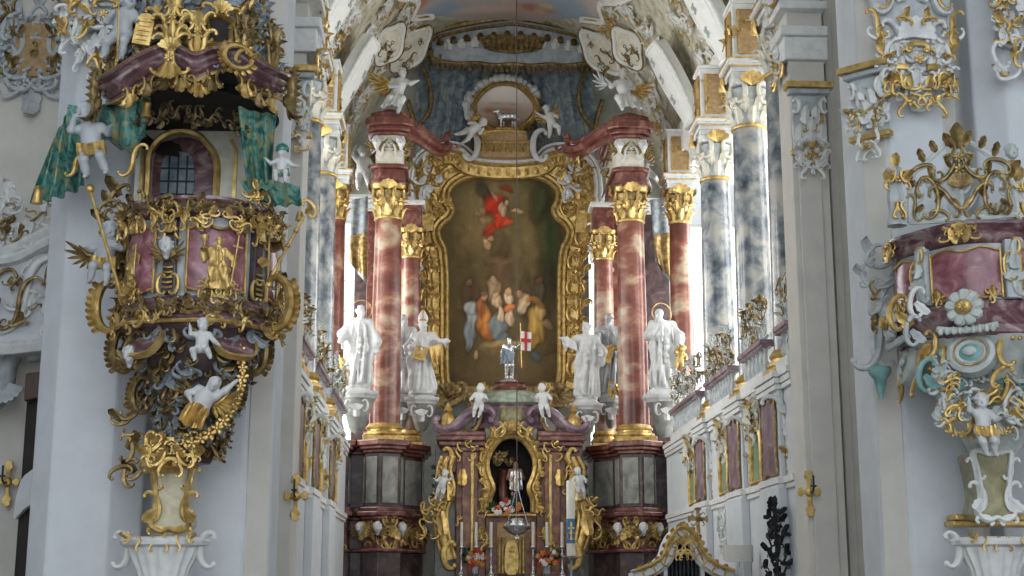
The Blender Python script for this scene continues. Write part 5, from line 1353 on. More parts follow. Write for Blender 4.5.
root['label'] = 'large white draped angel with small dark wing kneeling on the red entablature, window side'
mb = MB(); mb.M = fr(c)
mb.add(*saint(S, .018, pel=(.08, 0, .28), ch=(.02, -.03, .47), hd=(.01, -.06, .71), sl=(-.10, -.03, .55), sr=(.14, -.02, .57), el=(-.20, -.1, .45), hl=(-.30, -.16, .56), er=(.2, -.06, .44), hr=(.12, -.2, .38), kl=(-.10, -.22, .20), fl=(-.02, -.22, -.02), kr=(.18, -.2, .18), fr=(.30, -.12, .02), yaw=-.6, robe=0, hs=.185)); mb.build('body', M['statue'], root, auto=75)
b = MB(); b.M = fr(c); sheet(b, [(-.08, -.22, .34), (.12, -.28, .40), (.32, -.16, .38)], [(-.10, -.34, .04), (.24, -.42, .0), (.60, -.22, -.04)], 26, 10, .05, 4, thick=.05, sag=.05); b.build('drapery', M['statue'], root)
b = MB(); b.M = fr(c + V3(.22, .05, .60)) @ ry(1.0) @ sc(.62); wing(b, 1, 1, 7, 3); b.build('gilt_wing', M['gold'], root)
b = MB(); b.M = fr(c + V3(-.40, -.22, .62)) @ ry(-.3) @ sc(.45); wing(b, 1, -1, 5, 2); b.build('palm_frond', M['greystatue'], root)
PG = 'white putti of the high altar'
def putto_thing(px, py, Y, S, label, vox=None, wingm=None, drap=None, m='statue', cat='putto', rot=0, grp=PG, **kw):
    c = at(px, py, Y)
    root = thing('putto_sculpture', label, cat, c, grp)
    mb = MB(); mb.M = fr(c) @ ry(rot); mb.add(*putto(S, vox or S / 46, **kw)); mb.build('body', M[m], root, auto=75)
    J = dict(PUT); J.update(kw)
    if wingm:
        for q in (-1, 1):
            b = MB(); b.M = fr(c) @ ry(rot) @ tr(J['ch'][0] * S + q * .05 * S, J['ch'][1] * S + .09 * S, J['ch'][2] * S + .02 * S) @ ry(q * .5) @ sc(.42 * S); wing(b, 1, q, 6, 2); b.build('wing', M[wingm], root)
    if drap:
        b = MB(); b.M = fr(c) @ ry(rot); p = np.array(J['pel']) * S
        sheet(b, [p + V3(-.17, -.09, .06) * S, p + V3(0, -.15, .02) * S, p + V3(.17, -.09, .07) * S], [p + V3(-.16, -.12, -.10) * S, p + V3(0, -.19, -.14) * S, p + V3(.2, -.11, -.12) * S], 18, 6, .02 * S, 4, thick=.03 * S); b.build('loincloth', M[drap], root)
    return root, c
FLY = dict(tl=(-.07, .02, .38), kl=(-.13, .02, .22), fl=(-.20, .08, .10), tr=(.07, .02, .38), kr=(.14, -.06, .24), fr=(.10, .06, .08))
SIT = dict(kl=(-.11, -.22, .36), fl=(-.10, -.24, .14), kr=(.11, -.22, .36), fr=(.12, -.22, .12))
putto_thing(458, 141, 35.2, .95, 'small white putto reclining on the pulpit side of the medallion', wingm='gold', rot=.9, hr=(.2, -.2, .72), er=(.22, -.1, .6), yaw=.4, **FLY)
putto_thing(557, 137, 35.2, .92, 'small white putto leaning on the window side of the medallion', wingm='gold', rot=-.35, hl=(-.3, -.1, .82), el=(-.22, -.05, .72), yaw=-.5, **FLY)
putto_thing(362, 190, 33.8, 1.15, 'white putto with raised arm beside the outer capital, pulpit side', wingm='oldgold', hl=(-.16, -.08, .95), el=(-.24, -.04, .80), kr=(.12, -.12, .22), fr=(.16, .02, .06), yaw=.3)
putto_thing(654, 188, 33.8, 1.05, 'white putto flying beside the outer capital, window side', wingm='gold', rot=-.45, hl=(-.28, -.14, .62), kr=(.12, -.10, .22), fr=(.16, .02, .04), yaw=-.6)
putto_thing(477, 419, 33.0, .85, 'white putto sitting on the tabernacle gable, pulpit side', rot=.1, hl=(-.24, -.14, .50), hr=(.18, -.2, .56), yaw=-.3, kl=(-.09, -.16, .26), fl=(-.10, -.12, .06), kr=(.09, -.14, .26), fr=(.03, -.10, .06))
putto_thing(545, 419, 33.0, .85, 'white putto sitting on the tabernacle gable, window side', rot=-.1, hl=(-.22, -.14, .62), hr=(.22, -.2, .50), yaw=-.3, kl=(-.09, -.14, .26), fl=(-.06, -.10, .06), kr=(.09, -.16, .26), fr=(.12, -.12, .05))
putto_thing(438, 500, 32.75, .72, 'pale putto clinging to the gilded side scroll, pulpit side', rot=.25, hr=(.25, -.1, .86), er=(.24, -.04, .74), hl=(-.28, -.12, .60), kr=(.10, -.12, .24), m='statue')
putto_thing(582, 499, 32.75, .74, 'pale putto clinging to the gilded side scroll, next to the paschal candle', rot=-.15, hl=(-.25, -.1, .58), el=(-.22, -.04, .62), kl=(-.08, -.12, .24), m='statue')
# ---- tabernacle body
Yt = 33.45
def TX(px): return float(at(px, 470, 33.3)[0])
def TZ(py): return float(at(508, py, 33.3)[2])
xc0 = TX(511)
root = thing('tabernacle', 'orange-red marble tabernacle with gilded niche in the middle of the altar', 'tabernacle', (xc0, 33.3, 0))
b = MB()
for s in (-1, 1):
    b.bx(xc0 + s * .60, xc0 + s * 1.30, 33.3, 34.0, 1.9, TZ(450)); b.bx(xc0 + s * .78, xc0 + s * 1.16, 33.18, 33.3, 1.9, TZ(452))
b.bx(xc0 - .6, xc0 + .6, 33.3, 34.0, 1.9, TZ(512)); b.build('body', M['orangemarble'], root, smooth=False, bevel=.02)
b = MB(); b.slab([(xc0 - .62, TZ(450)), (xc0 - .62, TZ(462)), (xc0 - .5, TZ(448)), (xc0 - .3, TZ(439)), (xc0, TZ(436)), (xc0 + .3, TZ(439)), (xc0 + .5, TZ(448)), (xc0 + .62, TZ(462)), (xc0 + .62, TZ(428)), (xc0 - .62, TZ(428))], 33.28, 34.0); b.build('lintel', M['olive'], root, smooth=False, bevel=.02)
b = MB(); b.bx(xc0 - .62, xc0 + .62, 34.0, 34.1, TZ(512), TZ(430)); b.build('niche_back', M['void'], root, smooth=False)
nc = spline([(xc0 - .50, TZ(513)), (xc0 - .50, TZ(500)), (xc0 - .42, TZ(488)), (xc0 - .53, TZ(475)), (xc0 - .56, TZ(462)), (xc0 - .44, TZ(449)), (xc0 - .25, TZ(440)), (xc0, TZ(437)), (xc0 + .25, TZ(440)), (xc0 + .44, TZ(449)), (xc0 + .56, TZ(462)), (xc0 + .53, TZ(475)), (xc0 + .42, TZ(488)), (xc0 + .50, TZ(500)), (xc0 + .50, TZ(513))], 5)
b = MB(); b.sweep(nc, [(-.06, -.05), (-.05, .08), (.02, .13), (.07, .08), (.14, .10), (.22, .03), (.24, -.05)], 33.24); b.build('niche_frame', M['gold'], root)
b = MB(); pp = resample(nc, 30)
for i in range(1, 29):
    t = nrm(pp[i + 1] - pp[i - 1]); p = pp[i] + np.array([-t[1], t[0]]) * .14; ang = math.atan2(t[1], t[0]); sd = 1 if p[0] > xc0 else -1
    b.M = fr((p[0], 33.12, p[1])) @ ry(-ang)
    if i % 2: b.scroll(.24, .028, 'C', ang=PI / 2, m=16, flip=sd > 0)
    else: b.leaf(.22, .16, .6, base=(0, 0, -.04), ang=.5 * sd)
b.M = fr((xc0, 33.05, TZ(433))); b.shell(.26, ribs=7); b.rocaille(random.Random(8), .9, .35, 6, .22)
b.build('frame_scrolls', M['gold'], root)
b = MB(); b.lathe([(.16, 0), (.24, .05), (.30, .2), (.27, .34), (.32, .42)], 24, (xc0, 33.2, TZ(426)), 1, .5); b.build('cartouche', M['olive'], root)
for s in (-1, 1):
    b = MB(); b.bx(xc0 + s * .88, xc0 + s * .96, 33.08, 33.18, 2.3, TZ(455)); b.build('gilt_strip', M['gold'], root, smooth=False, bevel=.02)
    b = MB(); b.M = fr((xc0 + s * 1.02, 33.05, TZ(452))); b.rocaille(random.Random(14), .5, .4, 5, .22, sym=False); b.build('gilt_applique', M['gold'], root); b = MB(); b.M = fr((xc0 + s * .74, 33.08, TZ(528))); b.rocaille(random.Random(15), .3, .9, 7, .24, sym=False); b.build('gilt_applique', M['gold'], root); b = MB(); b.M = fr((xc0 + s * 1.15, 33.1, TZ(470))); b.leaf(.5, .25, ang=PI); b.build('gilt_applique', M['gold'], root)
    # red gable cornice with white volute
    b = MB()
    for k, (z, d) in enumerate(((TZ(452), .0), (TZ(447), .08), (TZ(442), .16), (TZ(437), .08))):
        b.bx(xc0 + s * (.62 - .0), xc0 + s * (1.62 + d), 33.15 - d, 34.4, z, z + .12)
    b.bx(xc0 + s * 1.3, xc0 + s * 1.66, 33.2, 34.4, 4.3, TZ(452)); b.build('cornice', M['redband'], root, smooth=False, bevel=.03)
    b = MB(); b.M = fr((xc0 + s * 1.12, 33.2, TZ(420))); b.scroll(1.15, .15, 'S', flip=s > 0, ang=s * -.75, n=10, m=34, flat=1.5); b.build('marble_volute', M['purple'], root)
    b = MB(); b.lathe([(.05, 0), (.16, .03), (.22, .18), (.18, .34), (.09, .44), (.12, .50), (.05, .62), (.01, .70)], 18, (xc0 + s * 1.50, 33.3, TZ(432)), rf=lambda a, t: 1 + .08 * math.cos(7 * a)); b.build('gilt_urn', M['gold'], root)
    # side scroll, gilded, rising from the mensa
    b = MB(); pth = spline([(TX(450 if s < 0 else 572) , 33.0, TZ(560)), (TX(443 if s < 0 else 581), 33.0, TZ(536)), (TX(441 if s < 0 else 583), 33.05, TZ(512)), (TX(448 if s < 0 else 575), 33.1, TZ(492)), (TX(444 if s < 0 else 577), 33.1, TZ(472)), (TX(448 if s < 0 else 571), 33.1, TZ(458))], 7)
    n = len(pth); b.tube(pth, .13 - .05 * np.linspace(0, 1, n), 10, 1.1, ax=(0, 1, 0)); b.tube(pth + [s * -.14, -.06, .02], .06, 8); b.tube(pth + [s * .14, -.02, .02], .05, 8); b.M = fr(pth[-1]); b.scroll(.42, .07, 'C', flip=s < 0, n=8); b.M = fr(pth[0] + V3(-.0, -.1, .1)); b.scroll(.6, .09, 'C', flip=s > 0, n=8)
    b.M = fr(pth[10] + V3(0, -.18, 0)); b.leaf(.7, .3, ang=PI * .95, base=(0, 0, .3)); b.M = fr(pth[20] + V3(0, -.16, 0)); b.leaf(.6, .26, ang=PI, base=(0, 0, .3)); b.rocaille(random.Random(4), .55, 1.3, 14, .26, sym=False); b.M = fr(pth[12] + V3(s * .18, -.1, 0)); b.rocaille(random.Random(14), .5, 1.0, 10, .28, sym=False)
    b.build('side_scroll', M['gold'], root)
    b = MB(); b.bx(xc0 + s * 1.3, xc0 + s * 1.80, 34.1, 34.6, 0, 5.1); b.build('side_wall', M['grey'], root, smooth=False, bevel=.02)
    b = MB(); b.M = fr((xc0 + s * 1.84, 34.05, 4.2)); b.garland([(0, 0, .3), (0, 0, -.6)], .07, RN, 5); b.build('wall_garland', M['dark'], root)
# dome with exposition plinth
b = MB(); b.lathe([(.95, 0), (.98, .05), (.90, .12), (.86, .40), (.80, .52), (.84, .56)], 36, (xc0, 33.7, TZ(428)), 1, .6, rf=lambda a, t: 1 + .04 * math.cos(6 * a)); b.build('drum', M['purple'], root)
b = MB(); b.lathe([(.84, 0), (.94, .05), (.95, .13), (.86, .24), (.66, .33), (.42, .38)], 40, (xc0, 33.7, TZ(428) + .56), 1, .6, rf=lambda a, t: 1 + .035 * abs(math.sin(9 * a))); b.build('cupola', M['green'], root)
b = MB(); b.lathe([(.40, 0), (.44, .06), (.36, .10), (.34, .16), (.40, .20)], 30, (xc0, 33.7, TZ(428) + .94), 1, .7); b.build('cap_moulding', M['redband'], root)
for s in (-1, 1):
    b = MB(); b.M = fr((xc0 + s * .92, 33.3, TZ(428) + .35)); b.scroll(.9, .06, 'C', flip=s < 0, n=8, m=30); b.leaf(.4, .2, ang=s * .4, base=(0, -.05, .1)); b.build('gilt_handle', M['oldgold'], root)
    b = MB(); b.M = fr((xc0 + s * .78, 33.2, TZ(395))); b.rocaille(random.Random(6), .4, .5, 5, .2, sym=False); b.build('gilt_crest', M['gold'], root)
# lower front with gilded tabernacle door
b = MB(); b.bx(xc0 - .34, xc0 + .34, 33.1, 33.3, 1.95, TZ(522)); b.build('door_surround', M['ochre'], root, smooth=False, bevel=.03)
b = MB()
for x in (-.28, -.2, .2, .28): b.lathe([(.04, 0), (.03, .05), (.026, .75), (.045, .82)], 10, (xc0 + x, 33.06, 1.98))
b.M = fr((xc0, 33.06, 2.4)); b.slab(spline([(-.14, -.4), (.14, -.4), (.15, .1), (.08, .3), (0, .34), (-.08, .3), (-.15, .1)], 4, True), -.04, .02); b.rosette(.06, (0, -.06, .1)); b.build('door', M['gold'], root)
# figures inside the niche
c = V3(xc0 + .12, 33.62, TZ(509)); 
root = thing('niche_statue', 'dark-clothed standing figure with silver cape inside the gilded niche', 'statue', c, None)
plinth(root, c - V3(0, 0, 0), .2, .08, 'oldgold')
mb = MB(); mb.M = fr(c + V3(0, 0, .07)); mb.add(*saint(1.05, .014, robe=0, hl=(-.08, -.16, .58), hr=(.08, -.16, .62), hair=2, yaw=-.2)); mb.build('body', M['flesh'], root, auto=75)
b = MB(); sheet(b, [c + V3(-.13, -.13, .88), c + V3(0, -.19, .92), c + V3(.13, -.13, .88)], [c + V3(-.17, -.16, .48), c + V3(0, -.24, .42), c + V3(.17, -.16, .48)], 16, 8, .02, 3); b.build('cape', M['silver'], root)
b = MB(); b.lathe([(.16, .12), (.17, .3), (.14, .6), (.10, .8)], 16, c + V3(0, .0, 0), 1, .8, rf=lambda a, t: 1 + .06 * math.cos(9 * a)); b.build('gown', M['iron'], root)
c = V3(xc0 - .17, 33.7, TZ(509))
root = thing('niche_column', 'short red column with gilded ornament beside the figure in the niche', 'column', c, None, 'thing')
b = MB(); b.lathe([(.13, 0), (.15, .05), (.12, .1), (.11, .9), (.14, .95)], 18, c); b.build('shaft', M['red'], root)
b = MB(); b.M = fr(c + V3(0, -.1, 1.15)); b.rosette(.16, (-.1, 0, .1), 8); b.rocaille(random.Random(8), .4, .4, 5, .18); b.build('gilt_ornament', M['oldgold'], root)
# ---- statuette with banner on the cupola
c = V3(xc0 - .03, 33.7, TZ(428) + 1.145)
root = thing('risen_figure', 'silver and flesh-toned statuette with raised banner on the tabernacle cupola', 'statuette', c)
b = MB(); b.lathe([(.24, 0), (.22, .05), (.12, .10), (.10, .16)], 16, c); b.build('base', M['silver'], root)
mb = MB(); mb.M = fr(c + V3(0, 0, .15)); mb.add(*saint(.95, .013, robe=0, hr=(.26, -.12, .80), er=(.2, -.03, .74), hl=(-.2, -.06, .56), beard=.4, kr=(.06, -.09, .28))); mb.build('body', M['silver'], root, auto=75)
b = MB(); sheet(b, [c + V3(-.17, -.1, .85), c + V3(.14, -.14, .72)], [c + V3(-.22, -.06, .45), c + V3(.10, -.14, .50)], 14, 8, .025, 3); b.build('cloak', M['curtain'], root)
b = MB(); b.tube([c + V3(.30, -.12, .35), c + V3(.27, -.13, 1.45)], .012, 6); b.build('banner_staff', M['gold'], root)
b = MB(); sheet(b, [c + V3(.28, -.14, 1.25), c + V3(.54, -.16, 1.22)], [c + V3(.28, -.14, .78), c + V3(.52, -.16, .76)], 12, 6, .012, 1, thick=.008); fl = b.build('banner', M['flag'], root)
b = MB(); sheet(b, [c + V3(.37, -.165, 1.235), c + V3(.44, -.17, 1.23)], [c + V3(.37, -.17, .77), c + V3(.43, -.175, .765)], 6, 6, .002, 1, thick=.006); sheet(b, [c + V3(.285, -.165, 1.07), c + V3(.53, -.185, 1.05)], [c + V3(.285, -.165, .98), c + V3(.525, -.185, .96)], 8, 4, .002, 1, thick=.006); b.build('red_cross', M['redpetal'], root)
# ---- mensa, candlesticks, flowers
root = thing('altar_table', 'dark red marble altar table below the tabernacle', 'altar', (xc0, 32.7, 0))
b = MB(); b.bx(xc0 - 1.9, xc0 + 1.9, 32.35, 33.0, 0, 1.75); b.build('block', M['redband'], root, smooth=False, bevel=.03)
b = MB(); b.bx(xc0 - 2.0, xc0 + 2.0, 32.28, 33.04, 1.752, 1.90); b.build('table_slab', M['dark'], root, smooth=False, bevel=.03)
def candlestick(px, ytop, label):
    x = float(at(px, 540, 32.86)[0]); zt = float(at(px, ytop, 32.86)[2]); c = V3(x, 32.86, 1.902)
    root = thing('candlestick', label, 'candlestick', c, 'altar candlesticks')
    zb = zt - .55
    h = zb - 1.902
    b = MB(); b.lathe([(.11, 0), (.11, .03), (.06, .07), (.03, .14), (.05, .20), (.025, .26), (.02, h * .6), (.04, h * .7), (.02, h * .8), (.025, h - .06), (.075, h - .03), (.07, h)], 14, c); b.build('stick', M['silver'], root)
    b = MB(); b.lathe([(.036, h), (.035, h + .54), (.02, h + .55)], 12, c); b.build('candle', M['wax'], root)
    b = MB(); b.tube([c + V3(0, 0, h + .54), c + V3(.004, 0, h + .59)], .006, 5); b.build('wick', M['iron'], root)
for px, l in ((461.5, 'outermost'), (476, 'middle'), (491, 'innermost')): candlestick(px, 522, l + ' white candle on a slim candlestick, pulpit side of the tabernacle door')
for px, l in ((533, 'innermost'), (547, 'middle'), (562, 'outermost')): candlestick(px, 522, l + ' white candle on a slim candlestick, window side of the tabernacle door')
def bouquet(c, label, R, n, seed, vase=True):
    root = thing('flower_bouquet', label, 'flowers', c, None)
    rg = random.Random(seed)
    if vase:
        b = MB(); b.lathe([(.07, 0), (.11, .08), (.09, .2), (.12, .26)], 14, c); b.build('vase', M['silver'], root)
    z0 = .26 if vase else .02
    b = MB()
    for i in range(26):
        b.M = fr(c + V3(rg.uniform(-R, R) * .8, rg.uniform(-R, R) * .4, z0 + rg.uniform(0, R * 1.0))); b.leaf(.2, .1, .4, ang=rg.uniform(-1.6, 1.6), nu=5)
    b.build('leaves', M['foliage'], root)
    for m, k in (('orange', n), ('whitepetal', n), ('redpetal', n // 2)):
        for i in range(k):
            b = MB(); a = rg.uniform(0, 2 * PI); r = R * math.sqrt(rg.random()); b.M = fr(c + V3(r * math.cos(a) * 1.0, -abs(r * math.sin(a)) * .4 - .08, z0 + R * .55 + r * math.sin(a) * .75)); b.rosette(rg.uniform(.05, .075), petals=6); b.build('blossom', M[m], root)
bouquet(V3(*at(475, 574, 32.48)[:2], 1.902), 'orange and white flower bouquet below the candles, pulpit side', .25, 8, 1)
bouquet(V3(*at(547, 574, 32.48)[:2], 1.902), 'orange and white flower bouquet below the candles, window side', .25, 9, 2)
b = MB(); b.bx(xc0 - .58, xc0 + .58, 32.95, 33.3, TZ(517), TZ(514.5)); 
root = thing('niche_shelf', 'gilded shelf at the foot of the niche carrying flowers', 'shelf', (xc0, 33.1, TZ(517))); b.build('shelf_board', M['gold'], root, smooth=False, bevel=.02)
bouquet(V3(xc0 - .02, 33.1, TZ(514.4)), 'low orange and white flower arrangement at the foot of the niche', .26, 9, 3, False)
bouquet(V3(xc0 - .36, 33.08, TZ(514.4)), 'small white and red posy at the pulpit end of the niche shelf', .12, 4, 4, False)
# ---- sanctuary lamp on its long cord
c = at(517, 532, 30.5)
root = thing('sanctuary_lamp', 'silver hanging sanctuary lamp bowl on a very long dark cord', 'lamp', c)
b = MB(); b.lathe([(.02, -.16), (.06, -.14), (.04, -.08), (.16, -.03), (.27, .06), (.30, .12), (.25, .14), (.20, .13), (.14, .2), (.17, .26), (.08, .3)], 24, c, rf=lambda a, t: 1 + .04 * math.cos(8 * a)); b.build('bowl', M['silver'], root)
for i in range(3):
    q = 2 * PI * i / 3 + .4; b = MB(); b.tube([c + V3(.27 * math.cos(q), .27 * math.sin(q), .12), c + V3(.12 * math.cos(q), .12 * math.sin(q), .6), c + V3(0, 0, 1.0)], .010, 5); b.M = fr(c + V3(.27 * math.cos(q), .27 * math.sin(q), .1)); b.scroll(.16, .016); b.build('chain', M['silver'], root)
b = MB(); b.tube([c + V3(0, 0, 1.0), V3(c[0], c[1], vz(c[0]) - .07)], .013, 6); b.build('cord', M['rope'], root)
# ---- paschal candle
c = at(571, 556, 29.0)
root = thing('paschal_candle', 'tall thick paschal candle with blue relief band on a slim stand', 'candle', (c[0], c[1], 0))
b = MB(); b.lathe([(.26, 0), (.26, .05), (.1, .12), (.04, .3), (.03, 1.0), (.05, 1.1), (.03, 1.2), (.03, c[2] - .12), (.05, c[2] - .08), (.20, c[2] - .03), (.21, c[2])], 20, (c[0], c[1], 0)); b.build('stand', M['silver'], root)
b = MB(); b.lathe([(.088, .0), (.086, 1.50), (.07, 1.53)], 24, c); b.build('candle', M['wax'], root)
b = MB(); b.lathe([(.092, .25), (.093, .26), (.093, .74), (.092, .75)], 24, c, cap=False); b.build('blue_band', M['bluebelt'], root)
b = MB(); b.M = fr(c + V3(0, -.095, .5)); b.box((0, 0, 0), (.03, .012, .36)); b.box((0, 0, .06), (.14, .012, .03)); b.scroll(.14, .012, base=(-.05, 0, -.1)); b.scroll(.14, .012, base=(.05, 0, -.1), flip=True); b.build('gilt_relief', M['gold'], root, auto=30)
# ================================================================= NAVE PILLARS AND PULPIT
INNER = [(3.35, 15.5), (3.62, 15.2), (4.24, 15.2), (4.50, 15.5), (4.50, 16.2), (3.35, 16.2)]
OUTER = [(4.74, 15.5), (5.02, 15.2), (5.66, 15.2), (5.94, 15.5), (5.94, 16.2), (4.74, 16.2)]
for s, nm in ((1, 'right'), (-1, 'left')):
    for pl, w in ((INNER, 'inner'), (OUTER, 'outer')):
        b = MB(); prism(b, mir(pl, s), 0, 12.0); prism(b, grow(mir(pl, s), .08), 0, 1.0)
        struct(b.build('wall_pillar_%s_%s' % (w, nm), M['wall'], None, smooth=False, bevel=.03))
    b = MB()
    b.M = fr((s * 3.485, 15.35, 0)) @ rz(-s * PI / 4); b.bx(-.15, .15, -.03, 0, 1.0, 12.0); b.M = fr((s * 4.37, 15.35, 0)) @ rz(s * PI / 4); b.bx(-.15, .15, -.02, 0, 1.0, 12.0); struct(b.build('trim_pilaster_' + nm, M['beige'], None, smooth=False, bevel=.01))  # beige colour carried by thin slabs laid on the pillars' angled corners
    box_struct('wall_nave_' + nm, M['wall'], [(s * 11.0, s * 11.5, -9, 19.5, 0, 16)])
    b = MB(); b.bx(s * 4.5, s * 4.74, 15.9, 16.1, 0, 2.35); b.bx(s * 4.3, s * 4.9, 17.6, 17.8, 0, 12.0); struct(b.build('wall_between_' + nm, M['beige'], None, smooth=False))
def zz(py, Y, px): return float(at(px, py, Y)[2])
def curved(mb, c, prof, phi, half, n=14):
    return mb.lathe(prof, n, c, a0=phi - half, a1=phi + half, cap=False)
D2 = PI / 180
# ---- pulpit body
pc = at(200, 300, 14.45); pc = (float(pc[0]), 14.45)
def PZ(py): return zz(py, 13.72, 200)
root = thing('pulpit', 'rococo pulpit drum with rose marble panels and gilt reliefs hung on the nave pillars', 'pulpit', (pc[0], pc[1], PZ(455)))
bod = [(.17, PZ(458)), (.24, PZ(445)), (.30, PZ(430)), (.36, PZ(405)), (.46, PZ(380)), (.58, PZ(352)), (.70, PZ(334)), (.76, PZ(326))]
b = MB(); b.lathe(bod, 60, (pc[0], pc[1], 0), rf=lambda a, t: 1 + .05 * math.cos(5.14 * (a - 22 * D2))); b.build('belly', M['dark'], root)
def serp(a, t): return 1 + .035 * math.cos(5.14 * (a - 22 * D2))
b = MB(); b.lathe([(.76, PZ(326)), (.82, PZ(322)), (.84, PZ(317)), (.78, PZ(312)), (.77, PZ(306)), (.80, PZ(301)), (.78, PZ(297)), (.72, PZ(295))], 72, (pc[0], pc[1], 0), rf=serp, cap=False); b.build('lower_moulding', M['plum'], root)
b = MB(); b.lathe([(.72, PZ(296)), (.735, PZ(275)), (.73, PZ(245)), (.71, PZ(222)), (.71, PZ(214))], 72, (pc[0], pc[1], 0), rf=serp, cap=False); b.build('parapet', M['grey_stucco'], root)
b = MB(); b.lathe([(.71, PZ(216)), (.77, PZ(213)), (.79, PZ(208)), (.75, PZ(204)), (.80, PZ(200)), (.80, PZ(197)), (.60, PZ(197)), (.60, PZ(296))], 72, (pc[0], pc[1], 0), rf=serp, cap=False); b.build('hand_rail', M['plum'], root)
for k, ph in enumerate((22, -50, 94)):
    ph *= D2; hf = 23 * D2
    b = MB()
    def pr(a, t): return serp(a, t)
    curved(b, (pc[0], pc[1], 0), [(.70, PZ(291)), (.752, PZ(291)), (.765, PZ(270)), (.76, PZ(245)), (.745, PZ(226)), (.70, PZ(226))], ph, hf); 
    V = None
    b2 = MB(); b2.lathe([(.70, PZ(291)), (.752, PZ(291)), (.765, PZ(270)), (.76, PZ(245)), (.745, PZ(226)), (.70, PZ(226))], 18, (pc[0], pc[1], 0), a0=ph - hf, a1=ph + hf, rf=serp, cap=False)
    pn = b2.build('rose_panel', M['rose'], root)
    g = MB()
    for sgn in (-1, 1):
        pts = [(pc[0] + .775 * serp(ph + sgn * hf, 0) * math.sin(ph + sgn * hf), pc[1] - .775 * serp(ph + sgn * hf, 0) * math.cos(ph + sgn * hf), PZ(y)) for y in (292, 275, 258, 240, 225)]
        g.tube(pts, .014, 6)
    for y, amp in ((292, 4), (224, -5)):
        pts = []
        for t in np.linspace(-1, 1, 15):
            a = ph + t * hf; pts.append((pc[0] + .775 * serp(a, 0) * math.sin(a), pc[1] - .775 * serp(a, 0) * math.cos(a), PZ(y - amp * math.cos(PI * t) ** 2 * .9)))
        g.tube(pts, .014, 6)
    for y, n_, w in ((222, 6, .5), (294, 6, .5)):
        g.M = polar(pc, .80, ph, PZ(y)); g.rocaille(random.Random(k + y), w, .12, n_, .15, r=.12)
    g.build('gilt_edge', M['gold'], pn)
    # gilded relief figure
    g = MB(); g.M = polar(pc, .77, ph, PZ(291)) @ sc(1, .55, 1)
    if k == 0:
        g.add(*saint(.60, .010, pel=(0, -.02, .42), ch=(0, -.03, .62), hd=(.01, -.04, .85), sl=(-.115, 0, .72), sr=(.115, 0, .72), el=(-.22, -.06, .58), hl=(-.25, -.12, .66), er=(.22, -.04, .58), hr=(.28, -.08, .60), kl=(-.12, -.2, .36), fl=(-.10, -.18, .04), kr=(.12, -.2, .36), fr=(.10, -.18, .04), robe=1.25, nf=11, hair=2, sway=0, seed=3))
        g.M = polar(pc, .80, ph, PZ(291)); g.tube([(.12, -.03, .02), (.19, -.03, .58)], .010, 6); g.tube([(.13, -.03, .47), (.23, -.03, .45)], .012, 6); g.rocaille(random.Random(5), .4, .12, 4, .12, y=-.03)
        g.lathe([(.02, 0), (.045, .02), (.012, .05), (.012, .09), (.045, .13), (.04, .16)], 10, (-.16, -.06, .38))
    else:
        g.add(*saint(.52, .010, er=(.2, -.05, .70), hr=(.28, -.12, .74), seed=2)); g.M = polar(pc, .79, ph, PZ(291)); g.tube([(.1, -.03, .1), (.12, -.03, .5)], .010, 6); g.rocaille(random.Random(5), .35, .2, 5, .13, y=-.03)
    g.build('gilt_relief', M['gold'], pn, auto=75)
for k, ph in enumerate((-14, 58, -86)):
    ph *= D2; F = polar(pc, .715, ph, 0)
    b = MB(); b.M = F; b.slab([(-.075, PZ(294)), (.075, PZ(294)), (.06, PZ(215)), (-.06, PZ(215))], -.06, .02)
    pi = b.build('pilaster', M['dark'], root, smooth=False, bevel=.012)
    b = MB(); b.M = F
    for i in range(5): b.tube([(-.05, -.075, PZ(268 + i * 5)), (0, -.10, PZ(269 + i * 5)), (.05, -.075, PZ(268 + i * 5))], .011, 6)
    for q in (-1, 1): b.M = F @ tr(q * .07, -.07, PZ(285)); b.scroll(.20, .022, flip=q > 0); b.M = F @ tr(q * .055, -.07, PZ(232)); b.scroll(.16, .018, 'S', flip=q > 0)
    b.M = F @ tr(0, -.09, PZ(220)); b.rocaille(random.Random(k), .34, .22, 9, .15); b.leaf(.2, .14, ang=PI); b.M = F @ tr(0, -.09, PZ(260)); b.shell(.10, ribs=5)
    b.build('gilt_scroll', M['gold'], pi)
    if k == 0: cherub('cherub_bust', (F @ tr(0, -.13, PZ(249)))[:3, 3], .17, M['statue'], pi)
# rail and moulding rocaille
for nm, rr, y, n, s_, seed, m in (('gilt_rail_ornament', .81, 206, 34, .17, 1, 'oldgold'), ('gilt_moulding_ornament', .83, 309, 44, .19, 2, 'oldgold'), ('gilt_moulding_leaf', .86, 322, 26, .17, 3, 'gold')):
    g = MB(); rg = random.Random(seed); g.tube([(pc[0] + (rr - .01) * serp(q * D2, 0) * math.sin(q * D2), pc[1] - (rr - .01) * serp(q * D2, 0) * math.cos(q * D2), PZ(y)) for q in range(-104, 100, 3)], .022, 6)
    for i in range(n):
        a = rg.uniform(-100, 95) * D2
        g.M = polar(pc, rr, a, PZ(y) + rg.uniform(-.05, .05)); q = s_ * rg.uniform(.6, 1.2)
        g.scroll(q, q * .12, rg.choice('CS'), ang=rg.uniform(0, 6.3), m=16, lift=.02)
        if i % 2: g.leaf(q, q * .6, .6, ang=rg.uniform(-2.5, 2.5), nu=5)
        if i % 4 == 0: g.rosette(q * .25)
    g.build(nm, M[m], root)
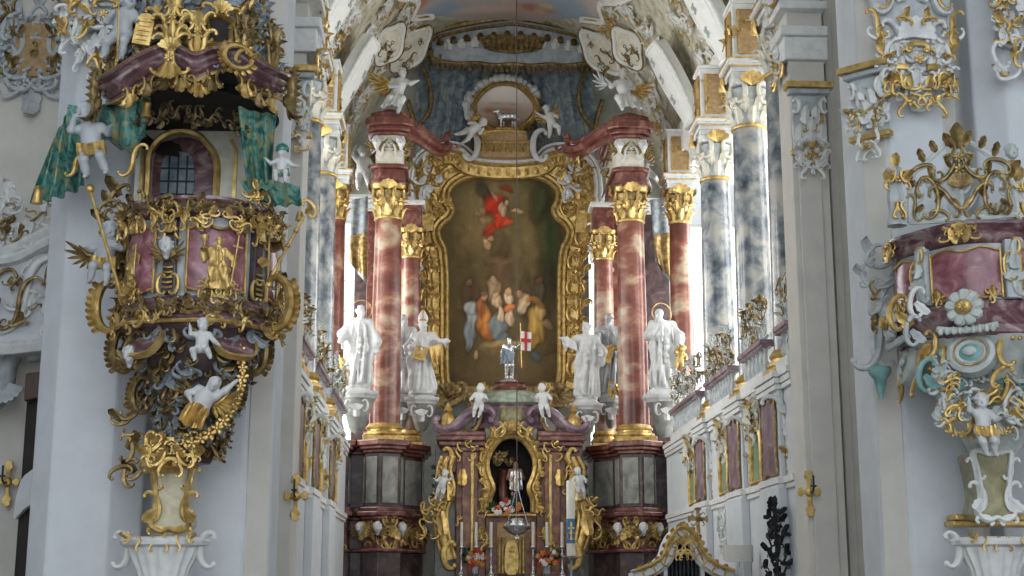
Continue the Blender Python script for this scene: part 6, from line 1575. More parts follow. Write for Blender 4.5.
# belly ornaments: dark gold scrolls, rose fields
g = MB(); rg = random.Random(12)
for i in range(150):
    a = rg.uniform(-105, 100) * D2; t = rg.random(); y = 330 + 118 * t ** 1.2
    r = float(np.interp(y, [326, 334, 352, 380, 405, 430, 445, 458], [.76, .70, .58, .46, .36, .30, .24, .17])) + .03
    g.M = polar(pc, r, a, PZ(y)) @ rx(-.3); q = .17 * rg.uniform(.5, 1.3)
    g.scroll(q, q * .12, rg.choice('CCS'), ang=rg.uniform(0, 6.3), m=18, lift=.03)
    if i % 3: g.leaf(q * .9, q * .55, .6, ang=rg.uniform(-2.5, 2.5), nu=5)
g.build('belly_scrollwork', M['oldgold'], root)
for nm, m, n, sz in (('belly_shellwork', 'bluegrey', 80, .18),):
    g = MB()
    for i in range(n):
        a = rg.uniform(-105, 100) * D2; t = rg.random(); y = 328 + 110 * t ** 1.2
        r = float(np.interp(y, [326, 334, 352, 380, 405, 430, 445, 458], [.76, .70, .58, .46, .36, .30, .24, .17])) + .02
        g.M = polar(pc, r, a, PZ(y)) @ rx(-.3); q = sz * rg.uniform(.6, 1.3); g.scroll(q, q * .13, rg.choice('CCS'), ang=rg.uniform(0, 6.3), m=16, n=5, lift=.03); g.leaf(q, q * .6, .6, ang=rg.uniform(-2.5, 2.5), nu=5)
    g.build(nm, M[m], root)
for ph in (-36, 40):
    b = MB(); F = polar(pc, .70, ph * D2, PZ(343)) @ rx(-.5); b.M = F; b.slab(spline([(-.18, -.1), (0, -.14), (.18, -.1), (.2, .1), (0, .13), (-.2, .1)], 5, True), -.04, .02); b.build('rose_field', M['plum'], root, bevel=.01)
    g = MB(); g.M = F; g.sweep(spline([(-.18, -.1), (0, -.14), (.18, -.1), (.2, .1), (0, .13), (-.2, .1)], 5, True), [(.0, 0), (.0, .07), (-.03, .07), (-.03, 0)], 0, True); g.build('gilt_rim', M['gold'], root)
for sgn, px, y, s_, m in ((-1, 107, 306, .52, 'gold'), (1, 279, 303, .54, 'gold'), (-1, 122, 350, .44, 'oldgold'), (1, 256, 352, .46, 'oldgold'), (-1, 140, 395, .36, 'oldgold'), (1, 232, 390, .40, 'oldgold')):
    g = MB(); p = at(px, y, 14.2); g.M = fr(p); g.scroll(s_, s_ * .10, 'C', flip=sgn > 0, n=8, m=34, flat=1.5, turns=1.08)
    Q = scroll_path('C', 1.08, 61) * s_; Q[:, 0] *= -sgn
    for i in range(15, 46, 4):
        t = nrm(Q[i + 1] - Q[i - 1]); o_ = np.array([t[1], -t[0]]) * (1 if sgn > 0 else -1); b_ = Q[i] + o_ * s_ * .05; g.leaf(s_ * .20, s_ * .17, .5, base=(b_[0], .02, b_[1]), ang=math.atan2(o_[0], o_[1]), nu=5)
    g.build('side_volute', M[m], root)
g = MB(); g.M = fr(at(118, 235, 14.5)); g.rocaille(random.Random(3), .3, 1.0, 14, .24, sym=False); g.build('flank_rocaille', M['oldgold'], root)
g = MB(); g.M = fr(at(268, 240, 14.35)); g.rocaille(random.Random(4), .22, .9, 12, .22, sym=False); g.build('flank_rocaille', M['oldgold'], root)
g = MB(); g.M = fr(at(128, 430, 14.6)); g.rocaille(random.Random(6), .22, .9, 9, .26, sym=False); g.build('trailing_scrolls', M['oldgold'], root)
g = MB(); g.garland(spline([at(240, 350, 13.95), at(243, 375, 13.95), at(236, 400, 13.95), at(218, 428, 13.95), at(192, 443, 13.95)], 6), .062, RN, 13); g.build('gilt_garland', M['gold'], root)
# gilt collar above the shield
g = MB(); g.lathe([(.20, PZ(468)), (.26, PZ(462)), (.24, PZ(452)), (.20, PZ(444))], 30, (pc[0] + -.26, pc[1], 0), rf=lambda a, t: 1 + .1 * math.cos(8 * a)); g.M = fr(at(172, 455, 14.15)); g.rocaille(random.Random(8), .5, .3, 9, .2); g.build('gilt_collar', M['gold'], root)
def shield(px, y0, y1, w, Y, m, label, name='shield_console', rim='gold', flute=True, pad='pulpit'):
    c = at(px, (y0 + y1) / 2, Y); h = zz(y0, Y, px) - zz(y1, Y, px)
    root = thing(name, label, 'console', (c[0], c[1], zz(y1, Y, px)))
    ol = spline([(-w * .52, h * .5), (-w * .46, h * .2), (-w * .40, -h * .15), (-w * .52, -h * .40), (-w * .25, -h * .5), (0, -h * .46), (w * .25, -h * .5), (w * .52, -h * .40), (w * .40, -h * .15), (w * .46, h * .2), (w * .52, h * .5), (0, h * .46)], 5, True)
    b = MB(); b.M = fr(c); b.slab(ol, -.02, .45); 
    b.build('marble_field', M[m], root, smooth=False, bevel=.02)
    g = MB(); g.M = fr(c); g.sweep(ol, [(.02, 0), (.02, .07), (-.01, .09), (-.03, .06), (-.03, 0)], 0, True)
    for q in (-1, 1):
        g.M = fr(c) @ sc(q, 1, 1); g.scroll(h * .42, .03, 'C', base=(w * .5, -.05, -h * .15), ang=.2); g.scroll(h * .3, .026, 'S', base=(w * .52, -.05, h * .25)); g.leaf(.2, .12, ang=2.4, base=(w * .4, -.08, -h * .2)); g.scroll(h * .25, .025, 'C', base=(w * .35, -.05, -h * .5), ang=1.4)
    g.build('scroll_rim', M[rim], root)
    return root
shield(172, 461, 531, .36, 14.35, 'yellow', 'yellow marble shield with gilt scroll rim below the pulpit drum')
def flute(px, y0, Y, w, label):
    c = at(px, y0, Y)
    root = thing('fluted_corbel', label, 'corbel', (c[0], c[1], c[2] - 1.05))
    b = MB(); prof = [(w * .16, -1.05), (w * .18, -.8), (w * .24, -.5), (w * .33, -.28), (w * .43, -.12), (w * .45, -.06)]
    b.lathe(prof, 96, c, 1, .75, rf=lambda a, t: 1 - .10 * abs(math.sin(9 * a)) ** .6 * (1 - .3 * t)); b.build('fluted_bowl', M['stucco'], root)
    b = MB(); b.lathe([(w * .43, -.075), (w * .50, -.05), (w * .52, -.01), (w * .47, .02), (w * .30, .03)], 60, c, 1, .75, rf=lambda a, t: 1 + .03 * math.cos(12 * a)); b.build('lip', M['stucco'], root)
    for q in (-1, 1):
        b = MB(); b.M = fr(c + V3(q * w * .50, -.02, -.10)); b.scroll(.34, .04, 'C', flip=q < 0, n=8, flat=1.6); b.build('volute', M['stucco'], root)
    b = MB(); b.M = fr(c + V3(0, -w * .36, -.02)); b.rocaille(random.Random(2), w * .8, .08, 4, .13); b.build('gilt_trim', M['gold'], root)
flute(165, 540, 14.3, .84, 'white fluted bowl corbel with scroll handles under the pulpit shield')
# ---- doorway panel behind the preacher
def BX(px): return float(at(px, 160, 15.0)[0])
def BZ(py): return float(at(190, py, 15.0)[2])
root = thing('doorway_wall', 'cream back wall of the pulpit with gilt-edged trefoil doorway', 'back panel', (BX(190), 15.1, BZ(205)))
tre = spline([(BX(150), BZ(205)), (BX(150), BZ(180)), (BX(150), BZ(158)), (BX(154), BZ(148)), (BX(161), BZ(140)), (BX(172), BZ(134)), (BX(184), BZ(133)), (BX(197), BZ(137)), (BX(207), BZ(146)), (BX(214), BZ(156)), (BX(217), BZ(168)), (BX(217), BZ(185)), (BX(217), BZ(205))], 4)
b = MB(); b.slab([(BX(136), BZ(212)), (BX(136), BZ(100)), (BX(252), BZ(100)), (BX(252), BZ(212)), (BX(217), BZ(212))] + [tuple(p) for p in tre[::-1]] + [(BX(150), BZ(212))], 14.98, 15.17); b.build('panel', M['cream'], root, smooth=False)
b = MB(); b.slab([tuple(p) for p in tre], 15.165, 15.185); b.build('recess', M['plum'], root, smooth=False)
b = MB(); b.slab(spline([(BX(159), BZ(204)), (BX(159), BZ(162)), (BX(166), BZ(150)), (BX(180), BZ(148)), (BX(191), BZ(158)), (BX(193), BZ(204))], 4), 15.15, 15.164); b.build('pane', M['curtain'], root, smooth=False)
b = MB()
for x in (167, 176, 185): b.bx(BX(x) - .008, BX(x) + .008, 15.13, 15.15, BZ(204), BZ(152))
for y in (165, 178, 191): b.bx(BX(159), BX(193), 15.128, 15.148, BZ(y) - .008, BZ(y) + .008)
b.build('muntin', M['iron'], root, smooth=False)
b = MB(); b.sweep(tre, [(-.03, 0), (-.02, .05), (.02, .06), (.05, .02), (.05, 0)], 14.98); b.sweep([(BX(143), BZ(205)), (BX(143), BZ(120)), (BX(146), BZ(116))], [(-.015, 0), (-.015, .03), (.015, .03), (.015, 0)], 14.98); b.sweep([(BX(236), BZ(205)), (BX(236), BZ(150)), (BX(230), BZ(140))], [(-.02, 0), (-.02, .03), (.02, .03), (.02, 0)], 14.98); b.build('gilt_frame', M['gold'], root)
# ---- sounding board
def CZ(py): return zz(py, 13.6, 200)
cc_ = (float(at(197, 70, 14.5)[0]), 14.5)
zb = CZ(112)
root = thing('sounding_board', 'pulpit canopy with wavy plum cornice under an openwork gilded crown', 'canopy', (cc_[0], 14.5, zb))
def cpix(phi, R=1.0):
    """pixel column of a canopy rim point, for measuring only"""
    v = np.array([cc_[0] + R * math.sin(phi), cc_[1] - R * math.cos(phi), CZ(70)]) - CAM
    return 512 + FOC * (v @ _r) / (v @ _f)
def cphi(px):
    q = np.linspace(-1.5, 1.5, 301); return float(np.interp(px, [cpix(k) for k in q], q))
mid = spline([(80, 95), (98, 92), (114, 86), (135, 72), (158, 60), (170, 58), (180, 60), (195, 67), (212, 60), (235, 57), (255, 73), (278, 84), (300, 92), (320, 95)], 6)
_ph = np.linspace(-105, 105, 141) * D2
_wz = np.array([zz(float(np.interp(cpix(k), mid[:, 0], mid[:, 1])), cc_[1] - math.cos(k), cpix(k)) for k in _ph])
def wave(a): return float(np.interp(a, _ph, _wz))
def band(prof, m, nm): b = MB(); b.lathe(prof, 120, (cc_[0], cc_[1], 0), a0=-104 * D2, a1=104 * D2, zf=wave, cap=False); return b.build(nm, m, root)
band([(.84, -.13), (.90, -.13), (.93, -.10), (.925, -.075), (.96, -.07), (.99, -.04), (.97, -.015), (.985, .0), (1.02, .02), (1.03, .05), (1.0, .065), (1.02, .08), (1.07, .095), (1.08, .12), (1.03, .14), (.84, .14)], M['plum'], 'wavy_cornice')
band([(.88, -.135), (.935, -.14), (.925, -.105)], M['gold'], 'gilt_fillet'); band([(1.07, .115), (1.09, .13), (1.03, .155)], M['gold'], 'gilt_fillet')
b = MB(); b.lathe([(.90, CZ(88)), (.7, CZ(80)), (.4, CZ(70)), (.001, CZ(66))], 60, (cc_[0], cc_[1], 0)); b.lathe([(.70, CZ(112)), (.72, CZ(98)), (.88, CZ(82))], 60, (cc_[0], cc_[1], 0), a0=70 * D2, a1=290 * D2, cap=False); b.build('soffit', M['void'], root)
b = MB(); rg = random.Random(33)
for i in range(46):
    a = rg.uniform(-80, 80) * D2
    b.M = polar(cc_, .70, a, CZ(108) + rg.uniform(-.08, .08)); q = .13 * rg.uniform(.6, 1.2); b.scroll(q, q * .12, rg.choice('CS'), ang=rg.uniform(0, 6), m=16, n=5); b.leaf(q, q * .6, .6, ang=PI + rg.uniform(-.6, .6), nu=5)
b.build('soffit_scrolls', M['dimgold'], root)  # darkest gilding, used only for the scrolls under the canopy
# openwork crown: closed blue-grey drum, openings shown by near-black slabs
zc = CZ(58)
b = MB(); b.lathe([(.84, zc - .08), (.80, zc + .2), (.76, zc + .5), (.62, zc + 1.0), (.4, zc + 1.5)], 60, (cc_[0], cc_[1], 0)); b.build('crown_drum', M['bluegrey'], root)
for px, y, w, h in ((221, 33, .34, .40), (256, 50, .16, .26), (150, 30, .2, .3), (130, 44, .14, .2)):
    F = polar(cc_, .80, cphi(px), zz(y, 13.75, px)); ol = spline([(-w * .5, -h * .5), (-w * .45, 0), (-w * .5, h * .35), (0, h * .5), (w * .5, h * .35), (w * .45, 0), (w * .5, -h * .5), (0, -h * .42)], 5, True)
    b = MB(); b.M = F; b.slab(ol, -.06, .15); b.build('opening_shade', M['void'], root, smooth=False)  # solid slab on the drum; the opening's shade is its near-black colour
    g = MB(); g.M = F; g.sweep(ol, [(.01, .05), (.0, .09), (-.03, .12), (-.06, .08), (-.06, .0)], 0, True)
    for q in (-1, 1): g.M = F @ sc(q, 1, 1); g.scroll(h * .75, .03, 'S', base=(w * .62, -.10, 0), n=7); g.scroll(h * .4, .024, 'C', base=(w * .35, -.12, h * .55), ang=1.2, n=7)
    g.M = F; g.shell(w * .35, base=(0, -.1, h * .48), ribs=7); g.build('opening_frame', M['gold'], root)
for px, ht in ((171, .62), (196, .5), (242, .4), (272, .5), (112, .4)):
    g = MB(); F = polar(cc_, .98, cphi(px), wave(cphi(px)) + .12); 
    for q in (-1, 1): g.M = F @ sc(q, 1, 1); g.scroll(ht * .55, .032, 'S', base=(.07, -.02, ht * .30), n=7, m=30); g.scroll(ht * .42, .028, 'C', base=(.10, -.03, ht * .75), n=7, ang=.3); g.scroll(ht * .3, .022, 'C', base=(.04, -.05, ht * .55), n=6)
    g.M = F; g.leaf(ht * .4, .12, .5, base=(0, -.06, ht * .6)); g.rosette(.045, (0, -.06, ht * .5)); g.tube([(0, .02, 0), (0, -.04, ht * .4), (0, .02, ht)], [.05, .035, .02], 8); g.build('crown_scroll', M['gold' if px in (171, 196) else 'oldgold'], root)
for nm, m, n, sd, sz in (('crown_rocaille', 'oldgold', 110, 5, .15), ('crown_leafwork', 'gold', 34, 8, .12), ('crown_shellwork', 'bluegrey', 120, 6, .18)):
    g = MB(); rg = random.Random(sd)
    for i in range(n):
        a = rg.uniform(-105, 105) * D2; z = rg.uniform(-.02, 1.2); px = cpix(a, .8); q = sz * rg.uniform(.6, 1.4)
        if (203 < px < 238 and .08 < z < .50) or (248 < px < 264 and -.05 < z < .22): continue
        r = float(np.interp(z, [-.08, .2, .5, 1.0, 1.5], [.84, .80, .76, .62, .4])) + .03
        g.M = polar(cc_, r + rg.uniform(0, .10), a, zc + z); g.scroll(q, q * .12, rg.choice('CCS'), ang=rg.uniform(0, 6.3), m=18, n=5, lift=.03); g.leaf(q, q * .5, .6, ang=rg.uniform(-2, 2), nu=5)
    g.build(nm, M[m], root)
# ornaments on the cornice: central clasp, ring, end volutes, hanging lambrequins
def crest(px, dy, fn, m='gold', nm='gilt_crest', rr=1.05):
    k = cphi(px); g = MB(); g.M = polar(cc_, rr, k, wave(k) + dy); fn(g, g.M.copy()); return g.build(nm, M[m], root)
def clasp(g, F):
    for q in (-1, 1): g.M = F @ sc(q, 1, 1); g.scroll(.42, .032, 'C', base=(.10, -.03, .0), n=8, m=30); g.scroll(.26, .025, 'S', base=(.05, -.05, .16)); g.leaf(.2, .10, .5, base=(.04, -.05, -.12), ang=2.7)
    g.M = F; g.leaf(.26, .14, .5, base=(0, -.06, -.1), ang=PI); g.shell(.12, base=(0, -.05, .02), ribs=7); g.rosette(.05, (0, -.08, -.06))
def ringf(g, F):
    for i in range(15): g.M = F; t = PI * .62 + i * PI * 1.76 / 14; g.leaf(.10, .07, .4, base=(.15 * math.sin(t), -.02, .12 * math.cos(t)), ang=t, nu=5)
    g.M = F; g.tube([(.15 * math.sin(t), -.04, .12 * math.cos(t)) for t in np.linspace(PI * .5, PI * 2.4, 24)], .026, 7); g.scroll(.16, .022, 'C', base=(.02, -.05, .02), ang=.6, n=7)
def endv(sg):
    def f(g, F):
        g.M = F; g.scroll(.40, .045, 'C', flip=sg > 0, n=8, m=32, flat=1.4, turns=1.1)
        for i in range(9): t = -.9 + 1.9 * i / 8; g.leaf(.15, .10, .5, base=(sg * .10 * math.cos(t) + sg * .04, .0, .22 * math.sin(t)), ang=sg * (PI / 2 - t), nu=5)
        g.leaf(.34, .16, .6, base=(0, -.03, -.12), ang=PI + sg * .3); g.scroll(.26, .028, 'S', base=(-sg * .08, -.03, -.22), flip=sg > 0)
    return f
def pend(g, F):
    for q in (-1, 1): g.M = F @ sc(q, 1, 1); g.scroll(.16, .018, 'C', base=(.07, -.02, 0), n=6); g.leaf(.15, .08, .5, base=(.04, -.02, -.02), ang=2.6, nu=5)
    g.M = F; g.leaf(.22, .12, .5, base=(0, -.03, 0), ang=PI)
crest(172, .02, clasp); crest(234, -.03, ringf); crest(103, 0, endv(-1), 'oldgold'); crest(284, -.02, endv(1), 'oldgold')
for px in (128, 146, 163, 180, 200, 214, 248, 262, 276): crest(px, -.17, pend, 'oldgold' if px % 4 else 'gold', 'gilt_pendant', .93)
# ---- brocade drapes
root = thing('drape', 'green and gold brocade drape swept out from the canopy behind the seated putto', 'drape', at(60, 200, 14.6))
b = MB(); sheet(b, [at(x, y, Y) for x, y, Y in ((152, 90, 13.9), (128, 100, 14.0), (100, 106, 14.3), (68, 104, 14.5))], [at(x, y, Y) for x, y, Y in ((146, 136, 14.1), (134, 156, 14.2), (106, 140, 14.45), (70, 128, 14.6))], 40, 14, .075, 4, sag=.10, thick=.03); b.build('upper_fold', M['cloth'], root)
b = MB(); sheet(b, [at(x, y, Y) for x, y, Y in ((88, 104, 14.5), (70, 108, 14.55), (54, 138, 14.6))], [at(x, y, Y) for x, y, Y in ((84, 186, 14.6), (58, 197, 14.55), (30, 203, 14.6))], 30, 14, .07, 4, sag=.06, thick=.03); b.build('lower_fold', M['cloth'], root)
for q in (at(147, 104, 13.9), at(38, 190, 14.5)): b = MB(); b.lathe([(.02, -.16), (.06, -.15), (.04, -.03), (.05, 0), (.03, .04)], 10, q); b.build('gilt_tassel', M['gold'], root)
for q, z in ((at(75, 166, 14.45), .22), (at(133, 160, 14.1), .34)): b = MB(); b.M = fr(q); b.scroll(z, .028, 'S', n=7); b.build('gilt_scroll', M['gold'], root)
root = thing('drape', 'green and gold brocade drape falling beside the pulpit doorway to the capped putto', 'drape', at(275, 210, 14.5))
b = MB(); sheet(b, [at(x, y, Y) for x, y, Y in ((238, 106, 14.0), (256, 112, 14.1), (276, 114, 14.3))], [at(x, y, Y) for x, y, Y in ((248, 190, 14.4), (262, 188, 14.4), (272, 182, 14.45))], 30, 14, .07, 3, sag=.03, thick=.03); b.build('hanging_fold', M['cloth'], root)
b = MB(); sheet(b, [at(x, y, 14.4) for x, y in ((240, 182), (262, 178), (300, 186))], [at(x, y, 14.3) for x, y in ((252, 196), (276, 206), (302, 204))], 30, 10, .05, 4, sag=.03, thick=.03); b.build('swag', M['cloth'], root)
b = MB(); b.M = fr(at(262, 196, 14.2)); b.rocaille(random.Random(4), .3, .15, 5, .16, sym=False); b.M = np.eye(4); b.lathe([(.02, -.1), (.05, -.09), (.03, 0)], 9, at(300, 212, 14.3)); b.build('gilt_fringe', M['gold'], root)
# ---- putti of the pulpit
GP = 'white putti of the pulpit'
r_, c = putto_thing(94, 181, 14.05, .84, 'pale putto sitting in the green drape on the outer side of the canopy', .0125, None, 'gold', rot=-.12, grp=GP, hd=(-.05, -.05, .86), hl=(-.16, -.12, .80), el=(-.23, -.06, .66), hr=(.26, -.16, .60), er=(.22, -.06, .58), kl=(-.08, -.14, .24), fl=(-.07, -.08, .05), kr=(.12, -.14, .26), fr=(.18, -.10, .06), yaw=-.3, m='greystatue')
r_, c = putto_thing(281, 190, 14.1, .46, 'small putto in a green cap spreading both arms beside the doorway drape', .009, None, 'cloth', grp=GP, hl=(-.36, -.1, .70), el=(-.24, -.06, .60), hr=(.36, -.1, .54), er=(.24, -.05, .56), yaw=-.4, **SIT)
r_['label'] = 'small putto in a green cap spreading both arms beside the doorway drape'
b = MB(); b.lathe([(.068, .0), (.072, .03), (.05, .07), (.01, .09)], 16, c + V3(0, 0, .42)); b.build('green_cap', M['cloth'], r_)
r_, c = putto_thing(100, 290, 14.2, .72, 'pale seated putto with gilt wing behind the gilded staff', .0125, None, 'gold', rot=.1, grp=GP, hl=(-.24, -.12, .56), hr=(.14, -.2, .60), er=(.2, -.06, .62), kl=(-.10, -.2, .30), fl=(-.12, -.16, .08), kr=(.10, -.2, .30), fr=(.12, -.16, .06), yaw=.4, m='greystatue')
b = MB(); b.M = fr(c + V3(-.1, .05, .38)) @ ry(-.9) @ sc(.3); wing(b, 1, -1, 6, 2); b.build('gilt_wing', M['oldgold'], r_)
r_, c = putto_thing(201, 369, 13.60, .50, 'bright white infant sitting on the pulpit belly with one arm up', .009, grp=GP, hl=(-.24, -.06, .82), el=(-.22, -.05, .68), hr=(.34, -.12, .46), er=(.24, -.06, .54), yaw=.3, kl=(-.14, -.2, .34), fl=(-.10, -.16, .16), kr=(.14, -.2, .34), fr=(.20, -.16, .20))
c = at(131, 356, 13.95); root = thing('cherub_bust', 'small white cherub bust on the outer side of the pulpit belly', 'cherub', c - V3(0, 0, .1), GP)
cherub('head', c + V3(0, -.05, 0), .17, M['statue'], root)
c = at(186, 436, 13.85); root = thing('caryatid_bust', 'white winged female half-figure leaning under the pulpit belly', 'statue', c, GP)
FM = fr(c) @ ry(.42)
b = MB(); b.M = FM; b.add(*saint(.80, .0105, pel=(0, 0, .36), ch=(0, -.03, .50), hd=(.04, -.07, .71), sl=(-.115, 0, .585), sr=(.115, 0, .585), el=(-.21, -.02, .48), hl=(-.13, -.12, .42), er=(.19, -.02, .70), hr=(.25, -.02, .84), robe=0, hair=2, hs=.175, kl=(-.05, -.02, .26), fl=(-.03, .03, .18), kr=(.05, -.02, .26), fr=(.03, .03, .18), yaw=.3)); b.build('body', M['statue'], root, auto=75)
b = MB(); b.M = FM; sheet(b, [(-.11, -.08, .32), (0, -.13, .34), (.11, -.08, .32)], [(-.13, -.09, .12), (0, -.16, .08), (.13, -.1, .12)], 18, 8, .025, 4); b.build('skirt', M['gold'], root)
b = MB(); b.M = FM @ tr(.08, .05, .40) @ ry(.5) @ sc(.30); wing(b, 1, 1, 6, 2); b.build('gilt_wing', M['gold'], root)
b = MB(); b.M = FM @ tr(-.08, .05, .40) @ ry(-.9) @ sc(.26); wing(b, 1, -1, 6, 2); b.build('gilt_wing', M['oldgold'], root)
# big angel and gilded tablets on the canopy
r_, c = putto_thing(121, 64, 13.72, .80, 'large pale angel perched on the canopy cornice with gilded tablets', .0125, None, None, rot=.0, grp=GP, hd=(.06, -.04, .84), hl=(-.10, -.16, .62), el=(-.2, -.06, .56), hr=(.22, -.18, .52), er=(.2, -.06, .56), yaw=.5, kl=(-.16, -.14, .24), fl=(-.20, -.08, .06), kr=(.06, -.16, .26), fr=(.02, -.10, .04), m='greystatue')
b = MB(); b.M = fr(c + V3(.22, -.12, .16)) @ ry(.15); b.slab([(-.09, 0), (.09, 0), (.09, .28), (.05, .33), (0, .34), (-.05, .33), (-.09, .28)], -.03, .03)
for i in range(5): b.tube([(-.06, -.035, .05 + i * .05), (.06, -.035, .05 + i * .05)], .008, 5)
b.build('gilt_tablet', M['gold'], r_, auto=30)
b = MB(); b.tube([c + V3(.01, -.2, -.05), c + V3(-.02, -.2, .9)], .012, 6); b.build('gilt_rod', M['gold'], r_)
# ---- staffs leaning on the pulpit
root = thing('gilded_staff', 'long straight gilded staff leaning from the drape down to the pulpit moulding', 'staff', at(122, 300, 13.75))
b = MB(); b.tube([at(90, 190, 14.0), at(122, 299, 13.75)], .018, 8); b.ball(at(90, 189, 14.0), .05, 10, 8); b.lathe([(.01, 0), (.05, .02), (.03, .06)], 10, at(122, 299, 13.75)); b.build('shaft', M['gold'], root)
root = thing('gilded_crozier', 'slanting gilded crozier with curled head on the inner side of the pulpit', 'crozier', at(272, 276, 14.1))
b = MB(); b.tube([at(272, 275, 14.1), at(304, 216, 14.1)], .016, 8); 
for t in (.25, .5, .75): b.ball(at(272 + 32 * t, 275 - 59 * t, 14.1), .03, 8, 6)
b.build('shaft', M['gold'], root)
b = MB(); b.M = fr(at(310, 208, 14.1)); b.scroll(.20, .024, 'C', ang=2.6, n=8, turns=1.15); b.leaf(.1, .08, ang=.6, base=(-.04, 0, -.06)); b.build('curled_head', M['gold'], root)
# ================================================================= ABBOT'S LOGE OPPOSITE THE PULPIT
lc = at(985, 300, 14.5); lc = (float(lc[0]), 14.55)
def LZ(py): return zz(py, 13.6, 985)
root = thing('loge', 'marbled loge balcony with rose panel and teal shell base, facing the pulpit', 'balcony', (lc[0], lc[1], LZ(430)))
def serl(a, t): return 1 + .03 * math.cos(6 * (a + 32 * D2))
b = MB(); b.lathe([(.18, LZ(455)), (.30, LZ(430)), (.42, LZ(405)), (.52, LZ(385)), (.66, LZ(362)), (.80, LZ(342)), (.88, LZ(332))], 60, (lc[0], lc[1], 0), rf=lambda a, t: 1 + .04 * math.cos(6 * a)); b.build('shell_base', M['aged'], root)
b = MB(); b.lathe([(.88, LZ(333)), (.92, LZ(330)), (.90, LZ(322)), (.93, LZ(318)), (.97, LZ(310)), (.92, LZ(304)), (.90, LZ(298)), (.86, LZ(296))], 72, (lc[0], lc[1], 0), rf=serl, cap=False); b.build('lower_moulding', M['plum'], root)
b = MB(); b.lathe([(.86, LZ(297)), (.87, LZ(270)), (.86, LZ(240)), (.86, LZ(236))], 72, (lc[0], lc[1], 0), rf=serl, cap=False); b.build('parapet', M['grey_stucco'], root)
b = MB(); b.lathe([(.86, LZ(240)), (.92, LZ(237)), (.94, LZ(232)), (.90, LZ(228)), (.97, LZ(222)), (.97, LZ(219)), (.74, LZ(219)), (.74, LZ(297))], 72, (lc[0], lc[1], 0), rf=serl, cap=False); b.build('hand_rail', M['plum'], root)
for k, ph in enumerate((-32, -92, 28)):
    ph *= D2; hf = 23.5 * D2
    b = MB(); b.lathe([(.85, LZ(294)), (.89, LZ(294)), (.90, LZ(270)), (.895, LZ(246)), (.85, LZ(246))], 18, (lc[0], lc[1], 0), a0=ph - hf, a1=ph + hf, rf=serl, cap=False); pn = b.build('rose_panel', M['rose'], root)
    g = MB()
    for sg in (-1, 1):
        a = ph + sg * hf; g.tube([(lc[0] + .905 * serl(a, 0) * math.sin(a), lc[1] - .905 * serl(a, 0) * math.cos(a), LZ(y)) for y in (295, 270, 245)], .014, 6)
    for y, am in ((295, 3), (244, -4)):
        g.tube([(lc[0] + .905 * serl(ph + t * hf, 0) * math.sin(ph + t * hf), lc[1] - .905 * serl(ph + t * hf, 0) * math.cos(ph + t * hf), LZ(y - am * math.cos(PI * t) ** 2)) for t in np.linspace(-1, 1, 15)], .014, 6)
    g.M = polar(lc, .93, ph, LZ(294)); g.rocaille(random.Random(k), .6, .06, 5, .12)
    g.build('gilt_edge', M['gold'], pn)
    g = MB(); g.M = polar(lc, .97, ph, LZ(231)); g.shell(.11, a=PI * 1.8, ribs=9); g.rosette(.05, (0, -.06, 0)); g.rocaille(random.Random(9), .3, .1, 4, .12); g.build('gilt_shell', M['gold'], root)
    g = MB(); g.M = polar(lc, .97, ph, LZ(306)); g.rosette(.20, petals=9); g.build('stucco_shell', M['aged'], root)
    g = MB(); g.M = polar(lc, 1.05, ph, LZ(306)); g.ball((0, -.03, 0), (.09, .05, .08), 12, 8); g.rosette(.05, (0, -.06, 0)); g.build('gilt_boss', M['gold'], root)
    g = MB(); g.M = polar(lc, .90, ph, LZ(326))
    g.tube([(-.30, -.02, .02), (-.15, -.06, -.01), (0, -.07, -.02), (.15, -.06, -.01), (.30, -.02, .02)], .035, 8)
    for i in range(9): g.ball((-.26 + i * .065, -.08, -.015), (.03, .03, .045), 7, 5)
    g.build('gadroon', M['aged'], root)
    F = polar(lc, .76, ph, LZ(352)) @ rx(-.25)
    g = MB(); g.M = F; a = np.linspace(0, 2 * PI, 36, endpoint=False); ov = np.c_[.17 * np.sin(a), .15 * np.cos(a)]
    V = np.array([[(x * t, -.10 - .05 * (1 - t * t), z * t) for t in np.linspace(.02, 1, 6)] for x, z in ov]); g.grid(V, cu=True); g.build('teal_medallion', M['teal'], root)
    g = MB(); g.M = F; g.sweep(ov[::-1], [(0, .0), (0, .12), (-.03, .15), (-.07, .12), (-.08, .0)], 0, True); g.sweep(ov[::-1] * 1.02, [(0, .0), (0, .12), (.03, .15), (.07, .12), (.08, .0)], 0, True); g.ball((0, -.16, 0), (.07, .03, .05), 10, 8); g.build('stucco_ring', M['aged'], root)
    g = MB(); g.M = F; g.sweep(ov[::-1] * 1.0, [(0, .1), (.0, .145), (.012, .145), (.012, .1)], 0, True)
    for q in (-1, 1): g.M = F @ sc(q, 1, 1); g.scroll(.34, .035, 'C', base=(.34, -.06, .02), n=7); g.scroll(.26, .03, 'C', base=(.28, -.05, -.25), n=7, ang=.7)
    g.build('gilt_scroll', M['gold'], root)
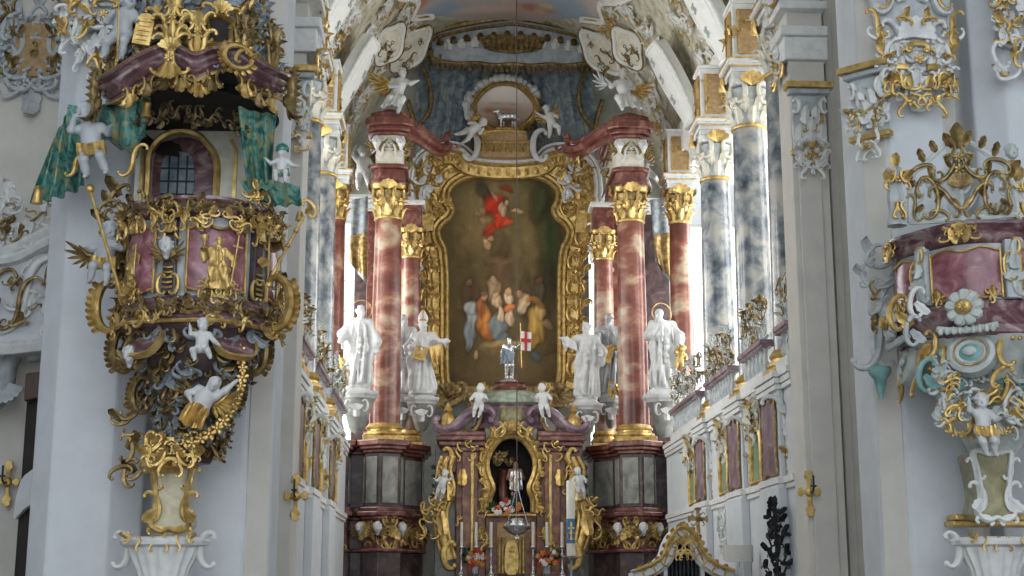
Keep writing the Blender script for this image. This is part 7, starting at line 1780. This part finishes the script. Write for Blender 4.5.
for k, ph in enumerate((-62, -2)):
    ph *= D2; F = polar(lc, .865, ph, 0)
    b = MB(); b.M = F; b.slab([(-.08, LZ(297)), (.08, LZ(297)), (.07, LZ(238)), (-.07, LZ(238))], -.07, .02); pi = b.build('pilaster', M['grey_stucco'], root, smooth=False, bevel=.015)
    b = MB(); b.M = F @ tr(0, -.09, LZ(250)); b.scroll(.24, .03, 'S'); b.leaf(.2, .12, ang=PI, base=(0, -.02, -.05)); b.M = F @ tr(0, -.08, LZ(282)); b.scroll(.24, .03, 'S', flip=True); b.shell(.12, ribs=7); b.build('pilaster_scroll', M['aged'], pi)
    b = MB(); b.M = F @ tr(-.04, -.1, LZ(265)); b.scroll(.3, .018, 'C'); b.M = F @ tr(.04, -.1, LZ(245)); b.scroll(.16, .018, 'C', flip=True); b.build('gilt_scroll', M['gold'], pi)
for px, y, s_, m, f in ((897, 312, 0.36, 'gold', 0), (916, 302, 0.31, 'stucco', 0), (912, 330, 0.31, 'grey_stucco', 0), (930, 345, 0.28, 'gold', 1), (925, 375, 0.33, 'teal', 0), (945, 378, 0.27, 'gold', 1), (950, 402, 0.28, 'stucco', 0), (1000, 385, .36, 'gold', 1), (1010, 345, .36, 'gold', 0), (975, 405, .32, 'stucco', 1), (1012, 405, .36, 'stucco', 0)):
    g = MB(); g.M = fr(at(px, y, 13.95)); g.scroll(s_, s_ * .10, 'C', n=8, m=30, flat=1.4, flip=bool(f), ang=.2); g.leaf(s_ * .7, s_ * .35, .5, ang=2.4 if not f else -2.4); g.build('base_volute', M[m], root)
g = MB(); g.M = fr(at(985, 400, 13.95)); g.rocaille(random.Random(3), 1.0, .75, 34, .22, sym=False); g.build('base_rocaille', M['aged'], root)
g = MB(); g.M = fr(at(985, 385, 14.0)); g.rocaille(random.Random(13), 1.0, .7, 18, .2, sym=False); g.build('base_shellwork', M['teal'], root)
g = MB(); g.M = fr(at(985, 405, 13.9)); g.rocaille(random.Random(7), .95, .7, 20, .15, sym=False); g.build('base_gilt', M['gold'], root)
# openwork crest on the rail
F = polar(lc, .88, -24 * D2, LZ(220)) @ tr(-.02, 0, 0)
F = fr(at(963, 221, 13.72), (math.cos(-.35), math.sin(-.35), 0)) @ sc(.86, .86, .97)
root = thing('openwork_crest', 'pyramid-shaped white and gold openwork scroll crest standing on the loge rail', 'crest', F[:3, 3])
w = MB(); g = MB()
def both(fn):
    for q in (-1, 1):
        w.M = F @ sc(q, 1, 1); g.M = F @ sc(q, 1, 1) @ tr(0, -.035, 0); fn(q)
def crest(q):
    for mb, r in ((w, .045), (g, .026)):
        mb.scroll(.46, r, 'C', base=(.36, 0, .28), ang=.1, n=7, m=30); mb.scroll(.40, r, 'S', base=(.14, 0, .26), ang=.5, n=7, m=30); mb.scroll(.34, r, 'C', base=(.16, 0, .58), ang=-.7, n=7); mb.scroll(.30, r * .9, 'C', base=(.44, 0, .57), ang=1.9, n=7)
        mb.scroll(.26, r * .8, 'S', base=(.54, 0, .18), ang=-.3, n=7); mb.scroll(.22, r * .8, 'C', base=(.26, 0, .08), ang=1.3, n=7); mb.scroll(.2, r * .8, 'C', base=(.09, 0, .78), ang=-.4, n=6)
    w.scroll(.3, .03, 'C', base=(.40, .02, .42), ang=2.2, n=7); w.scroll(.24, .03, 'S', base=(.10, .02, .44), n=7); w.scroll(.22, .03, 'C', base=(.28, .02, .40), ang=.9, n=7); w.scroll(.2, .03, 'C', base=(.5, .02, .36), ang=.4, n=7); w.scroll(.22, .03, 'S', base=(.36, .02, .14), ang=1.2, n=7); g.scroll(.22, .022, 'S', base=(.24, 0, .42), ang=2.4, n=6); g.scroll(.2, .022, 'C', base=(.07, 0, .14), ang=.2, n=6); g.scroll(.2, .022, 'C', base=(.46, 0, .40), ang=2.8, n=6)
    for bx_, bz, ba in ((.2, .3, 1.2), (.32, .5, .3), (.1, .6, .5), (.44, .2, 2.2), (.54, .42, .8), (.3, .22, -.8)): g.leaf(.14, .08, .4, base=(bx_, 0, bz), ang=ba, nu=5)
    g.leaf(.18, .10, .4, base=(.40, 0, .68), ang=.4); g.leaf(.16, .1, .4, base=(.25, 0, .78), ang=.5); g.leaf(.2, .1, .4, base=(.55, 0, .50), ang=1.0)
    w.tube([(0, 0, .04), (.3, 0, .02), (.62, 0, .03)], .03, 6); w.tube([(.62, 0, .03), (.60, 0, .35), (.52, 0, .58), (.30, 0, .74), (.12, 0, .88), (0, 0, .92)], .03, 6)
both(crest)
w.M = F; g.M = F @ tr(0, -.05, 0)
w.tube([(0, 0, .0), (0, 0, .9)], .03, 6); g.leaf(.30, .2, .3, base=(0, 0, .80)); g.leaf(.2, .12, .3, base=(-.06, 0, .82), ang=-.6); g.leaf(.2, .12, .3, base=(.06, 0, .82), ang=.6); g.shell(.16, base=(0, 0, .34)); g.rosette(.07, (0, -.02, .55)); g.rosette(.06, (0, -.02, .68))
for i in range(5): g.tube([(.30 + i * .05, -.01, .04), (.33 + i * .06, -.01, .16 - i * .01)], .016, 6)
w.build('white_openwork', M['aged'], root); g.build('gilt_openwork', M['oldgold'], root)
for px, py, lab, hh in ((897, 226, 'narrow gilded grey post ending the loge rail on its chancel side', .62), (1017, 222, 'white post with gilt urn on the loge rail near the photo edge', .42)):
    c = at(px, py, 13.85)
    root = thing('rail_post', lab, 'post', c)
    b = MB(); b.lathe([(.10, 0), (.10, .06), (.07, .1), (.09, hh * .5), (.06, hh * .8), (.08, hh)], 14, c, rf=lambda a, t: 1 + .08 * math.cos(6 * a)); b.build('shaft', M['stucco' if px > 950 else 'grey_stucco'], root)
    g = MB(); g.M = fr(c + V3(0, -.09, hh * .5)); g.rocaille(random.Random(2), .14, hh * .8, 5, .16); g.M = fr(c + V3(0, -.08, hh)); g.leaf(.16, .12, .3); g.build('gilt_ornament', M['gold'], root)
    if px > 950: g = MB(); g.lathe([(.04, hh), (.10, hh + .06), (.11, hh + .14), (.06, hh + .2), (.08, hh + .23)], 14, c); g.build('urn', M['gold'], root); g = MB(); g.add(*surf(head(c + V3(0, 0, hh + .33), .17, child=True), .012)); g.build('finial_head', M['aged'], root, auto=75)
r_, c = putto_thing(985, 455, 13.8, .62, 'white putto standing with crossed legs under the loge base', .011, grp=None, hl=(-.24, -.1, .84), el=(-.22, -.05, .72), hr=(.24, -.14, .58), kl=(-.06, -.12, .2), fl=(.0, -.06, .02), kr=(.12, -.12, .22), fr=(.16, -.02, .03), yaw=-.3, drap='gold')
g = MB(); g.M = fr(at(985, 425, 14.0)); 
shield(993, 452, 520, .36, 14.35, 'olive', 'olive marble shield with white scroll rim under the loge putto', rim='stucco')
root = thing('gilt_bracket', 'gilded double moulding behind the olive shield foot', 'bracket', at(985, 522, 14.6))
b = MB(); x0 = at(958, 520, 14.6); x1 = at(1040, 520, 14.6); b.bx(x0[0], x1[0], 14.75, 15.05, x0[2] - .06, x0[2] + .0); b.bx(x0[0] + .03, x1[0], 14.75, 15.05, x0[2] + .001, x0[2] + .07); b.build('moulding', M['gold'], root, smooth=False, bevel=.02)
flute(992, 540, 14.3, .84, 'white fluted bowl corbel with scroll handles under the loge shield')
g = MB(); root = thing('gilt_flowers', 'gilded flower sprays trailing beside the loge putto', 'garland', at(955, 440, 14.1)); g.garland(spline([at(940, 405, 14.1), at(948, 430, 14.1), at(975, 434, 14.0), at(1010, 430, 14.0), at(1024, 410, 14.0)], 5), .05, RN, 15); g.build('spray', M['gold'], root)
# white bracket and side ornament by the pillar edge
root = thing('scroll_bracket', 'white and teal scroll bracket on the pillar beside the loge volute', 'bracket', at(878, 405, 15.0))
b = MB(); b.M = fr(at(876, 285, 15.1)); b.rocaille(random.Random(3), .24, .8, 8, .24, sym=False); b.M = fr(at(880, 335, 15.05)); b.scroll(.75, .05, 'S', n=8, flat=1.4); b.scroll(.5, .04, 'C', base=(.02, 0, -.1)); b.build('scroll', M['grey_stucco'], root)
b = MB(); b.M = fr(at(874, 330, 15.05)); b.rocaille(random.Random(2), .16, .9, 5, .2, sym=False); b.build('gilt_leaf', M['oldgold'], root)
b = MB(); c = at(880, 372, 15.02); b.lathe([(.02, -.30), (.05, -.2), (.07, -.08), (.12, -.02), (.13, .02), (.11, .06)], 16, c, 1, .8, rf=lambda a, t: 1 + .06 * math.cos(7 * a)); b.build('corbel', M['teal'], root)
# ================================================================= CAPITALS OF THE NAVE
def nave_capital(cx, Y, z0, w, label, seed, group='nave pillar capitals', h=1.15):
    root = thing('pillar_capital', label, 'capital', (cx, Y, z0), group)
    b = MB(); b.M = fr((cx, Y, z0)); b.slab(spline([(-w * .46, 0), (-w * .48, h * .4), (-w * .6, h * .8), (-w * .62, h), (w * .62, h), (w * .6, h * .8), (w * .48, h * .4), (w * .46, 0), (0, -.02)], 4, True), -.10, .02); b.build('core', M['grey_stucco'], root, smooth=False, bevel=.02)
    b = MB(); b.M = fr((cx, Y - .12, z0))
    for q in (-1, 1):
        b.M = fr((cx, Y - .12, z0)) @ sc(q, 1, 1)
        b.scroll(.58 * w, .055 * w, 'C', base=(w * .45, -.04, h * .82), ang=.1, n=8, m=34, turns=1.12, flat=1.5); b.scroll(.5 * w, .05 * w, 'S', base=(w * .22, -.02, h * .38), ang=.2, n=8, flat=1.3); b.leaf(.34, .22, .7, base=(w * .33, -.02, h * .1), ang=.2); b.scroll(.3 * w, .035, 'C', base=(w * .5, 0, h * .25), n=7)
        b.leaf(.3, .2, .6, base=(w * .15, -.05, h * .75), ang=.3)
    b.M = fr((cx, Y - .14, z0)); b.shell(.26 * w, a=PI * 1.2, ribs=9, base=(0, -.02, h * .36)); b.leaf(.34, .22, .4, base=(0, -.02, -.02), ang=PI); b.rocaille(random.Random(seed), w * 1.15, h * .9, 16, .26); b.build('stucco_scrolls', M['stucco'], root)
    g = MB()
    for q in (-1, 1):
        g.M = fr((cx, Y - .20, z0)) @ sc(q, 1, 1); g.scroll(.50 * w, .026 * w, 'C', base=(w * .45, -.04, h * .82), ang=.1, n=6, m=34, turns=1.12); g.scroll(.3, .03, 'S', base=(w * .55, 0, h * .5)); g.leaf(.26, .14, .5, base=(w * .45, 0, h * .15), ang=.5)
        g.tube([(w * .14, .02, .03), (w * .36, .05, .05), (w * .56, .13, .02)], .045, 8, .7)
    g.M = fr((cx, Y - .22, z0)); g.scroll(.26, .035, 'C', base=(0, -.02, h * .22), ang=PI / 2); g.rosette(.06, (0, -.03, .1)); g.rocaille(random.Random(seed + 1), w * 1.2, h, 14, .18); g.build('gilt_scrolls', M['gold'], root)
    return root
nave_capital(3.93, 15.2, zat(72, 15.1, 900), .80, 'white and gold scroll capital on the inner nave pillar above the loge', 3)
nave_capital(5.34, 15.2, zat(44, 15.1, 1010), .80, 'white and gold scroll capital on the outer nave pillar cut by the photo edge', 5)
nave_capital(-5.34, 15.2, zat(28, 15.1, 100), .80, 'white and gold scroll capital on the outer pillar behind the pulpit canopy', 7)
# chancel pilaster capitals
def pil_capital(cx, Y, z0, w, h, label, seed, rot=0):
    def fr(o):
        return globals()['fr']((cx, Y, 0)) @ rz(rot) @ tr(0, o[1] - Y, o[2])
    root = thing('pilaster_capital', label, 'capital', (cx, Y, z0), 'chancel pilaster capitals')
    b = MB(); b.M = fr((cx, Y, z0)); b.slab([(-w * .46, 0), (w * .46, 0), (w * .5, h * .85), (-w * .5, h * .85)], -.08, .0); b.bx(-w * .6, w * .6, -.16, 0, h * .85, h * .93); b.build('core', M['grey_stucco'], root, smooth=False, bevel=.015)
    b = MB(); b.M = fr((cx, Y - .10, z0))
    for q in (-1, 1):
        b.M = fr((cx, Y - .10, z0)) @ sc(q, 1, 1); b.scroll(.40 * w, .06 * w, 'C', base=(w * .38, -.03, h * .66), n=8, m=28, turns=1.12, flat=1.5); b.leaf(h * .4, w * .36, .6, base=(w * .3, 0, .05)); b.leaf(h * .35, w * .3, .6, base=(w * .15, -.03, h * .35))
    b.M = fr((cx, Y - .12, z0)); b.leaf(h * .5, w * .4, .6, base=(0, 0, .05)); b.rocaille(random.Random(seed), w * .9, h * .8, 8, .2); b.build('stucco_leaves', M['stucco'], root)
    g = MB(); g.M = fr((cx, Y, z0)); g.bx(-w * .56, w * .56, -.12, 0, -.07, 0); g.build('lower_gilt_band', M['gold'], root, bevel=.01); g = MB(); g.M = fr((cx, Y, z0)); g.bx(-w * .68, w * .68, -.22, 0, h * .93, h * 1.02); g.M = fr((cx, Y - .14, z0)); g.rocaille(random.Random(seed + 3), w * .7, h * .6, 5, .16); g.build('gilt_bands', M['gold'], root, bevel=.01)
    g = MB(); g.M = fr((cx, Y - .085, z0)); g.slab([(-w * .05, h * .12), (w * .42, h * .12), (w * .42, h * .6), (-w * .05, h * .6)], -.006, 0); g.build('ochre_ground', M['ochre'], root, smooth=False)
pil_capital(3.46, 15.31, zat(136, 15.35, 855), .46, zat(70, 15.35, 855) - zat(136, 15.35, 855), 'pilaster capital on the angled inner corner of the pillar beside the loge', 2, -PI / 4)
pil_capital(3.66, 18.87, zat(152, 18.9, 795), .50, zat(88, 18.9, 795) - zat(152, 18.9, 795), 'gold-topped capital on the chancel pier at the window side', 4)
pil_capital(-3.66, 18.87, zat(135, 18.9, 300), .50, zat(72, 18.9, 300) - zat(135, 18.9, 300), 'gold-topped capital on the chancel pier beside the pulpit', 6)
for s in (1, -1):
    b = MB(); b.bx(s * 3.36, s * 4.0, 18.86, 19.5, zat(60, 18.9, 795), zat(60, 18.9, 795) + .35); b.bx(s * 3.30, s * 4.0, 18.8, 19.5, zat(60, 18.9, 795) + .35, zat(60, 18.9, 795) + .5)
    b.bx(s * 3.30, s * 4.0, 18.8, 19.5, zat(30, 18.9, 795) + .3, zat(30, 18.9, 795) + .42); struct(b.build('trim_entablature_' + ('right' if s > 0 else 'left'), M['stucco'], None, smooth=False, bevel=.02))
# gilt and white ornament climbing the chancel arch
for s in (-1, 1):
    g = MB(); w = MB(); rg = random.Random(50)
    for i in range(70):
        z = rg.uniform(8.9, 14.0); y = rg.uniform(19.0, 19.55 if z < 12.2 else 19.95)
        a = math.asin(max(0, min(1, (z - 12.2) / 3.6))) if z > 12.2 else 0
        x = 3.42 * math.cos(a) - .06
        mb = g if i % 2 else w
        mb.M = fr((s * x, y, z), (0, -s, 0)); q = .34 * rg.uniform(.5, 1.2); mb.scroll(q, q * .1, rg.choice('CS'), ang=rg.uniform(0, 6), m=16, lift=.04); mb.leaf(q * .8, q * .45, .5, ang=rg.uniform(-2, 2), nu=5)
    o = tag(bpy.data.objects.new('rocaille_relief', None), 'white and gilt rocaille climbing the inner face of the chancel arch, ' + SIDE[s], 'stucco relief', None, 'stuff'); COL.objects.link(o); o.location = (s * 3.4, 19.3, 9)
    g.build('gilt_scrollwork', M['gold'], o)['kind'] = 'stuff'; w.build('white_scrollwork', M['stucco'], o)['kind'] = 'stuff'
# ---- apostle crosses with candle arms
def apostle_cross(c, label, s=1, rot=0):
    root = thing('apostle_cross', label, 'wall cross', c, 'gilded apostle crosses')
    F = fr(c) @ rz(rot)
    b = MB(); b.M = F
    for a, L in ((0, .30), (PI, .34), (PI / 2, .16), (-PI / 2, .16)):
        b.M = F @ ry(a); b.slab([(-.025, 0), (.025, 0), (.03, L * .5), (.07, L * .7), (.045, L * .8), (.06, L * .9), (0, L), (-.06, L * .9), (-.045, L * .8), (-.07, L * .7), (-.03, L * .5)], -.03, .0)
    b.M = F; b.ball((0, -.03, 0), (.07, .04, .07), 12, 8); b.build('cross', M['gold'], root, smooth=False, bevel=.008)
    b = MB(); b.M = F; b.tube([(0, -.05, 0), (0, -.16, -.03), (0, -.24, 0), (0, -.26, .05)], .012, 6); b.lathe([(.01, .04), (.045, .06), (.045, .07), (.014, .075), (.014, .20), (.004, .205)], 10, (0, -.26, 0)); b.build('candle_arm', M['iron'], root)
apostle_cross(at(809, 492, 18.86), 'gilded apostle cross on the chancel pier, window side')
apostle_cross(at(296, 496, 18.86), 'gilded apostle cross on the chancel pier next to the pulpit')
apostle_cross(at(8, 482, 19.35), 'gilded apostle cross on the aisle wall at the far edge beyond the pulpit')
# ================================================================= AISLE WALL BEYOND THE PULPIT
c = at(36, 50, 19.48)
root = thing('wall_cartouche', 'large pale stucco wall cartouche with ochre centre above the aisle balcony', 'cartouche', c)
w = MB(); w.M = fr(c); w.rocaille(random.Random(3), 1.15, 1.5, 30, .36, r=.12); w.scroll(.6, .07, base=(.4, -.05, .5)); w.scroll(.6, .07, base=(-.4, -.05, .5), flip=True); w.leaf(.6, .3, .4, ang=PI, base=(0, -.05, -.55)); w.build('stucco_scrolls', M['grey_stucco'], root)
g = MB(); g.M = fr(c); g.slab(spline([(-.3, -.35), (0, -.42), (.3, -.35), (.34, 0), (.3, .35), (0, .4), (-.3, .35), (-.34, 0)], 4, True), -.04, -.005); g.build('ochre_field', M['ochre'], root, smooth=False)
g = MB(); g.M = fr(c + V3(0, -.08, 0)); g.rocaille(random.Random(6), 1.0, 1.3, 10, .24, r=.11); 
for q in (-1, 1): g.tube([(q * .42, 0, .28 if q > 0 else -.35), (q * .9, 0, .30 if q > 0 else -.30)], .06, 8, .7)
g.build('gilt_leaf', M['oldgold'], root)
Yb = 18.6
root = thing('aisle_balcony', 'white aisle balcony front with gilt scrolls and openwork top beyond the pulpit', 'balcony', at(20, 345, Yb))
def AX(px): return float(at(px, 300, Yb)[0])
def AZ(py): return float(at(30, py, Yb)[2])
b = MB(); b.slab(spline([(AX(-30), AZ(345)), (AX(62), AZ(345)), (AX(68), AZ(300)), (AX(66), AZ(262)), (AX(50), AZ(252)), (AX(20), AZ(258)), (AX(-30), AZ(262))], 4, True), Yb, 19.4); b.build('front', M['wall'], root, smooth=False, bevel=.02)
b = MB(); b.sweep(spline([(AX(-30), AZ(262)), (AX(10), AZ(257)), (AX(34), AZ(245)), (AX(50), AZ(238)), (AX(72), AZ(240))], 6), [(-.12, 0), (-.10, .12), (-.04, .16), (.02, .10), (.06, .16), (.12, .18), (.14, 0)], Yb); b.sweep(spline([(AX(-30), AZ(352)), (AX(40), AZ(345)), (AX(66), AZ(340))], 6), [(-.10, 0), (-.10, .10), (0, .16), (.06, .10), (.08, 0)], Yb); b.build('moulding', M['stucco'], root)
b = MB(); b.M = fr((AX(28), Yb - .05, AZ(222))); b.rocaille(random.Random(5), .95, .7, 20, .3, sym=False); b.M = fr((AX(26), Yb - .05, AZ(295))); b.scroll(1.0, .06, 'S', n=8); b.rocaille(random.Random(15), .8, .9, 8, .3, sym=False); b.build('stucco_scrolls', M['stucco'], root)
b = MB(); b.M = fr((AX(30), Yb - .14, AZ(222))); b.rocaille(random.Random(7), .9, .65, 9, .2, sym=False); b.M = fr((AX(56), Yb - .08, AZ(278))); b.scroll(.55, .04, 'C', n=7); b.M = fr((AX(22), Yb - .12, AZ(305))); b.scroll(.7, .035, 'S', n=7); b.rocaille(random.Random(8), .6, .6, 6, .2, sym=False); b.M = fr((AX(4), Yb - .08, AZ(300))); b.scroll(.8, .04, 'C', n=7); b.build('gilt_scrolls', M['oldgold'], root)
root = thing('confessional', 'dark wooden confessional with white scroll gable below the aisle balcony', 'confessional', (AX(30), 19.0, 0))
b = MB(); b.bx(AX(27), AX(60), 18.9, 19.35, 0, AZ(372)); b.build('wood_body', M['void'], root, smooth=False, bevel=.02)
b = MB(); b.slab(spline([(AX(26), AZ(518)), (AX(30), AZ(480)), (AX(46), AZ(462)), (AX(52), AZ(430)), (AX(62), AZ(415)), (AX(62), AZ(500)), (AX(40), AZ(505))], 4, True), 18.75, 18.89); b.build('scroll_gable', M['wall'], root, smooth=False, bevel=.02)
b = MB(); b.slab([(AX(28), AZ(400)), (AX(60), AZ(392)), (AX(60), AZ(368)), (AX(28), AZ(372))], 18.72, 18.899); b.build('cornice', M['wood'], root, smooth=False, bevel=.02)
root = thing('corbel_bracket', 'grey scroll corbel under the aisle balcony', 'bracket', at(6, 400, 18.9)); b = MB(); b.M = fr(at(6, 378, 19.0)); b.scroll(.8, .12, 'S', n=10, flat=1.6); b.shell(.3, ang=PI, base=(0, -.1, -.05)); b.build('scroll', M['grey_stucco'], root)
# wall sconce on the pulpit pillar
# ================================================================= CHOIR FLOOR FURNITURE
Yo = 23.6
def OX(px): return float(at(px, 555, Yo)[0])
def OZ(py): return float(at(685, py, Yo)[2])
root = thing('choir_organ', 'white and gilt choir organ case with arched gable and dark pipes', 'organ', (OX(684), Yo + .4, 0))
top = spline([(OX(634), OZ(572)), (OX(650), OZ(566)), (OX(662), OZ(557)), (OX(667), OZ(544)), (OX(674), OZ(533)), (OX(683), OZ(528)), (OX(692), OZ(533)), (OX(699), OZ(544)), (OX(704), OZ(556)), (OX(716), OZ(566)), (OX(733), OZ(572))], 5)
b = MB(); b.sweep(top, [(-.18, 0), (-.18, .06), (-.12, .12), (-.02, .10), (.03, .14), (.03, -.5), (-.18, -.5)], Yo); b.bx(OX(632), OX(638), Yo, Yo + .5, 0, OZ(573)); b.bx(OX(729), OX(735), Yo, Yo + .5, 0, OZ(573)); b.bx(OX(638), OX(729), Yo, Yo + .5, 0, .8)
b.bx(OX(663), OX(667), Yo - .02, Yo + .4, .8, OZ(556)); b.bx(OX(700), OX(704), Yo - .02, Yo + .4, .8, OZ(556)); b.build('case', M['wall'], root, smooth=False, bevel=.01)
b = MB(); b.slab([(OX(636), .8)] + [tuple(p + np.array([0, -.12])) for p in top] + [(OX(731), .8)], Yo + .35, Yo + .4); b.build('back', M['void'], root, smooth=False)
b = MB(); b.tube([(x, Yo - .12, z + .02) for x, z in top], .035, 6); b.tube([(x, Yo - .10, z - .16) for x, z in top], .02, 6)
for i in range(2, len(top) - 2, 3):
    p = top[i]; t = top[i + 1] - top[i - 1]; b.M = fr((p[0], Yo - .12, p[1])) @ ry(-math.atan2(t[1], t[0])); b.leaf(.14, .1, .4, base=(0, 0, -.03)); b.scroll(.14, .018, base=(.05, 0, -.08))
b.M = fr((OX(683), Yo - .12, OZ(548))); b.rocaille(random.Random(2), .42, .34, 12, .16, y=.02); b.shell(.14, base=(0, 0, .04)); b.M = fr((OX(683), Yo - .08, OZ(530))); b.leaf(.16, .16, .4); b.build('gilt_carving', M['gold'], root)
for i, px in enumerate(list(range(640, 662, 4)) + list(range(669, 700, 4)) + list(range(706, 729, 4))):
    zt = np.interp(OX(px), top[:, 0], top[:, 1]) - .34
    b = MB(); b.lathe([(.012, .82), (.03, 1.05), (.032, zt), (.030, zt)], 10, (OX(px), Yo + .12, 0)); b.build('pipe', M['iron'], root)
# gilt cross on its staff
c = at(698, 545, 23.2)
root = thing('processional_cross', 'ornate gilded processional cross on a thin staff behind the choir organ', 'cross', (c[0], 24.4, 0))
c = at(698, 519, 24.4); F = fr(c)
b = MB()
for a, L in ((0, .20), (PI, .36), (PI / 2, .18), (-PI / 2, .18)):
    b.M = F @ ry(a); b.slab([(-.03, 0), (.03, 0), (.03, L * .7), (.06, L * .8), (.05, L * .95), (0, L), (-.05, L * .95), (-.06, L * .8), (-.03, L * .7)], -.02, .02)
b.M = F; b.rosette(.06, (0, -.01, 0), 8)
for q in range(4): b.M = F @ ry(PI / 4 + q * PI / 2); b.scroll(.12, .012, base=(0, -.01, .09))
b.build('cross', M['oldgold'], root, smooth=False)
b = MB(); b.tube([(c[0], c[1], .05), c + V3(0, 0, -.34)], .022, 8); b.lathe([(.2, 0), (.2, .04), (.05, .08)], 14, (c[0], c[1], 0)); b.ball(c + V3(0, 0, -.38), .06, 10, 8); b.build('staff', M['gold'], root)
# white shaded lamp
c = at(739, 562, 22.6)
root = thing('floor_lamp', 'floor lamp with plain white box shade beside the choir organ', 'lamp', (c[0], c[1], 0))
b = MB(); b.lathe([(.23, 0), (.235, .26)], 32, c, cap=False); b.lathe([(.225, .0), (.23, .26)], 32, c, cap=False); b.build('lamp_shade', M['shade'], root)
b = MB(); b.tube([(c[0], c[1], .03), c + V3(0, 0, .14)], .014, 8); b.lathe([(.18, 0), (.18, .03), (.03, .05)], 16, (c[0], c[1], 0)); b.tube([c + V3(-.225, 0, .14), c + V3(.225, 0, .14)], .008, 6); b.build('stand', M['silver'], root)
b = MB(); b.ball(c + V3(0, 0, .2), (.05, .05, .06), 10, 8); b.build('bulb', M['shade'], root)
# black ironwork
c = at(775, 508, 20.6)
root = thing('ironwork_stand', 'tall black wrought-iron candle tree in front of the white choir wall', 'candelabrum', (c[0], c[1], 0))
b = MB(); b.tube([(c[0], c[1], .04), c], .025, 8); b.lathe([(.25, 0), (.25, .05), (.05, .12)], 16, (c[0], c[1], 0)); b.build('stem', M['iron'], root)
rg = random.Random(4); H = c[2]
for i in range(34):
    t = i / 33; z = .9 + (H - .95) * t; r = .05 + .22 * (1 - t) ** .8
    b = MB(); a = i * 2.4; d = V3(math.cos(a), math.sin(a) * .7, 0)
    b.tube(spline([V3(c[0], c[1], z), V3(c[0], c[1], z - .05) + d * r * .6, V3(c[0], c[1], z + .06) + d * r], 5), .016, 6)
    b.M = fr(V3(c[0], c[1], z + .08) + d * r); b.leaf(.18, .10, .5, ang=rg.uniform(-1, 1), nu=5); b.leaf(.14, .08, .5, ang=rg.uniform(-2, 2), nu=5); b.scroll(.12, .012, ang=rg.uniform(0, 6), m=14); b.build('branch', M['iron'], root)
b = MB(); b.M = fr(c); b.leaf(.2, .1, .2); b.build('finial', M['iron'], root)
# ================================================================= LIGHT
w = bpy.data.worlds.new('sky'); SC.world = w; w.use_nodes = True
nt = w.node_tree; bg = nt.nodes['Background']
bg.inputs['Color'].default_value = (.86, .93, 1.0, 1); bg.inputs['Strength'].default_value = 2.6
box_struct('ceiling_nave', M['wall'], [(-11.5, 11.5, -2.0, 19.5, 16.0, 16.3)])
SC.view_settings.view_transform = 'Standard'
SC.view_settings.look = 'None'
SC.view_settings.gamma = 1
SC.view_settings.use_curve_mapping = False
SC.view_settings.exposure = 0.0
SC.cycles.max_bounces = 6
SC.cycles.diffuse_bounces = 4
SC.cycles.glossy_bounces = 3
SC.cycles.caustics_reflective = False
SC.cycles.caustics_refractive = False
SC.cycles.sample_clamp_indirect = 4
